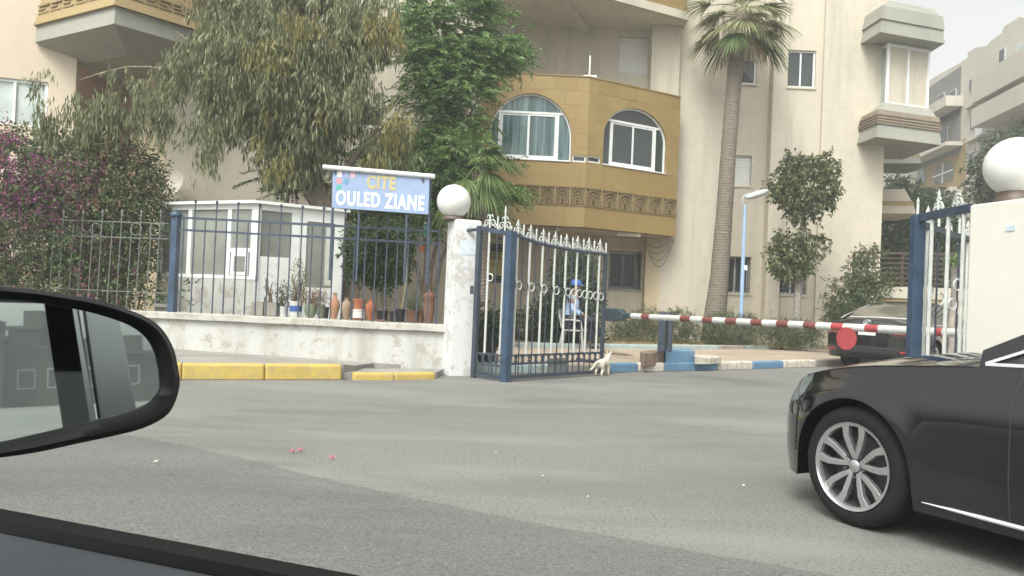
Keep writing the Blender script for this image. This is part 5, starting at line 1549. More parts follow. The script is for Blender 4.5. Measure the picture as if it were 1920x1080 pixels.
tr = [P(1337, 645, 21.2), P(1341, 590, 21.2), P(1349, 520, 21.2), P(1358, 400, 21.2), P(1366, 280, 21.2), P(1374, 180, 21.2), P(1382, 100, 21.2), P(1388, 60, 21.2), P(1392, 10, 21.2)]
tr[0].z = .2
rr = [.33, .29, .245, .215, .20, .195, .205, .22, .16]
mb = MB()
# ringed trunk with leaf-scar ridges
pts, rs = [], []
for i in range(len(tr) - 1):
    n = 9
    for k in range(n):
        t = k / n; pts.append(tr[i].lerp(tr[i + 1], t)); r_ = rr[i] + (rr[i + 1] - rr[i]) * t
        rs.append(r_ * (1 + (.014 if k % 2 else -.008) + random.uniform(-.012, .012)))
mb.tube(pts, rs, 16); mb.build('trunk', M['palm_bark'], pm, smooth=50)
hub = P(1391, 34, 21.2)
fr = []
for k in range(26):
    q = 2 * math.pi * (k * .381966); el = [-.75, -.45, -.15, .15, .5, .9, 1.2][k % 7]
    fr.append((q, el))
for (q, el) in fr:
    d = V(math.cos(q) * math.cos(el), math.sin(q) * math.cos(el) * .9, math.sin(el))
    mb = MB(); fan_frond(mb, hub + V(0, 0, .25 + .2 * el), d, random.uniform(.55, .85), random.uniform(.75, .95), 26, 2.6, .42 if el < .3 else .35, .055)
    mb.build('frond', M['palm_leaf'] if el > -.5 else M['palm_green'], pm, weld=False)
# specific fronds the picture shows: broad fan at right, drooping one at left
for (tx, ty, dd, s_, r_) in ((1470, 40, -.5, .75, .85), (1450, 70, -.7, .6, .8), (1330, 55, -.6, .6, .75), (1395, 110, -.7, .35, .65), (1350, 20, -.3, .6, .7), (1440, 10, -.5, .7, .8)):
    tgt = P(tx, ty, 21.2 + dd); d = tgt - hub
    mb = MB(); fan_frond(mb, hub, d, s_, r_, 30, 2.9, .42, .055); mb.build('frond', M['palm_leaf'], pm, weld=False)
for k in range(9):
    q = 2 * math.pi * k / 9 + .3
    d = V(math.cos(q), math.sin(q), -1.1)
    mb = MB(); fan_frond(mb, hub + V(0, 0, -.05), d, random.uniform(.35, .55), random.uniform(.5, .75), 16, 1.4, .9, .035)
    mb.build('dry_frond', M['palm_dry'], pm, weld=False)
mb = MB()
for k in range(190):
    q = random.uniform(0, 6.28); r_ = random.uniform(.2, 1.25)
    a = hub + V(math.cos(q) * r_, math.sin(q) * r_ * .8, random.uniform(-.1, .3)); ln = random.uniform(.4, .95)
    mb.tube([a, a + V(random.uniform(-.05, .05), 0, -ln * .5), a + V(random.uniform(-.12, .12), 0, -ln)], [.006, .005, .002], 3)
mb.build('dry_threads', M['palm_dry'], pm, weld=False)['kind'] = 'stuff'
mb = MB()
for (ex, ey, sg_) in ((1290, 105, .5), (1302, 130, .35)):
    e = P(ex, ey, 20.6); pts = [hub.lerp(e, t / 8) + V(0, 0, (.45 * math.sin(math.pi * t / 8 * .9))) for t in range(9)]
    mb.tube(pts, [.014] * 5 + [.01, .008, .006, .004], 5)
mb.build('bare_stalk', M['twig'], pm)

# ---- fan palm beside the arched window
p0 = P(905, 480, 15.6)
p2 = thing('garden_palm', 'young fan palm with drooping green fronds under the left arched window', 'palm', (p0.x, p0.y, .2))
mb = MB(); mb.tube([V(p0.x, p0.y, .2), P(900, 400, 15.6), P(897, 320, 15.6)], [.16, .15, .13], 10); mb.build('trunk', M['palm_bark'], p2)
hub = P(895, 310, 15.5)
for (tx, ty, dd, s_, r_) in ((950, 235, -.6, .35, .55), (965, 340, -.9, .35, .7), (930, 385, -1.0, .4, .7), (880, 390, -1.0, .45, .7), (845, 270, -.4, .5, .7), (925, 275, -.8, .35, .65), (850, 350, -.8, .5, .7), (915, 240, .1, .5, .6), (880, 230, -.2, .5, .6), (955, 300, -.2, .4, .7), (815, 400, -.6, .7, .6)):
    tgt = P(tx, ty, 15.5 + dd); d = tgt - hub
    mb = MB(); fan_frond(mb, hub, d, s_, r_, 24, 2.2, .55, .05); mb.build('frond', M['palm_green'], p2, weld=False)

# ---- bougainvillea
c0 = P(120, 520, 14.2)
bg_ = thing('bougainvillea_hedge', 'overgrown bougainvillea with magenta and dry bracts spilling over the left fence', 'hedge', (c0.x, c0.y, .3))
cls = [cl(40, 330, 14.1, 110, 70, 90), cl(150, 350, 14.2, 110, 80, 90), cl(240, 380, 14.3, 70, 75, 80), cl(60, 450, 13.9, 130, 100, 80), cl(190, 460, 14.0, 100, 90, 80), cl(265, 430, 14.4, 42, 95, 60), cl(120, 400, 13.7, 130, 90, 40), cl(-80, 400, 14, 90, 130, 90), cl(270, 320, 14.6, 34, 45, 34), cl(130, 540, 13.8, 200, 60, 60), cl(225, 300, 14.6, 55, 34, 40), cl(60, 268, 14.7, 80, 28, 40), cl(150, 285, 14.7, 70, 30, 40), cl(290, 345, 14.6, 22, 34, 25)]
tp, td, idx = twigs_in(cls, 6200, .5)
pos, dr, L, Wd = sprays(tp, td, 8, .22, .062, .040, .2, .8, .03)
leaf_object('foliage', pos, dr, L, Wd, M['boug'], bg_)
# bracts cluster on the left and outer side
sel = rng.random(len(tp)) < np.clip(.62 - (tp[:, 0] + 8.0) * .38, 0, .9) * (np.sin(tp[:, 0] * 2.3 + 1) * np.sin(tp[:, 2] * 2.9 + .5) > -.05)
sel &= tp[:, 1] < 14.4
pos, dr, L, Wd = sprays(tp[sel] + td[sel] * .06, td[sel], 9, .20, .050, .046, 0, .9, .035)
leaf_object('bracts', pos, dr, L, Wd, M['bract'], bg_)
sel = (rng.random(len(tp)) < .32) & (np.sin(tp[:, 0] * 1.9 + 2.2) * np.sin(tp[:, 2] * 2.4 + 1.1) > .12) & (tp[:, 1] < 14.3)
pos, dr, L, Wd = sprays(tp[sel] + td[sel] * .07, td[sel], 7, .2, .048, .044, 0, .9, .03)
leaf_object('dry_bracts', pos, dr, L, Wd, M['dry_leaf'], bg_)
mb = MB()
for k in range(26):
    a = P(random.uniform(-60, 270), 580, 14.2); a.z = .3
    limb(mb, a, a + V(random.uniform(-.5, .5), random.uniform(-.3, .3), random.uniform(1.2, 2.4)), .02, .006)
mb.build('stems', M['twig'], bg_)
# white-leaved shrub behind it
q = P(260, 330, 15.0)

# ---- generic shrubs
def shrub(name, label, base, cls, n, k, L, Wd, mat, cat='shrub', droop=.2, twl=.22, stems=6, group=None, hollow=.3, spread=.75):
    t = thing(name, label, cat, base, 0, group)
    mb = MB()
    for i in range(stems):
        c = random.choice(cls)[0]; b_ = Vector(base) + V(random.uniform(-.08, .08), random.uniform(-.06, .06), 0)
        limb(mb, b_, Vector(c) + V(random.uniform(-.1, .1), 0, random.uniform(-.05, .1)), .016, .005, 0, 5, .02)
    mb.build('stem', M['twig'], t)
    tp, td, _ = twigs_in(cls, n, hollow)
    pos, dr, LL, WW = sprays(tp, td, k, twl, L, Wd, droop, spread, .02)
    leaf_object('foliage', pos, dr, LL, WW, mat, t)
    return t
hg = 'low shrubs along the garden edging'
q = G(1195, 650, ZI); shrub('garden_shrub', 'grey green shrub left of the barrier posts', (P(1195, 640, 20.4).x, 20.4, .2), [cl(1195, 618, 20.4, 34, 24), cl(1170, 628, 20.4, 20, 17), cl(1218, 612, 20.5, 24, 26)], 420, 12, .10, .016, M['hedge'], group=hg, droop=-.5)
shrub('garden_shrub', 'grey green shrub just right of the barrier posts', (P(1275, 640, 20.4).x, 20.4, .2), [cl(1272, 616, 20.4, 26, 28), cl(1292, 626, 20.4, 13, 15), cl(1262, 630, 20.4, 20, 16)], 340, 12, .10, .016, M['hedge'], group=hg, droop=-.5)
shrub('garden_shrub', 'broad grey green shrub at the foot of the fan palm', (P(1370, 640, 20.3).x, 20.3, .2), [cl(1370, 620, 20.3, 50, 26), cl(1340, 622, 20.3, 24, 24), cl(1402, 622, 20.3, 24, 24), cl(1370, 634, 20.2, 46, 12)], 760, 12, .10, .016, M['hedge'], group=hg, droop=-.5)
shrub('garden_shrub', 'small sparse shrub between palm and small tree', (P(1446, 640, 20.3).x, 20.3, .2), [cl(1446, 622, 20.3, 13, 18), cl(1438, 634, 20.3, 10, 10)], 110, 10, .10, .016, M['hedge'], group=hg, droop=-.5)
shrub('garden_shrub', 'grey green shrub below the small tree next to the parked sedan', (P(1492, 640, 20.3).x, 20.3, .2), [cl(1492, 628, 20.3, 36, 20), cl(1516, 630, 20.3, 20, 16), cl(1470, 632, 20.3, 20, 15)], 460, 12, .10, .016, M['hedge'], group=hg, droop=-.5)
shrub('flower_bush', 'reddish green low bush behind the gate, left of the seated person', (P(985, 640, 18.9).x, 18.9, .2), [cl(985, 612, 18.9, 50, 26), cl(945, 615, 18.9, 26, 20), cl(1020, 622, 18.7, 30, 22)], 420, 9, .075, .034, M['vine'])
shrub('evergreen_tree', 'dense dark evergreen behind the seated person', (P(1076, 640, 18.4).x, 18.4, .2), [cl(1076, 515, 18.4, 42, 44), cl(1060, 580, 18.3, 42, 44), cl(1040, 610, 18.2, 34, 34), cl(1090, 560, 18.4, 34, 44), cl(1070, 620, 18.2, 50, 26), cl(1020, 590, 18.3, 18, 34)], 1500, 11, .085, .036, M['dark_leaf'], 'tree', group=None)
# potted shrub behind the small gate panel
q = P(905, 690, 12.7)
tt = thing('tub', 'black tub holding a small leafy shrub just inside the gate', 'pot', (q.x, q.y, ZI))
MB().lathe([(.17, 0), (.18, .01), (.235, .40), (.255, .41), (.255, .46), (.235, .46), (.22, .38), (0, .37)], (0, 0, 0), 20).build('body', M['black_pot'], tt, smooth=45, local=True)
MB().tube([V(.22, -.12, .42), V(.30, -.1, .50), V(.34, -.04, .44), V(.28, -.02, .34)], .03, 8).build('hose_coil', M['black_plastic'], tt, local=True)
shrub('tub_shrub', 'small leafy shrub growing in the black tub', (q.x, q.y, ZI + .36), [cl(905, 612, 12.7, 26, 24), cl(898, 590, 12.7, 17, 18), cl(915, 628, 12.7, 20, 14)], 260, 9, .062, .034, M['citrus'])
# potted citrus behind the fence
q, _ = at_wall(700, -.5)
ci = thing('citrus_tree', 'small dark citrus tree with forked stems behind the terracotta vases', 'tree', (q.x, q.y + .5, .3))
mb = MB(); b_ = V(q.x, q.y + .5, .3)
for (x, y) in ((690, 500), (722, 500), (705, 480), (735, 470)):
    limb(mb, b_ + V(random.uniform(-.03, .06), 0, 0), P(x, y, b_.y), .022, .01, 0, 5, .02)
mb.build('trunk', M['bark'], ci)
cls = [cl(700, 490, b_.y, 42, 40), cl(740, 470, b_.y, 34, 44), cl(690, 450, b_.y, 40, 34), cl(725, 510, b_.y, 34, 28), cl(720, 440, b_.y, 44, 28), cl(670, 480, b_.y, 22, 30)]
tp, td, _ = twigs_in(cls, 820, .3)
pos, dr, L, Wd = sprays(tp, td, 9, .16, .075, .036, .5, .7, .02)
leaf_object('crown', pos, dr, L, Wd, M['citrus'], ci)
# dry / small plants in the pots
def potplant(label, px, top, wid, n, k, L, Wd, mat, base=22, cat='plant', stems=5, back=-.42):
    q, _ = at_wall(px, back); b_ = q + V(0, 0, base * SCL)
    c = b_ + V(0, 0, top * SCL * .6)
    return shrub('potted_plant', label, b_, [(c, (wid * SCL, wid * SCL * .7, top * SCL * .45), 1)], n, k, L, Wd, mat, cat, .0, .1, stems, 'small plants in the pots on the wall')
potplant('spindly dark green plant in the slim white pot', 531, 44, 12, 46, 6, .05, .018, M['dark_leaf'], 18)
potplant('tall dry yellowish plant in the blue banded pot', 556, 78, 14, 90, 5, .035, .018, M['grass'], 28, stems=9)
potplant('tuft of brown dry twigs in the round olive pot', 588, 22, 20, 120, 6, .06, .010, M['dry_leaf'], 26, stems=12)
potplant('bare forked stick plant in the cement planter', 502, 66, 9, 16, 3, .03, .014, M['dry_leaf'], 24, stems=5, back=-.44)
potplant('small spiky succulent in the grey clay pot', 775, 22, 14, 60, 5, .07, .012, M['citrus'], 22)
potplant('thin green seedling in the black pot', 722, 40, 9, 40, 5, .04, .016, M['citrus'], 20)
q, _ = at_wall(756, -.42)
t = thing('cane', 'bare pale cane standing in the tapered black pot', 'cane', q + V(-.03, 0, .18))
MB().tube([q + V(-.03, 0, .18), q + V(.02, 0, .6), q + V(.03, .02, 1.1)], .008, 6).build('stem', plain('pale cane', (.45, .40, .24), .7), t)

# ---- small two-tier ficus by the wing
q = P(1494, 640, 20.6)
fi = thing('ficus_tree', 'small ficus with two leafy tiers and a pale straight trunk', 'tree', (q.x, q.y, .2))
mb = MB(); mb.tube([V(q.x, q.y, .2), P(1495, 590, 20.6), P(1497, 500, 20.6), P(1505, 430, 20.6), P(1510, 370, 20.6)], [.11, .095, .09, .075, .04], 10)
for (x, y) in ((1470, 480), (1530, 470), (1480, 350), (1550, 340), (1540, 310)):
    limb(mb, P(1503, y + 40 if y > 420 else 400, 20.6), P(x, y, 20.6 + random.uniform(-.4, .4)), .035, .01)
mb.build('trunk', M['bark_pale'], fi, smooth=70)
cls = [cl(1510, 345, 20.6, 58, 44), cl(1552, 312, 20.6, 18, 30), cl(1482, 322, 20.6, 22, 32), cl(1462, 352, 20.6, 15, 15), cl(1518, 312, 20.6, 14, 24), cl(1512, 382, 20.5, 42, 24), cl(1480, 458, 20.6, 32, 30), cl(1522, 458, 20.6, 26, 28), cl(1462, 478, 20.5, 22, 28), cl(1475, 505, 20.5, 24, 16), cl(1505, 495, 20.5, 26, 15), cl(1555, 360, 20.5, 17, 24)]
tp, td, _ = twigs_in(cls, 900, .3)
pos, dr, L, Wd = sprays(tp, td, 8, .20, .125, .062, .6, .7, .03)
leaf_object('crown', pos, dr, L, Wd, M['ficus'], fi)
# ---- vine at the railing
q = P(1590, 600, 19.4)
shrub('climbing_vine', 'tangled climbing vine covering the left end of the slatted railing', (q.x, q.y, ZI), [cl(1590, 560, 19.4, 42, 44), cl(1575, 590, 19.3, 26, 24), cl(1612, 520, 19.5, 30, 42), cl(1630, 545, 19.4, 24, 30), cl(1618, 480, 19.6, 20, 17), cl(1650, 525, 19.6, 34, 12), cl(1600, 590, 19.2, 40, 26), cl(1640, 470, 19.7, 20, 10)], 1300, 9, .07, .030, M['vine'], 'vine', .5)
# ---- background trees at the right
def far_tree(label, px, py, d, cls, n, L=.14, Wd=.06, mat='far_leaf', k=9):
    b_ = P(px, py, d)
    t = thing('background_tree', label, 'tree', (b_.x, b_.y, 0), 0, 'trees behind the right gate')
    mb = MB(); limb(mb, V(b_.x, b_.y, 0), cls[0][0], .14, .05); mb.build('trunk', M['bark'], t, smooth=70)
    tp, td, _ = twigs_in(cls, n, .3)
    pos, dr, LL, WW = sprays(tp, td, k, .35, L, Wd, .4, .7, .05)
    leaf_object('crown', pos, dr, LL, WW, M[mat], t)
far_tree('dark leafy tree behind the terrace railing', 1700, 500, 27.5, [cl(1700, 455, 27.5, 70, 50), cl(1740, 420, 27.5, 60, 50), cl(1680, 500, 27, 60, 40), cl(1770, 480, 27.5, 50, 60), cl(1660, 440, 27.6, 30, 40), cl(1730, 520, 27, 80, 30)], 1900, .15, .06, 'dark_leaf')
far_tree('green tree crown below the far apartment block', 1700, 370, 33, [cl(1705, 375, 33, 34, 32), cl(1680, 355, 33, 22, 24), cl(1735, 385, 33, 28, 24), cl(1760, 375, 33, 24, 20)], 650, .18, .08)
far_tree('leafy tree rising beside the large globe lamp', 1880, 330, 30, [cl(1870, 320, 30, 44, 60), cl(1895, 270, 30, 30, 28), cl(1850, 360, 30, 28, 34), cl(1920, 320, 30, 50, 60), cl(1935, 270, 30, 30, 30)], 1100, .17, .07)
# yucca
q = P(1785, 600, 13.5)
yu = thing('yucca', 'spiky yucca rosette seen through the right gate bars', 'plant', (q.x, q.y, 0))
mb = MB(); limb(mb, V(q.x, q.y, 0), P(1788, 500, 13.5), .06, .045); mb.build('trunk', M['bark_pale'], yu)
hub = P(1788, 490, 13.5)
for k in range(34):
    a = random.uniform(0, 6.28); el = random.uniform(-.5, 1.1)
    d = V(math.cos(a) * math.cos(el), math.sin(a) * math.cos(el), math.sin(el)); ln = random.uniform(.32, .5)
    mb = MB(); sd = d.cross(V(0, 0, 1)).normalized() * .018
    m_ = hub + d * ln * .5 + V(0, 0, -.01); tp_ = hub + d * ln + V(0, 0, -.06)
    mb.add([hub - sd * .6, hub + sd * .6, m_ + sd, tp_, m_ - sd], [(0, 1, 2, 4), (4, 2, 3)]); mb.build('leaf', M['palm_green'], yu)
# grass and weeds in the bed
n = 2600
gx = np.concatenate([rng.uniform(.8, 8.8, n), rng.uniform(-1.5, 3.5, 700)]); gy = np.concatenate([rng.uniform(19.7, 21.8, n), rng.uniform(18.6, 19.6, 700)])
pp = np.stack([gx, gy, np.full(len(gx), ZI + .055)], 1)
dd = unit(rng.normal(size=(len(gx), 3)) * .5 + np.array([0, 0, 1.0]))
gro = leaf_object('weeds', pp, dd, rng.uniform(.05, .18, len(gx)), rng.uniform(.006, .014, len(gx)), M['grass'], None)
tag(gro, 'thin yellow green weeds in the garden bed', 'weeds', kind='stuff')
# ------------------------------------------------------------------ cars
def interp(tab, x):
    """smooth (monotone cubic-ish) interpolation of a sorted table"""
    xs = [t[0] for t in tab]
    if x <= xs[0]: return tab[0][1]
    if x >= xs[-1]: return tab[-1][1]
    for i in range(len(tab) - 1):
        if xs[i] <= x <= xs[i + 1]:
            p0 = tab[max(i - 1, 0)]; p1 = tab[i]; p2 = tab[i + 1]; p3 = tab[min(i + 2, len(tab) - 1)]
            h = p2[0] - p1[0]; t = (x - p1[0]) / h
            m1 = (p2[1] - p0[1]) / max(1e-6, p2[0] - p0[0]); m2 = (p3[1] - p1[1]) / max(1e-6, p3[0] - p1[0])
            t2, t3 = t * t, t * t * t
            return (2 * t3 - 3 * t2 + 1) * p1[1] + (t3 - 2 * t2 + t) * h * m1 + (-2 * t3 + 3 * t2) * p2[1] + (t3 - t2) * h * m2
def carpaint(name, col):
    m, t, b, out = nodes(name)
    b.inputs['Base Color'].default_value = (*col, 1); b.inputs['Metallic'].default_value = .0; b.inputs['Coat Weight'].default_value = .6; b.inputs['Coat Roughness'].default_value = .02
    f = noise(t, 3, 6, .7)
    r = ramp(t, f, [(.4, .03), (.8, .09)]); t.links.new(r, b.inputs['Roughness'])
    return m
M['paint_black'] = carpaint('black car paint', (.004, .005, .007))
M['paint_black2'] = carpaint('dusty black car paint', (.014, .013, .013))
M['car_glass'] = glassmat('tinted car glass', (.020, .024, .024), .03, 1.0)
M['tail_red'] = plain('red tail lamp', (.27, .02, .025), .15, .2, 9, coat=1.0)
M['lamp_clear'] = plain('clear lamp lens', (.16, .18, .19), .12, .2, 20, coat=1.0)
M['bright_trim'] = plain('bright trim', (.78, .80, .81), .25, .04, 9, .35)  # pale base colour stands in for the highlight on chrome
M['tyre'] = plain('tyre rubber', (.013, .013, .014), .8, .3, 14, spec=.2)
M['hub_dark'] = plain('dark brake', (.045, .045, .048), .5, .3, 9)

def wheel(root, cx, cy, side, R_=.325, rim=.225, spokes=5, alloy=None, wd=.21):
    """wheel facing +y (side=+1) or -y; returned as a part with tyre, rim and spokes below it"""
    alloy = alloy or M['alloy']
    ax = V(0, side, 0); c = V(cx, cy, R_)
    mb = MB(); w_ = wd
    mb.lathe([(rim * .98, -w_), (R_ * .93, -w_), (R_ * .99, -w_ * .85), (R_, -w_ * .6), (R_, -w_ * .4), (R_ * .99, -w_ * .15), (R_ * .94, -.012), (R_ * .86, .003), (rim * 1.08, .0), (rim * 1.0, -.01), (rim * .98, -.04)], c, 48, ax, False)
    wh = mb.build('wheel', M['tyre'], root, smooth=40, local=True)
    mb = MB(); mb.lathe([(rim * 1.0, -.004), (rim * 1.035, .004), (rim * 1.03, -.002), (rim * .95, -.006), (rim * .93, -.025)], c, 48, ax, False); mb.build('rim', alloy, wh, smooth=35, local=True)
    mb = MB(); mb.lathe([(rim * .93, -.025), (rim * .90, -.12), (rim * .2, -.13), (.001, -.13)], c, 32, ax, False); mb.build('barrel', M['hub_dark'], wh, smooth=40, local=True)
    mb = MB(); mb.lathe([(.001, -.09), (rim * .72, -.09), (rim * .72, -.10), (.001, -.10)], c, 32, ax); mb.build('brake_disc', M['hub_dark'], wh, local=True)
    e1, e2 = V(1, 0, 0), V(0, 0, 1)
    for k in range(spokes):
        q = 2 * math.pi * k / spokes + .3
        for s_ in (-1, 1):
            def pt(r, a, o): return c + (e1 * math.cos(q + a) + e2 * math.sin(q + a)) * r + ax * o
            a_in, a_mid, a_out = .10 * s_, .30 * s_, .235 * s_
            rings = []
            for r, a, o, ww in ((rim * .18, a_in, -.026, .026), (rim * .45, a_mid * .92, -.018, .031), (rim * .72, a_mid, -.010, .034), (rim * .98, a_out, -.008, .046)):
                t_ = ww / r
                rings.append([pt(r, a - t_ * .5, o), pt(r, a + t_ * .5, o), pt(r, a + t_ * .55, o - .03), pt(r, a - t_ * .55, o - .03)])
            mb = MB(); mb.loft(rings); mb.build('spoke', alloy, wh, local=True, bevel=.003)
    mb = MB(); mb.lathe([(.001, -.014), (rim * .11, -.016), (rim * .15, -.022), (rim * .18, -.05)], c, 24, ax); mb.build('hub', alloy, wh, smooth=40, local=True)
    for k in range(5):
        q = 2 * math.pi * k / 5 + .9; p = c + (e1 * math.cos(q) + e2 * math.sin(q)) * rim * .27 + ax * -.018
        mb = MB(); mb.lathe([(.001, .006), (.009, .004), (.009, -.02)], p, 6, ax); mb.build('wheel_bolt', M['hub_dark'], wh, local=True)
    return wh

def sedan(root, S, paint):
    """x forward, y left, front axle at x=0. S holds the measurements and curves"""
    xf, xr, wb_ = S['nose'], S['tail'], -S['wheelbase']
    Wm, Ra, zw = S['W'], S['arch'], S['wheel_r']
    def Wx(x):
        if x > S['xfw']:
            t = min(1, (x - S['xfw']) / (xf - S['xfw'])); return Wm * max(0.0, 1 - t ** S.get('pf', 3.0)) ** S.get('qf', .42)
        if x < S['xrw']:
            t = min(1, (S['xrw'] - x) / (S['xrw'] - xr)); return Wm * max(0.0, 1 - t ** 5) ** .30
        return Wm
    zb_ = lambda x: interp(S['belt'], x)
    zc_ = lambda x: interp(S['crown'], x)
    def zlow(x):
        z = interp(S['sill'], x)
        for ax_ in (0, wb_):
            d = abs(x - ax_)
            if d < Ra: z = max(z, zw + math.sqrt(Ra * Ra - d * d))
        return z
    cols = set()
    for k in range(61): cols.add(round(xr + (xf - xr) * (.5 - .5 * math.cos(math.pi * k / 60)), 4))
    for ax_ in (0, wb_):
        for k in range(25): cols.add(round(ax_ + Ra * math.cos(math.pi * k / 24), 4))
        cols.add(round(ax_ + Ra * 1.004, 4)); cols.add(round(ax_ - Ra * 1.004, 4))
    for x in S['doors'] + [S['hl'][0]] + S.get('tl', []): cols.add(round(x, 4))
    cols = sorted(c for c in cols if xr - 1e-6 <= c <= xf + 1e-6)
    cc = [cols[0]]
    for c in cols[1:]:
        if c - cc[-1] > .008: cc.append(c)
    cols = cc
    NT, NC = 12, 8
    def side_y(x, z, W_):
        zl_ = interp(S['sill'], x); t = (z - zl_) / max(.05, zb_(x) - zl_)
        y = 1 - .055 * max(0, (.35 - t)) ** 1.3 / .35 - .11 * max(0, (t - .62) / .38) ** 1.8
        cre = S.get('crease', .80); y += .010 * math.exp(-((t - cre) / .05) ** 2) - .008 * math.exp(-((t - cre - .13) / .07) ** 2)
        # flare round the arches
        for ax_ in (0, wb_):
            d = math.hypot(x - ax_, z - zw); y += .018 * math.exp(-((d - Ra) / .07) ** 2)
        return W_ * y
    def column(x):
        W_ = max(.02, Wx(x)); zl_ = zlow(x); zb0 = zb_(x); zs_ = interp(S['sill'], x)
        pts = []
        inner = min(.60, W_ * .8)
        pts.append((0, zs_)); pts.append((inner, zs_)); pts.append((inner, zl_))
        side = []
        for k in range(NT + 1):
            z = zl_ + (zb0 - zl_) * k / NT; side.append((side_y(x, z, W_), z))
        top = []
        y0, z0 = side[-1]; zc0 = zc_(x)
        for k in range(1, NC + 1):
            t = k / NC; top.append((y0 * (1 - t), z0 + (zc0 - z0) * (1 - (1 - t) ** 2.4)))
        return pts, side, top
    body = MB(); groups = {}
    C = [column(x) for x in cols]
    def face(key, quad):
        groups.setdefault(key, MB()).add(quad, [(0, 1, 2, 3)])
    dks = S['doors']
    for i in range(len(cols) - 1):
        x0, x1 = cols[i], cols[i + 1]; xm = (x0 + x1) / 2
        for sgn in (1, -1):
            a = C[i]; b_ = C[i + 1]
            fa = a[0] + a[1] + a[2]; fb = b_[0] + b_[1] + b_[2]
            for k in range(len(fa) - 1):
                quad = [V(x0, sgn * fa[k][0], fa[k][1]), V(x1, sgn * fb[k][0], fb[k][1]), V(x1, sgn * fb[k + 1][0], fb[k + 1][1]), V(x0, sgn * fa[k + 1][0], fa[k + 1][1])]
                if (quad[0] - quad[2]).length < 1e-6: continue
                n0 = len(a[0])
                key = ('body', 0)
                if k < n0 - 1 + 0: key = ('underbody', 0)
                elif n0 <= k < n0 + NT:
                    r = k - n0
                    if dks[1] < xm < dks[0]: key = ('door', (1, sgn))
                    elif dks[2] < xm < dks[1] and not (abs(xm - wb_) < Ra and False): key = ('door', (2, sgn))
                    if xm > S['hl'][0] and r >= S['hl'][1]: key = ('headlight', sgn)
                    if S.get('tl') and xm < S['tl'][0] and S['tlr'][0] <= r < S['tlr'][1]: key = ('tail_lamp', sgn)
                elif k >= n0 + NT:
                    if xm > S['cowl']: key = ('bonnet', 0)
                    elif xm < S['deck']: key = ('boot_lid', 0)
                face(key, quad)
    # end caps
    for idx in (0, len(cols) - 1):
        a = C[idx]; fa = a[0] + a[1] + a[2]; x = cols[idx]
        groups.setdefault(('body', 0), MB()).add([V(x, y, z) for y, z in fa] + [V(x, -y, z) for y, z in reversed(fa)], [tuple(range(2 * len(fa)))])
    mats = {'body': paint, 'door': paint, 'bonnet': paint, 'boot_lid': paint, 'underbody': M['rubber'], 'headlight': M['lamp_clear'], 'tail_lamp': M['tail_red']}
    objs = {}
    for (nm, s_), mb in groups.items():
        objs[(nm, s_)] = mb.build(nm, mats[nm], root, smooth=42, local=True)
    # seams
    for sgn in (1, -1):
        for x in dks:
            if any(abs(x - ax_) < Ra + .02 for ax_ in (0, wb_)) and x == dks[2]:
                zl_ = zlow(x) + .0
            pts = [V(x, sgn * (side_y(x, z, Wx(x)) - .002), z) for z in np.linspace(zlow(x) + .04, zb_(x), 12)]
            MB().tube(pts, .0045, 5).build('door_seam', M['rubber'], root, local=True)
    # greenhouse
    gx = S['gh']           # (windscreen base, roof front, roof rear, backlight base)
    gcols = sorted(set([round(gx[3] + (gx[0] - gx[3]) * k / 44, 4) for k in range(45)] + [round(x, 4) for x in S['pillars']] + [round(x, 4) for x in gx]))
    zr_ = lambda x: interp(S['roof'], x)
    NR = 6; NX = 8
    def gcol(x):
        zb0 = zb_(x) - .012; Wb = side_y(x, zb_(x), Wx(x)) - .012
        zt_ = max(zr_(x), zb0 + .004); zs_ = zb0 + (zt_ - zb0) * .93
        def yy(z): return Wb + (S['Wroof'] - Wb) * max(0, (z - zb0) / (S['hroof'] - zb0)) ** 1.15
        rows = []
        for t in (0, .07, .10, .30, .55, .80, .90, 1.0):
            z = zb0 + (zs_ - zb0) * t; rows.append((yy(z), z))
        y0, z0 = rows[-1]; top = []
        for k in range(1, NX + 1):
            t = k / NX; top.append((y0 * (1 - t), z0 + (zt_ - z0) * (1 - (1 - t) ** 2.2)))
        return rows, top
    GC = [gcol(x) for x in gcols]
    gg = {}
    pil = S['pillars']    # alternating: window start/end pairs (front window rear edge ...)
    wins = S['windows']
    for i in range(len(gcols) - 1):
        x0, x1 = gcols[i], gcols[i + 1]; xm = (x0 + x1) / 2
        for sgn in (1, -1):
            ra_, ta = GC[i]; rb_, tb_ = GC[i + 1]
            fa, fb = ra_ + ta, rb_ + tb_
            for k in range(len(fa) - 1):
                quad = [V(x0, sgn * fa[k][0], fa[k][1]), V(x1, sgn * fb[k][0], fb[k][1]), V(x1, sgn * fb[k + 1][0], fb[k + 1][1]), V(x0, sgn * fa[k + 1][0], fa[k + 1][1])]
                key = ('roof', 0)
                if k < 1: key = ('trim_or_glint', sgn) if wins[-1][0] < xm < wins[0][1] else ('roof', 0)
                elif k < 6:
                    for w_i, (wa_, wb__) in enumerate(wins):
                        if wa_ < xm < wb__: key = ('side_window', (w_i, sgn))
                    if key[0] == 'roof' and wins[-1][0] < xm < wins[0][1]: key = ('pillar_trim', sgn)
                elif k >= 8:
                    if xm > gx[1] + .02: key = ('windscreen', 0)
                    elif xm < gx[2] - .02: key = ('rear_window', 0)
                gg.setdefault(key, MB()).add(quad, [(0, 1, 2, 3)])
    gm = {'roof': paint, 'trim_or_glint': M['chrome'], 'side_window': M['car_glass'], 'pillar_trim': M['black_plastic'], 'windscreen': M['car_glass'], 'rear_window': S.get('rear_glass', M['car_glass'])}
    for (nm, s_), mb in gg.items():
        mb.build(nm, gm[nm], root, smooth=42, local=True)
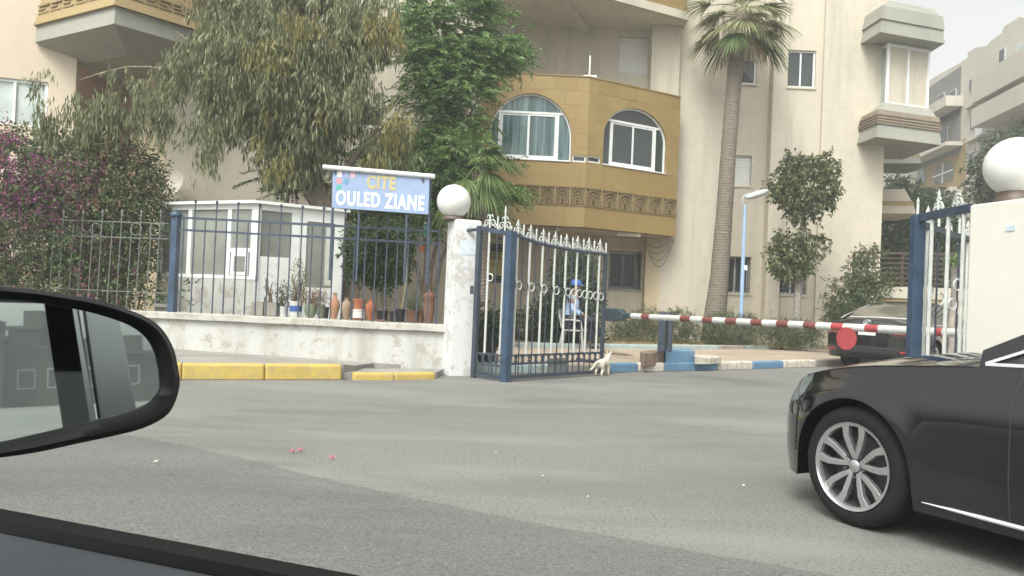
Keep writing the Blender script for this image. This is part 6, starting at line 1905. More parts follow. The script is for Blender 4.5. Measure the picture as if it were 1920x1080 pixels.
    # wheels
    for sgn in (1, -1):
        for ax_ in (0, wb_):
            wheel(root, ax_, sgn * (Wm - .02), sgn, S['wheel_r'], S['rim'], 5, S.get('alloy'))
    return dict(side_y=side_y, Wx=Wx, zb=zb_, zlow=zlow)

# near saloon entering the gate
hd_ang = rad(118)
fw = V(math.cos(hd_ang), math.sin(hd_ang), 0); lf = V(-fw.y, fw.x, 0)
wc = G(1592, 988); wc.z = 0
org = wc - lf * .885 + fw * 0
near = thing('black_saloon_car', 'glossy black saloon with alloy wheels cut off by the right frame edge', 'car', (org.x, org.y, 0), hd_ang)
SN = dict(nose=.80, tail=-3.88, wheelbase=2.84, W=.905, arch=.365, wheel_r=.325, rim=.228, xfw=.10, xrw=-3.0, pf=2.6, qf=.40,
          belt=[(-3.88, .80), (-3.75, .93), (-3.4, .985), (-2.6, .975), (-1.6, .955), (-.7, .925), (-.3, .895), (.1, .85), (.45, .765), (.65, .67), (.80, .54)],
          crown=[(-3.88, .82), (-3.75, .98), (-3.3, 1.05), (-2.6, 1.06), (-.7, 1.02), (-.4, .99), (0, .93), (.4, .84), (.65, .735), (.80, .58)],
          sill=[(-3.88, .34), (-3.5, .24), (-2.5, .19), (-.5, .18), (.3, .19), (.6, .20), (.80, .24)],
          doors=[-.84, -1.68, -2.52], hl=(.36, 9), tl=[-3.45], tlr=(7, 12), cowl=-.72, deck=-3.2,
          gh=(-.62, -1.40, -2.55, -3.35), roof=[(-3.35, 1.02), (-3.0, 1.17), (-2.55, 1.335), (-2.1, 1.42), (-1.8, 1.44), (-1.40, 1.385), (-1.05, 1.235), (-.62, 1.005)],
          pillars=[-.80, -1.62, -1.72, -2.5, -2.58, -2.85], windows=[(-1.62, -.80), (-2.5, -1.72), (-2.85, -2.58)], Wroof=.56, hroof=1.44, crease=.80)
fn = sedan(near, SN, M['paint_black'])
# chrome sill strip, mirror, handle, bumper intake
pts = [V(x, fn['side_y'](x, .235, .905) + .006, .235) for x in np.linspace(-2.4, -.42, 14)]
MB().tube(pts, [.010] * 12 + [.007, .002], 6).build('sill_strip', M['bright_trim'], near, local=True)
for s_ in (1, -1):
    mb = MB(); mb.loft([[V(-1.10 + dx, s_ * (.93 + dy), z) for dx, dy, z in ((0, 0, 1.0), (.05, .0, 1.0), (.05, 0, 1.1), (0, 0, 1.11))], [V(-1.10 + dx, s_ * (1.03 + dy), z) for dx, dy, z in ((-.01, 0, .98), (.1, 0, .99), (.1, 0, 1.12), (-.01, 0, 1.13))], [V(-1.08 + dx, s_ * (1.12 + dy), z) for dx, dy, z in ((0, 0, 1.0), (.05, 0, 1.01), (.05, 0, 1.1), (0, 0, 1.1))]])
    mb.build('door_mirror', M['paint_black'], near, local=True, bevel=.02)
    for x in (-1.55, -2.4):
        y = fn['side_y'](x, .83, .905); MB().tube([V(x - .1, s_ * (y + .002), .83), V(x - .08, s_ * (y + .035), .83), V(x + .08, s_ * (y + .035), .83), V(x + .1, s_ * (y + .002), .83)], .012, 6).build('door_handle', M['paint_black'], near, local=True)
    # window corner trim in front of the side window
    y1 = fn['side_y'](-.64, fn['zb'](-.64), .905) - .002
    MB().bar(V(-.66, s_ * y1, fn['zb'](-.66) + .012), V(-1.05, s_ * (y1 + .004), fn['zb'](-1.05) + .012), .010, .015).build('trim_or_glint', M['bright_trim'], near, local=True)
    MB().bar(V(-.66, s_ * y1, fn['zb'](-.66) + .015), V(-.88, s_ * (y1 - .035), fn['zb'](-.88) + .10), .010, .013).build('trim_or_glint', M['bright_trim'], near, local=True)
for s_ in (1, -1):
    pts = [V(x, s_ * (fn['side_y'](x, fn['zb'](x) - .004, fn['Wx'](x)) + .001), fn['zb'](x) - .002) for x in np.linspace(.42, -.60, 16)]
    MB().tube(pts, .0035, 5).build('bonnet_seam', M['rubber'], near, local=True)
    pts = [V(.40, s_ * (fn['side_y'](.40, z, fn['Wx'](.40)) + .001), z) for z in np.linspace(.34, .66, 8)]
    MB().tube(pts, .0035, 5).build('bumper_seam', M['rubber'], near, local=True)
MB().box((.775, 0, .50), (.03, .62, .20)).build('grille', M['black_plastic'], near, local=True, bevel=.02)
MB().box((.80, 0, .28), (.012, .5, .11)).build('number_plate', M['white_ceramic'], near, local=True)
MB().box((-3.865, 0, .62), (.012, .5, .11)).build('number_plate', M['white_ceramic'], near, local=True)

# parked black sedan, seen from behind
h2 = rad(90 - 46)
rl_ = G(1548, 690)                           # ground below its left rear corner
f2_ = V(math.cos(h2), math.sin(h2), 0); l2 = V(-f2_.y, f2_.x, 0)
SB = dict(nose=.93, tail=-3.90, wheelbase=2.78, W=.91, arch=.36, wheel_r=.325, rim=.215, xfw=.15, xrw=-3.3,
          belt=[(-3.90, .72), (-3.86, .86), (-3.75, .945), (-3.2, .965), (-2.6, .965), (-1.6, .945), (-.7, .915), (0, .86), (.5, .76), (.8, .66), (.93, .55)],
          crown=[(-3.90, .76), (-3.86, .95), (-3.78, 1.045), (-3.3, 1.075), (-2.6, 1.08), (-.7, 1.02), (-.3, .98), (.2, .90), (.6, .80), (.93, .60)],
          sill=[(-3.90, .36), (-3.7, .27), (-2.5, .19), (-.5, .18), (.5, .2), (.93, .25)],
          doors=[-.62, -1.66, -2.5], hl=(.42, 9), cowl=-.5, deck=-3.2,
          gh=(-.35, -1.15, -2.45, -3.32), roof=[(-3.32, 1.04), (-2.95, 1.19), (-2.45, 1.36), (-2.0, 1.435), (-1.6, 1.45), (-1.15, 1.395), (-.8, 1.24), (-.35, 1.0)],
          pillars=[-.62, -1.58, -1.68, -2.42, -2.5, -2.8], windows=[(-1.58, -.62), (-2.42, -1.68), (-2.8, -2.5)], Wroof=.57, hroof=1.45, crease=.78, rear_glass=glassmat('rear glass with painted reflection', (.115, .11, .085), .06, .8))  # lighter tan base paints the sky and wall reflected in the rear glass
org2 = rl_ - l2 * .86 + f2_ * 3.78
tc_ = thing('black_sedan_car', 'parked black sedan seen from behind through the barrier and right gate', 'car', (org2.x, org2.y, 0), h2)
f2n = sedan(tc_, SB, M['paint_black2'])
xt = -3.905
M['plate'] = plain('number plate', (.62, .63, .62), .5, .08, 30)
MB().box((xt - .004, 0, .775), (.012, .34, .10)).build('number_plate', M['plate'], tc_, local=True, bevel=.004)
MB().box((xt - .002, 0, .87), (.016, .66, .028)).build('boot_trim', M['chrome'], tc_, local=True)
mb = MB(); c_ = V(xt + .010, 0, .985)
for (ra_, rb_, dz) in ((.075, .05, 0), (.022, .045, 0), (.048, .02, .016)):
    mb.tube([c_ + V(-.012, ra_ * math.cos(2 * math.pi * k / 20), rb_ * math.sin(2 * math.pi * k / 20) + dz) for k in range(20)], .0065, 5, True)
mb.build('badge', M['chrome'], tc_, local=True)
for s_ in (1, -1):
    # wrap-round tail lamp on the rear face
    mb = MB(); mb.loft([[V(xt - .012 + .05 * t + .15 * t ** 3, s_ * (.48 + .40 * t), z) for t in (0, .3, .6, .85, 1)] for z in (.74, .80, .88, .93)], cap=False, closed=False)
    lo = mb.build('tail_lamp', M['tail_red'], tc_, smooth=50, local=True)
    so_ = lo.modifiers.new('solid', 'SOLIDIFY'); so_.thickness = .03
    mb = MB(); mb.loft([[V(xt - .022 + .05 * t + .15 * t ** 3, s_ * (.52 + .28 * t), z) for t in (0, .3, .6, .85, 1)] for z in (.775, .815)], cap=False, closed=False)
    mb.build('lamp_lens', M['lamp_clear'], lo, smooth=50, local=True)
    MB().box((xt + .06, s_ * .70, .43), (.02, .18, .035), -s_ * .25).build('reflector', M['tail_red'], tc_, local=True)
    mb = MB(); mb.loft([[V(-.86 + dx, s_ * .93, z) for dx, z in ((0, 1.0), (.05, 1.0), (.05, 1.1), (0, 1.1))], [V(-.88 + dx, s_ * 1.08, z) for dx, z in ((0, .98), (.09, .99), (.09, 1.12), (0, 1.12))]])
    mb.build('door_mirror', M['paint_black2'], tc_, local=True, bevel=.015)
for s_ in (1, -1):
    pr = [V(x, s_ * (.57 + .27 * ((-2.45 - x) / .87)) * .985, interp(SB['roof'], x) - .028 + .0) for x in np.linspace(-2.45, -3.25, 8)]
    MB().tube(pr, .010, 6).build('trim_or_glint', M['bright_trim'], tc_, local=True)
MB().tube([V(-3.30, -.6, 1.075), V(-3.32, 0, 1.085), V(-3.30, .6, 1.075)], .010, 6).build('trim_or_glint', M['bright_trim'], tc_, local=True)  # bright tube drawn for the reflection line at the rear glass base
MB().box((xt + .012, 0, .44), (.05, 1.2, .12)).build('bumper_valance', M['black_plastic'], tc_, local=True, bevel=.015)

# ------------------------------------------------------------------ the car the picture is taken from
cf = V(-.94, .342, 0).normalized(); cr_ = V(.342, .94, 0).normalized()
def cw_(a, l, z): return V(cf.x * a + cr_.x * l, cf.y * a + cr_.y * l, z)
class CarPlane:      # ray to the plane l = const
    def __init__(s, l): s.l = l
    def at(s, px, py):
        v = ray(px, py); t = s.l / v.dot(cr_); p = CAM + v * t
        return p.dot(cf), p.z
own = thing('own_car', 'car interior door sill and dark cabin in the lower left foreground', 'car', (cw_(-.3, -.35, 0).x, cw_(-.3, -.35, 0).y, 0))
M['trim_grey'] = plain('grey blue door trim', (.15, .17, .19), .55, .15, 6, bmp=.08)
M['trim_dark'] = plain('dark cabin trim', (.03, .032, .034), .6, .2, 6)
M['cloth'] = plain('seat cloth', (.05, .052, .055), .9, .2, 9)
cp_ = CarPlane(.548)
A0, Z0 = cp_.at(0, 951); A1, Z1 = cp_.at(620, 1066)
sl_z = lambda a: Z0 + (Z1 - Z0) * (a - A0) / (A1 - A0)
def ribbon(prof, a0, a1, name, mat, n=14, smooth=50):
    rings = []
    for k in range(n + 1):
        a = a0 + (a1 - a0) * k / n
        rings.append([cw_(a, l, sl_z(a) + z if rel else z) for l, z, rel in prof])
    return MB().loft(rings).build(name, mat, own, smooth=smooth)
for side in (1,):
    ribbon([(.555, -.01, 1), (.545, .0, 1), (.525, -.002, 1), (.517, -.018, 1), (.517, -.05, 1), (.555, -.05, 1)], -.42, .98, 'window_seal', M['rubber'])
    ribbon([(.56, -.05, 1), (.57, -.10, 1), (.60, -.25, 1), (.60, .30, 0), (.50, .30, 0), (.50, -.06, 1)], -.42, 1.0, 'door', M['paint_black2'])
    ribbon([(.5165, -.010, 1), (.49, -.012, 1), (.43, -.030, 1), (.38, -.10, 1), (.38, -.22, 1), (.46, .35, 0), (.5165, .35, 0)], -.42, .98, 'door_trim', M['trim_grey'])
    ribbon([(.562, -.052, 1), (.566, -.055, 1), (.566, -.067, 1), (.562, -.07, 1)], -.42, .98, 'belt_moulding', M['chrome'])
    ribbon([(.56, -.03, 1), (.57, -.10, 1), (.60, -.25, 1), (.60, .30, 0), (.46, .30, 0), (.46, -.03, 1)], -1.5, -.43, 'door', M['paint_black2'])
    ribbon([(.562, -.012, 1), (.572, -.015, 1), (.572, -.045, 1), (.562, -.05, 1)], -1.5, -.43, 'belt_moulding', M['chrome'])
# far side door, roof, pillars
for (a0, a1) in ((-1.5, -.43), (-.42, 1.0)):
    MB().prism([cw_(a0, -1.28, .3), cw_(a1, -1.28, .3), cw_(a1, -1.20, .3), cw_(a0, -1.20, .3)], (0, 0, .58)).build('door', M['trim_dark'], own)
ZR = 1.50
def roofring(a, z, k): return [cw_(a, l, z - dz) for l, dz in ((.46 * k, .035), (.40 * k, .0), (-.35, -.03), (-1.10, .0), (-1.18, .035), (-1.10, .045), (-.35, .01), (.40 * k, .045))]
MB().loft([roofring(-1.75, ZR - .10, 1), roofring(-1.2, ZR - .02, 1), roofring(-.5, ZR, 1), roofring(.2, ZR - .005, 1), roofring(.6, ZR - .02, 1), roofring(.9, ZR - .06, 1)]).build('roof', M['trim_dark'], own, smooth=60)
for l0, l1 in ((.555, .455), (-1.25, -1.15)):
    for (a0, a1, w_) in ((-.40, -.47, .10), (-1.45, -1.35, .10)):
        MB().prism([cw_(a0, l0, .85), cw_(a0 - w_, l0, .85), cw_(a0 - w_, l0 - .06 * (1 if l0 > 0 else -1), .85), cw_(a0, l0 - .06 * (1 if l0 > 0 else -1), .85)], cw_(a1 - a0, l1 - l0, ZR - .03 - .85) - V(0, 0, 0)).build('pillar', M['paint_black2'], own)
    MB().bar(cw_(1.45, l0, .92), cw_(.9, l1, ZR - .08), .06, .08).build('pillar', M['trim_dark'], own)
MB().prism([cw_(.85, -1.18, .6), cw_(1.25, -1.18, .6), cw_(1.25, .46, .6), cw_(.85, .46, .6)], (0, 0, .32)).build('dashboard', M['trim_dark'], own, bevel=.05)
MB().prism([cw_(1.26, -1.2, .35), cw_(2.3, -1.1, .35), cw_(2.3, .42, .35), cw_(1.26, .52, .35)], (0, 0, .55)).build('bonnet', M['paint_black2'], own, bevel=.08)
for l in (-.72, .02):
    mb = MB(); mb.loft([[cw_(-.22 + da, l + dl, z) for da, dl in ((0, -.24), (0, .24), (-.14, .22), (-.14, -.22))] for z, da in ((.45, 0),)] + [[cw_(-.34 + da, l + dl, z) for da, dl in ((0, -.2), (0, .2), (-.12, .18), (-.12, -.18))] for z in (.98,)])
    mb.build('seat_back', M['cloth'], own, bevel=.04)
    MB().prism([cw_(-.3, l - .25, .3), cw_(.28, l - .25, .3), cw_(.28, l + .25, .3), cw_(-.3, l + .25, .3)], (0, 0, .2)).build('seat', M['cloth'], own, bevel=.04)
    if l < 0: MB().prism([cw_(-.40, l - .12, 1.02), cw_(-.32, l - .12, 1.02), cw_(-.32, l + .12, 1.02), cw_(-.40, l + .12, 1.02)], (0, 0, .18)).build('head_rest', M['cloth'], own, bevel=.03)
MB().prism([cw_(-1.5, -1.2, .25), cw_(1.2, -1.2, .25), cw_(1.2, .5, .25), cw_(-1.5, .5, .25)], (0, 0, .05)).build('floor_pan', M['trim_dark'], own)
# rear door glass and its frame
rz0 = sl_z(-.9)
gq = [cw_(-.55, .553, rz0 - .03), cw_(-1.42, .553, rz0 - .03), cw_(-1.36, .475, ZR - .09), cw_(-.60, .475, ZR - .07)]
MB().prism(gq, cr_ * -.008).build('rear_window', M['car_glass'], own)
MB().bar(cw_(-.58, .485, ZR - .055), cw_(-1.40, .485, ZR - .075), .03, .03).build('window_frame', M['chrome'], own)
# steering wheel
sc_ = cw_(.42, -.72, .92)
n_ = (cf * -.9 + V(0, 0, .42)).normalized(); e1 = cr_.copy(); e2 = n_.cross(e1).normalized()
st = MB().torus(sc_, .19, .016, e1, e2, 32, 8).build('steering_wheel', M['trim_grey'], own, smooth=60)
for q in (0, math.pi, -math.pi / 2):
    MB().bar(sc_ - n_ * .03, sc_ + (e1 * math.cos(q) + e2 * math.sin(q)) * .185, .04, .02).build('spoke', M['trim_grey'], st)
MB().lathe([(.001, .01), (.05, .0), (.06, -.04), (.03, -.25)], sc_, 16, n_).build('hub', M['trim_dark'], st)

# door mirror: outline as seen, standing on its own plane outside the window
mn = (cf * -.905 + cr_ * -.425 + V(0, 0, .062)).normalized()
mc = P(140, 697, .90)
mirror = thing('door_mirror', 'big black door mirror at the left showing the cabin reflected in its glass', 'mirror', (mc.x, mc.y, mc.z - .1))
def on_mirror(px, py, back=0.0):
    v = ray(px, py); t = (mc - mn * back - CAM).dot(mn) / v.dot(mn); return CAM + v * t
hous = [(337, 722), (334, 690), (326, 655), (308, 622), (284, 600), (240, 580), (180, 562), (110, 550), (40, 541), (-40, 536), (-110, 545), (-150, 585), (-165, 660), (-160, 760), (-130, 835), (-80, 864), (0, 858), (70, 848), (140, 833), (210, 818), (265, 804), (306, 784), (326, 760)]
glas = [(305, 725), (302, 690), (294, 658), (278, 632), (252, 612), (215, 597), (165, 583), (100, 571), (40, 563), (-40, 560), (-100, 568), (-130, 600), (-142, 660), (-138, 745), (-115, 815), (-70, 838), (0, 831), (60, 818), (120, 804), (185, 788), (235, 776), (280, 758), (298, 742)]
def resample(poly, k=4):
    out = []; n = len(poly)
    for i in range(n):
        p0, p1, p2, p3 = poly[i - 1], poly[i], poly[(i + 1) % n], poly[(i + 2) % n]
        for j in range(k):
            t = j / k
            out.append(tuple(.5 * ((2 * p1[c]) + (-p0[c] + p2[c]) * t + (2 * p0[c] - 5 * p1[c] + 4 * p2[c] - p3[c]) * t * t + (-p0[c] + 3 * p1[c] - 3 * p2[c] + p3[c]) * t ** 3) for c in (0, 1)))
    return out
N_ = len(hous) * 4
Hs, Gs = resample(hous), resample(glas)
H3 = [on_mirror(*p) for p in Hs]; G3 = [on_mirror(*p) for p in Gs]
hc = sum(H3, V(0, 0, 0)) / N_
def hr(k, back): return [hc + (p - hc) * k - mn * back for p in H3]
Gi = [p - mn * .004 for p in G3]; Gd = [p - mn * .012 for p in G3]
bez = [H3[i].lerp(G3[i], .35) + mn * .004 for i in range(N_)]
MB().loft([Gd, Gi, bez, hr(1.0, .0), hr(1.015, .012), hr(1.0, .03), hr(.93, .055), hr(.78, .08), hr(.5, .098), hr(.15, .105)], cap=True).build('housing', M['black_plastic'], mirror, smooth=60)
M['mirror'] = None
m_, t_, b__, o__ = nodes('mirror glass')
b__.inputs['Base Color'].default_value = (.66, .74, .71, 1); b__.inputs['Metallic'].default_value = 1.0; b__.inputs['Roughness'].default_value = .015
gl_ = MB().add([p - mn * .0075 for p in G3], [tuple(range(N_))]).build('mirror_glass', m_, mirror)
ar = on_mirror(-150, 800, .03)
MB().loft([[ar + V(0, 0, .03) + mn * .02, ar + V(0, 0, .03) - mn * .04, ar - V(0, 0, .03) - mn * .04, ar - V(0, 0, .03) + mn * .02], [cw_(.98, .56, .99), cw_(1.08, .56, .99), cw_(1.08, .56, .93), cw_(.98, .56, .93)]]).build('arm', M['black_plastic'], mirror, bevel=.008)

# ------------------------------------------------------------------ opposite side of the street, seen only in reflections
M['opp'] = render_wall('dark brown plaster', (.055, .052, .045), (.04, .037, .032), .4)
oc0 = cw_(-65, -15, 0)
op = thing('opposite_building', 'dark jagged row of houses down the street, reflected in the door mirror', 'building', (oc0.x, oc0.y, 0))
def cprism(a0, a1, l0, l1, z0, z1, nm, mt, par=None):
    return MB().prism([cw_(a0, l0, z0), cw_(a1, l0, z0), cw_(a1, l1, z0), cw_(a0, l1, z0)], (0, 0, z1 - z0)).build(nm, mt, par or op)
for (l0, l1, h, a0) in ((-40, -33, 6.4, -60), (-33, -27, 5.2, -62), (-27, -22, 6.6, -60), (-22, -18.5, 5.0, -61), (-18.5, -15.5, 6.2, -62), (-15.5, -13, 4.6, -61), (-13, -11, 5.3, -62), (-11, -9, 3.9, -61), (-9, -6.5, 4.3, -62), (-6.5, -4, 3.3, -61), (-4, -1, 3.0, -61)):
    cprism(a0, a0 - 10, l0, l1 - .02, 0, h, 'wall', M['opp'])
    cprism(a0 + .5, a0 - 10, l0 - .15, l1 + .15, h, h + .25, 'cornice', M['opp'])
    cprism(a0 - 2, a0 - 4, l0 + .5, l0 + 1.7, h + .25, h + 1.5, 'roof_box', M['opp'])
    z = 1.2
    while z + 1.6 < h:
        n = max(1, int((l1 - l0) / 2.4))
        for k in range(n):
            l = l0 + (l1 - l0) * (k + .3) / n
            w_ = cprism(a0 + .06, a0 - .02, l, l + 1.1, z, z + 1.35, 'window', M['grey_frame'])
            cprism(a0 + .09, a0 + .06, l + .08, l + 1.02, z + .08, z + 1.27, 'pane', M['glass'], w_)
        z += 2.7
# ------------------------------------------------------------------ seated person, chair, cats
def skinned(name, verts, edges, mat, parent, levels=2, root=0, scale=1.0):
    """verts: (x, y, z, radius) or (x, y, z, rx, ry); grows one continuous surface"""
    me = bpy.data.meshes.new(name); me.from_pydata([v[:3] for v in verts], edges, [])
    ob = bpy.data.objects.new(name, me); COL.objects.link(ob)
    ob.modifiers.new('skin', 'SKIN'); sub = ob.modifiers.new('sub', 'SUBSURF'); sub.levels = levels; sub.render_levels = levels
    if not me.skin_vertices:
        bpy.context.view_layer.objects.active = ob
        bpy.ops.mesh.customdata_skin_add()
    for i, v in enumerate(verts):
        r = v[3:5] if len(v) > 4 else (v[3], v[3])
        me.skin_vertices[0].data[i].radius = r
        me.skin_vertices[0].data[i].use_root = (i == root)
    dg = bpy.context.evaluated_depsgraph_get()
    nm = bpy.data.meshes.new_from_object(ob.evaluated_get(dg))
    bpy.data.objects.remove(ob)
    nm.shade_smooth()
    return link(name, nm, mat, parent, V(0, 0, 0))
M['skin'] = plain('skin', (.20, .115, .075), .55, .12, 20)
M['shirt'] = plain('light blue shirt', (.34, .45, .66), .85, .12, 9)
M['trousers'] = plain('navy trousers', (.018, .022, .035), .85, .25, 9)
M['cap'] = plain('blue cap cloth', (.045, .12, .42), .8, .15, 12)
M['cap_peak'] = plain('pale blue cap peak', (.42, .52, .70), .8, .12, 12)
M['hair'] = plain('black hair', (.012, .011, .010), .7)
M['shoe'] = plain('black shoe', (.014, .014, .015), .4)
M['chair_white'] = plain('white plastic', (.40, .41, .39), .55, .08, 6)

pq = G(1087, 653, ZI)
pe = thing('person', 'seated person in a blue cap, light blue shirt and dark trousers behind the gate', 'person', (pq.x - .22, pq.y, ZI), rad(-14))
body = [(0, 0, .52, .13), (.01, 0, .68, .125), (.03, 0, .88, .13), (.04, 0, 1.03, .09), (.055, 0, 1.10, .050), (.075, 0, 1.17, .072, .068), (.085, 0, 1.24, .095, .078), (.075, 0, 1.31, .085, .07), (.07, 0, 1.35, .04),
        (.02, .17, 1.0, .055), (.06, .235, .78, .043), (.24, .14, .66, .034), (.30, .10, .645, .030, .02),
        (.02, -.17, 1.0, .055), (.07, -.235, .78, .043), (.25, -.12, .68, .034), (.31, -.07, .665, .030, .02),
        (.02, .09, .52, .09), (.42, .11, .54, .068), (.40, .10, .30, .055), (.38, .10, .10, .042), (.42, .10, .05, .04), (.54, .10, .035, .03),
        (.02, -.09, .52, .09), (.44, -.03, .60, .068), (.52, .06, .42, .055), (.60, .13, .26, .042), (.63, .14, .21, .04), (.73, .15, .25, .03),
        (.178, 0, 1.222, .014), (.155, 0, 1.19, .028)]
be = [(0, 1), (1, 2), (2, 3), (3, 4), (4, 5), (5, 6), (6, 7), (7, 8), (3, 9), (9, 10), (10, 11), (11, 12), (3, 13), (13, 14), (14, 15), (15, 16), (0, 17), (17, 18), (18, 19), (19, 20), (20, 21), (21, 22), (0, 23), (23, 24), (24, 25), (25, 26), (26, 27), (27, 28), (6, 29), (5, 30)]
# fingers
for (pi, sy) in ((12, -1), (16, 1)):
    bx, by, bz_ = body[pi][:3]
    for k, (dx, dy, dz) in enumerate(((.05, .028, .0), (.06, .010, -.002), (.058, -.008, -.004), (.045, -.024, -.006))):
        i0 = len(body); body += [(bx + dx * .55, by + dy, bz_ + dz, .0095), (bx + dx, by + dy, bz_ + dz - .018, .009), (bx + dx * 1.05, by + dy, bz_ + dz - .042, .008)]
        be += [(pi, i0), (i0, i0 + 1), (i0 + 1, i0 + 2)]
    i0 = len(body); body += [(bx + .01, by + .035 * sy, bz_ + .012, .010), (bx + .04, by + .045 * sy, bz_ + .006, .009)]; be += [(pi, i0), (i0, i0 + 1)]
skinned('body', body, be, M['skin'], pe)
sh = [(0, 0, .54, .15), (.01, 0, .68, .142), (.03, 0, .88, .148), (.04, 0, 1.02, .105), (.05, 0, 1.075, .062), (.02, .17, 1.0, .072), (.06, .235, .78, .058), (.22, .15, .67, .046), (.02, -.17, 1.0, .072), (.07, -.235, .78, .058), (.23, -.13, .69, .046)]
skinned('shirt', sh, [(0, 1), (1, 2), (2, 3), (3, 4), (3, 5), (5, 6), (6, 7), (3, 8), (8, 9), (9, 10)], M['shirt'], pe)
tr_ = [(0, 0, .52, .15), (.02, .09, .52, .105), (.42, .11, .545, .082), (.40, .10, .30, .07), (.385, .10, .13, .062), (.02, -.09, .52, .105), (.44, -.03, .605, .082), (.52, .06, .42, .07), (.59, .12, .28, .06)]
skinned('trousers', tr_, [(0, 1), (1, 2), (2, 3), (3, 4), (0, 5), (5, 6), (6, 7), (7, 8)], M['trousers'], pe)
for nm, (a, b_, c) in (('shoe', ((.37, .10, .07, .05), (.45, .10, .045, .048), (.57, .10, .035, .038))), ('shoe', ((.60, .13, .24, .05), (.65, .14, .20, .048), (.76, .15, .24, .038)))):
    skinned(nm, [a, b_, c], [(0, 1), (1, 2)], M['shoe'], pe)
mb = MB(); mb.blob((.062, 0, 1.275), .108, .092, .085, 14, 9); mb.build('hair', M['hair'], pe, smooth=180, local=True)
mb = MB(); mb.lathe([(.112, 0), (.116, .02), (.11, .06), (.085, .10), (.04, .122), (.001, .126)], (.07, 0, 1.278), 18); mb.build('cap', M['cap'], pe, smooth=60, local=True)
mb = MB(); mb.prism([V(.17, -.075, 1.285), V(.225, -.05, 1.272), V(.24, 0, 1.27), V(.225, .05, 1.272), V(.17, .075, 1.285), V(.14, 0, 1.29)], (0, 0, .012)); mb.build('cap_peak', M['cap_peak'], pe, local=True)
for s_ in (-1, 1):
    MB().blob((.163, s_ * .032, 1.245), .010, .013, .009, 8, 6).build('eye', M['hair'], pe, smooth=180, local=True)
    MB().blob((.075, s_ * .082, 1.225), .022, .010, .034, 8, 6).build('ear', M['skin'], pe, smooth=180, local=True)
MB().box((.172, 0, 1.178), (.012, .05, .010)).build('mouth', plain('lips', (.16, .075, .06), .5), pe, local=True)

pe.scale = (1.1, 1.1, 1.06)
ch = thing('plastic_chair', 'pale plastic armchair under the seated person', 'chair', (pq.x - .22, pq.y, ZI), rad(-14))
ch.location = (ch.location.x + .06, ch.location.y + .02, ZI)
MB().box((.03, 0, .385), (.46, .46, .03)).build('seat', M['chair_white'], ch, bevel=.01, local=True)
mb = MB()
mb.loft([[V(-.19 - .10 * t, y, .42 + .40 * t) for y in (-.22, .22)] + [V(-.225 - .10 * t, y, .42 + .40 * t) for y in (.22, -.22)] for t in (0, .5, 1)]); mb.build('backrest', M['chair_white'], ch, bevel=.01, local=True)
for x, y, dx in ((.22, .21, .05), (.22, -.21, .05), (-.19, .21, -.06), (-.19, -.21, -.06)):
    MB().bar(V(x + dx, y * 1.1, 0), V(x, y, .375), .045, .035).build('leg', M['chair_white'], ch, local=True)
for s_ in (1, -1):
    mb = MB(); mb.tube([V(-.22, s_ * .235, .60), V(.05, s_ * .245, .61), V(.20, s_ * .24, .59), V(.23, s_ * .23, .40)], .02, 8); mb.build('armrest', M['chair_white'], ch, smooth=60, local=True)

# cats at the end of the gate
M['fur_cream'] = plain('cream fur', (.62, .57, .48), .95, .25, 16, bmp=.3)
M['fur_dark'] = plain('dark fur', (.03, .03, .032), .95, .3, 16, bmp=.3)
cq = G(1130, 704)
ct = thing('cat', 'cream and white cat standing at the free end of the gate', 'cat', (cq.x, cq.y, 0), rad(62))
cv = [(-.14, 0, .20, .066, .07), (-.02, 0, .205, .062, .066), (.11, 0, .215, .06, .068), (.18, 0, .27, .042), (.24, 0, .315, .05, .052), (.30, 0, .30, .026),
      (-.15, .045, .15, .042), (-.13, .05, .10, .024), (-.18, .05, .055, .017), (-.17, .05, .015, .017), (-.145, .05, .008, .014),
      (-.15, -.045, .15, .042), (-.13, -.05, .10, .024), (-.18, -.05, .055, .017), (-.17, -.05, .015, .017), (-.145, -.05, .008, .014),
      (.13, .04, .14, .03), (.125, .042, .07, .018), (.13, .042, .015, .016), (.15, .042, .008, .014), (.13, -.04, .14, .03), (.125, -.042, .07, .018), (.13, -.042, .015, .016), (.15, -.042, .008, .014),
      (-.22, 0, .23, .022), (-.28, .02, .20, .018), (-.31, .05, .13, .017), (-.33, .09, .09, .012)]
ce = [(0, 1), (1, 2), (2, 3), (3, 4), (4, 5), (0, 6), (6, 7), (7, 8), (8, 9), (9, 10), (0, 11), (11, 12), (12, 13), (13, 14), (14, 15), (2, 16), (16, 17), (17, 18), (18, 19), (2, 20), (20, 21), (21, 22), (22, 23), (0, 24), (24, 25), (25, 26), (26, 27)]
skinned('body', cv, ce, M['fur_cream'], ct, 2, 1)
for s_ in (-1, 1):
    MB().lathe([(.022, 0), (.012, .025), (.001, .045)], (.235, s_ * .032, .345), 8).build('ear', M['fur_cream'], ct, smooth=60, local=True)
    MB().blob((.285, s_ * .02, .322), .006, .008, .008, 8, 6).build('eye', M['hair'], ct, smooth=180, local=True)
kq = G(1106, 697)
kt = thing('cat', 'black cat crouching behind the gate bars beside the cream cat', 'cat', (kq.x, kq.y + .15, 0), rad(150))
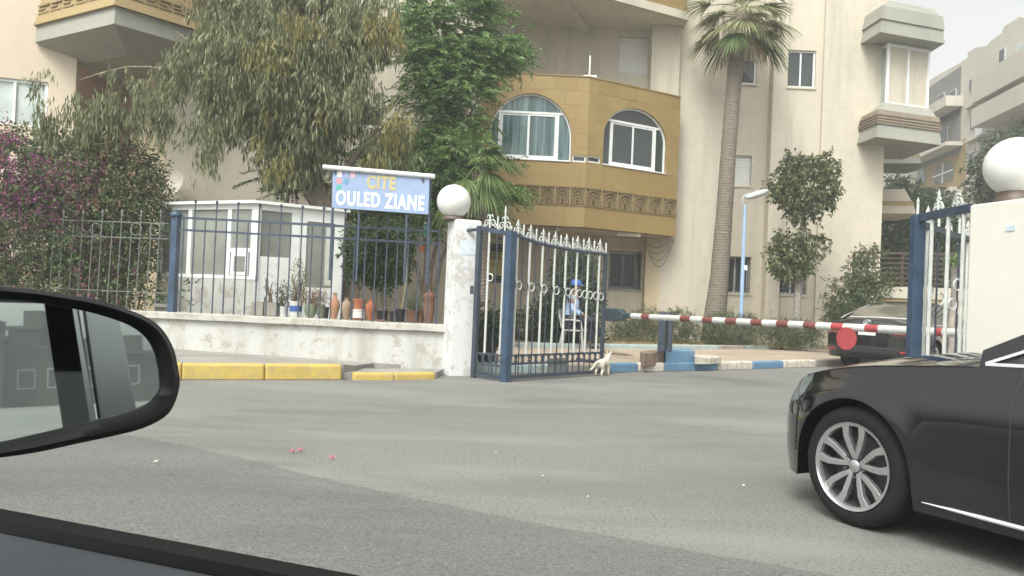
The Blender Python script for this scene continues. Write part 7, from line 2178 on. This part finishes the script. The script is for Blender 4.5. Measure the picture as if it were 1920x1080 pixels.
skinned('body', [(-.12, 0, .10, .075, .08), (0, 0, .115, .075, .08), (.11, 0, .12, .06), (.17, 0, .16, .04), (.21, 0, .185, .045), (.25, 0, .175, .022), (.12, .05, .04, .022), (.17, .05, .012, .016), (.12, -.05, .04, .022), (.17, -.05, .012, .016), (-.10, .07, .04, .03), (-.03, .075, .014, .018), (-.10, -.07, .04, .03), (-.03, -.075, .014, .018), (-.2, .03, .05, .02), (-.22, .11, .02, .015)],
        [(0, 1), (1, 2), (2, 3), (3, 4), (4, 5), (2, 6), (6, 7), (2, 8), (8, 9), (0, 10), (10, 11), (0, 12), (12, 13), (0, 14), (14, 15)], M['fur_dark'], kt, 2, 1)
for s_ in (-1, 1):
    MB().lathe([(.02, 0), (.011, .022), (.001, .04)], (.205, s_ * .028, .21), 8).build('ear', M['fur_dark'], kt, smooth=60, local=True)
MB().blob((.17, .05, .012), .022, .014, .012, 8, 6).build('white_paw', M['white_ceramic'], kt, smooth=180, local=True)

# ------------------------------------------------------------------ litter
M['paper'] = plain('paper scrap', (.50, .49, .44), .8, .1, 20)
M['petal'] = plain('pink petal', (.62, .10, .22), .7, .15, 20)
for (x, y, s_) in ((292, 866, .05), (1018, 893, .03), (1102, 932, .03), (1395, 911, .04), (930, 849, .025)):
    s_ *= .33; p = G(x, y, .012)
    o = MB().add([p + V(-s_, -s_ * .4, 0), p + V(s_ * .8, -s_ * .5, .006), p + V(s_, s_ * .5, .002), p + V(.0, s_ * .7, .012), p + V(-s_ * .9, s_ * .3, .001)], [(0, 1, 2), (0, 2, 3), (0, 3, 4)]).build('litter', M['paper'])
    tag(o, 'tiny pale scrap of litter on the asphalt', 'litter', 'scraps of litter on the road')
for (x, y, lab) in ((622, 860, 'fallen pink blossom lying alone on the asphalt, right of two others'), (563, 846, 'right one of two fallen pink blossoms lying close together'), (549, 848, 'left one of two fallen pink blossoms lying close together')):
    p = G(x, y, .012); mb = MB()
    for k in range(4):
        q = 1.57 * k + .4; mb.add([p, p + V(.02 * math.cos(q - .4), .02 * math.sin(q - .4), .012), p + V(.032 * math.cos(q), .032 * math.sin(q), .02), p + V(.02 * math.cos(q + .4), .02 * math.sin(q + .4), .010)], [(0, 1, 2, 3)])
    tag(mb.build('fallen_flower', M['petal']), lab, 'flower', 'fallen blossoms on the road')

# ------------------------------------------------------------------ haze volume added in place of the pale veil on the car window
hz = MB().box((0, 15, 10), (150, 130, 24))
hm, ht, hb_, ho = nodes('thin haze')
ht.nodes.remove(hb_)
pv_ = ht.nodes.new("ShaderNodeVolumePrincipled")
pv_.inputs['Color'].default_value = (.97, .98, .98, 1); pv_.inputs['Density'].default_value = .0042; pv_.inputs['Anisotropy'].default_value = .2
ht.links.new(pv_.outputs[0], ho.inputs['Volume'])
HAZE = True
if HAZE:
    tag(hz.build('haze', hm), 'pale thin haze volume added for the car window veil', kind='stuff')
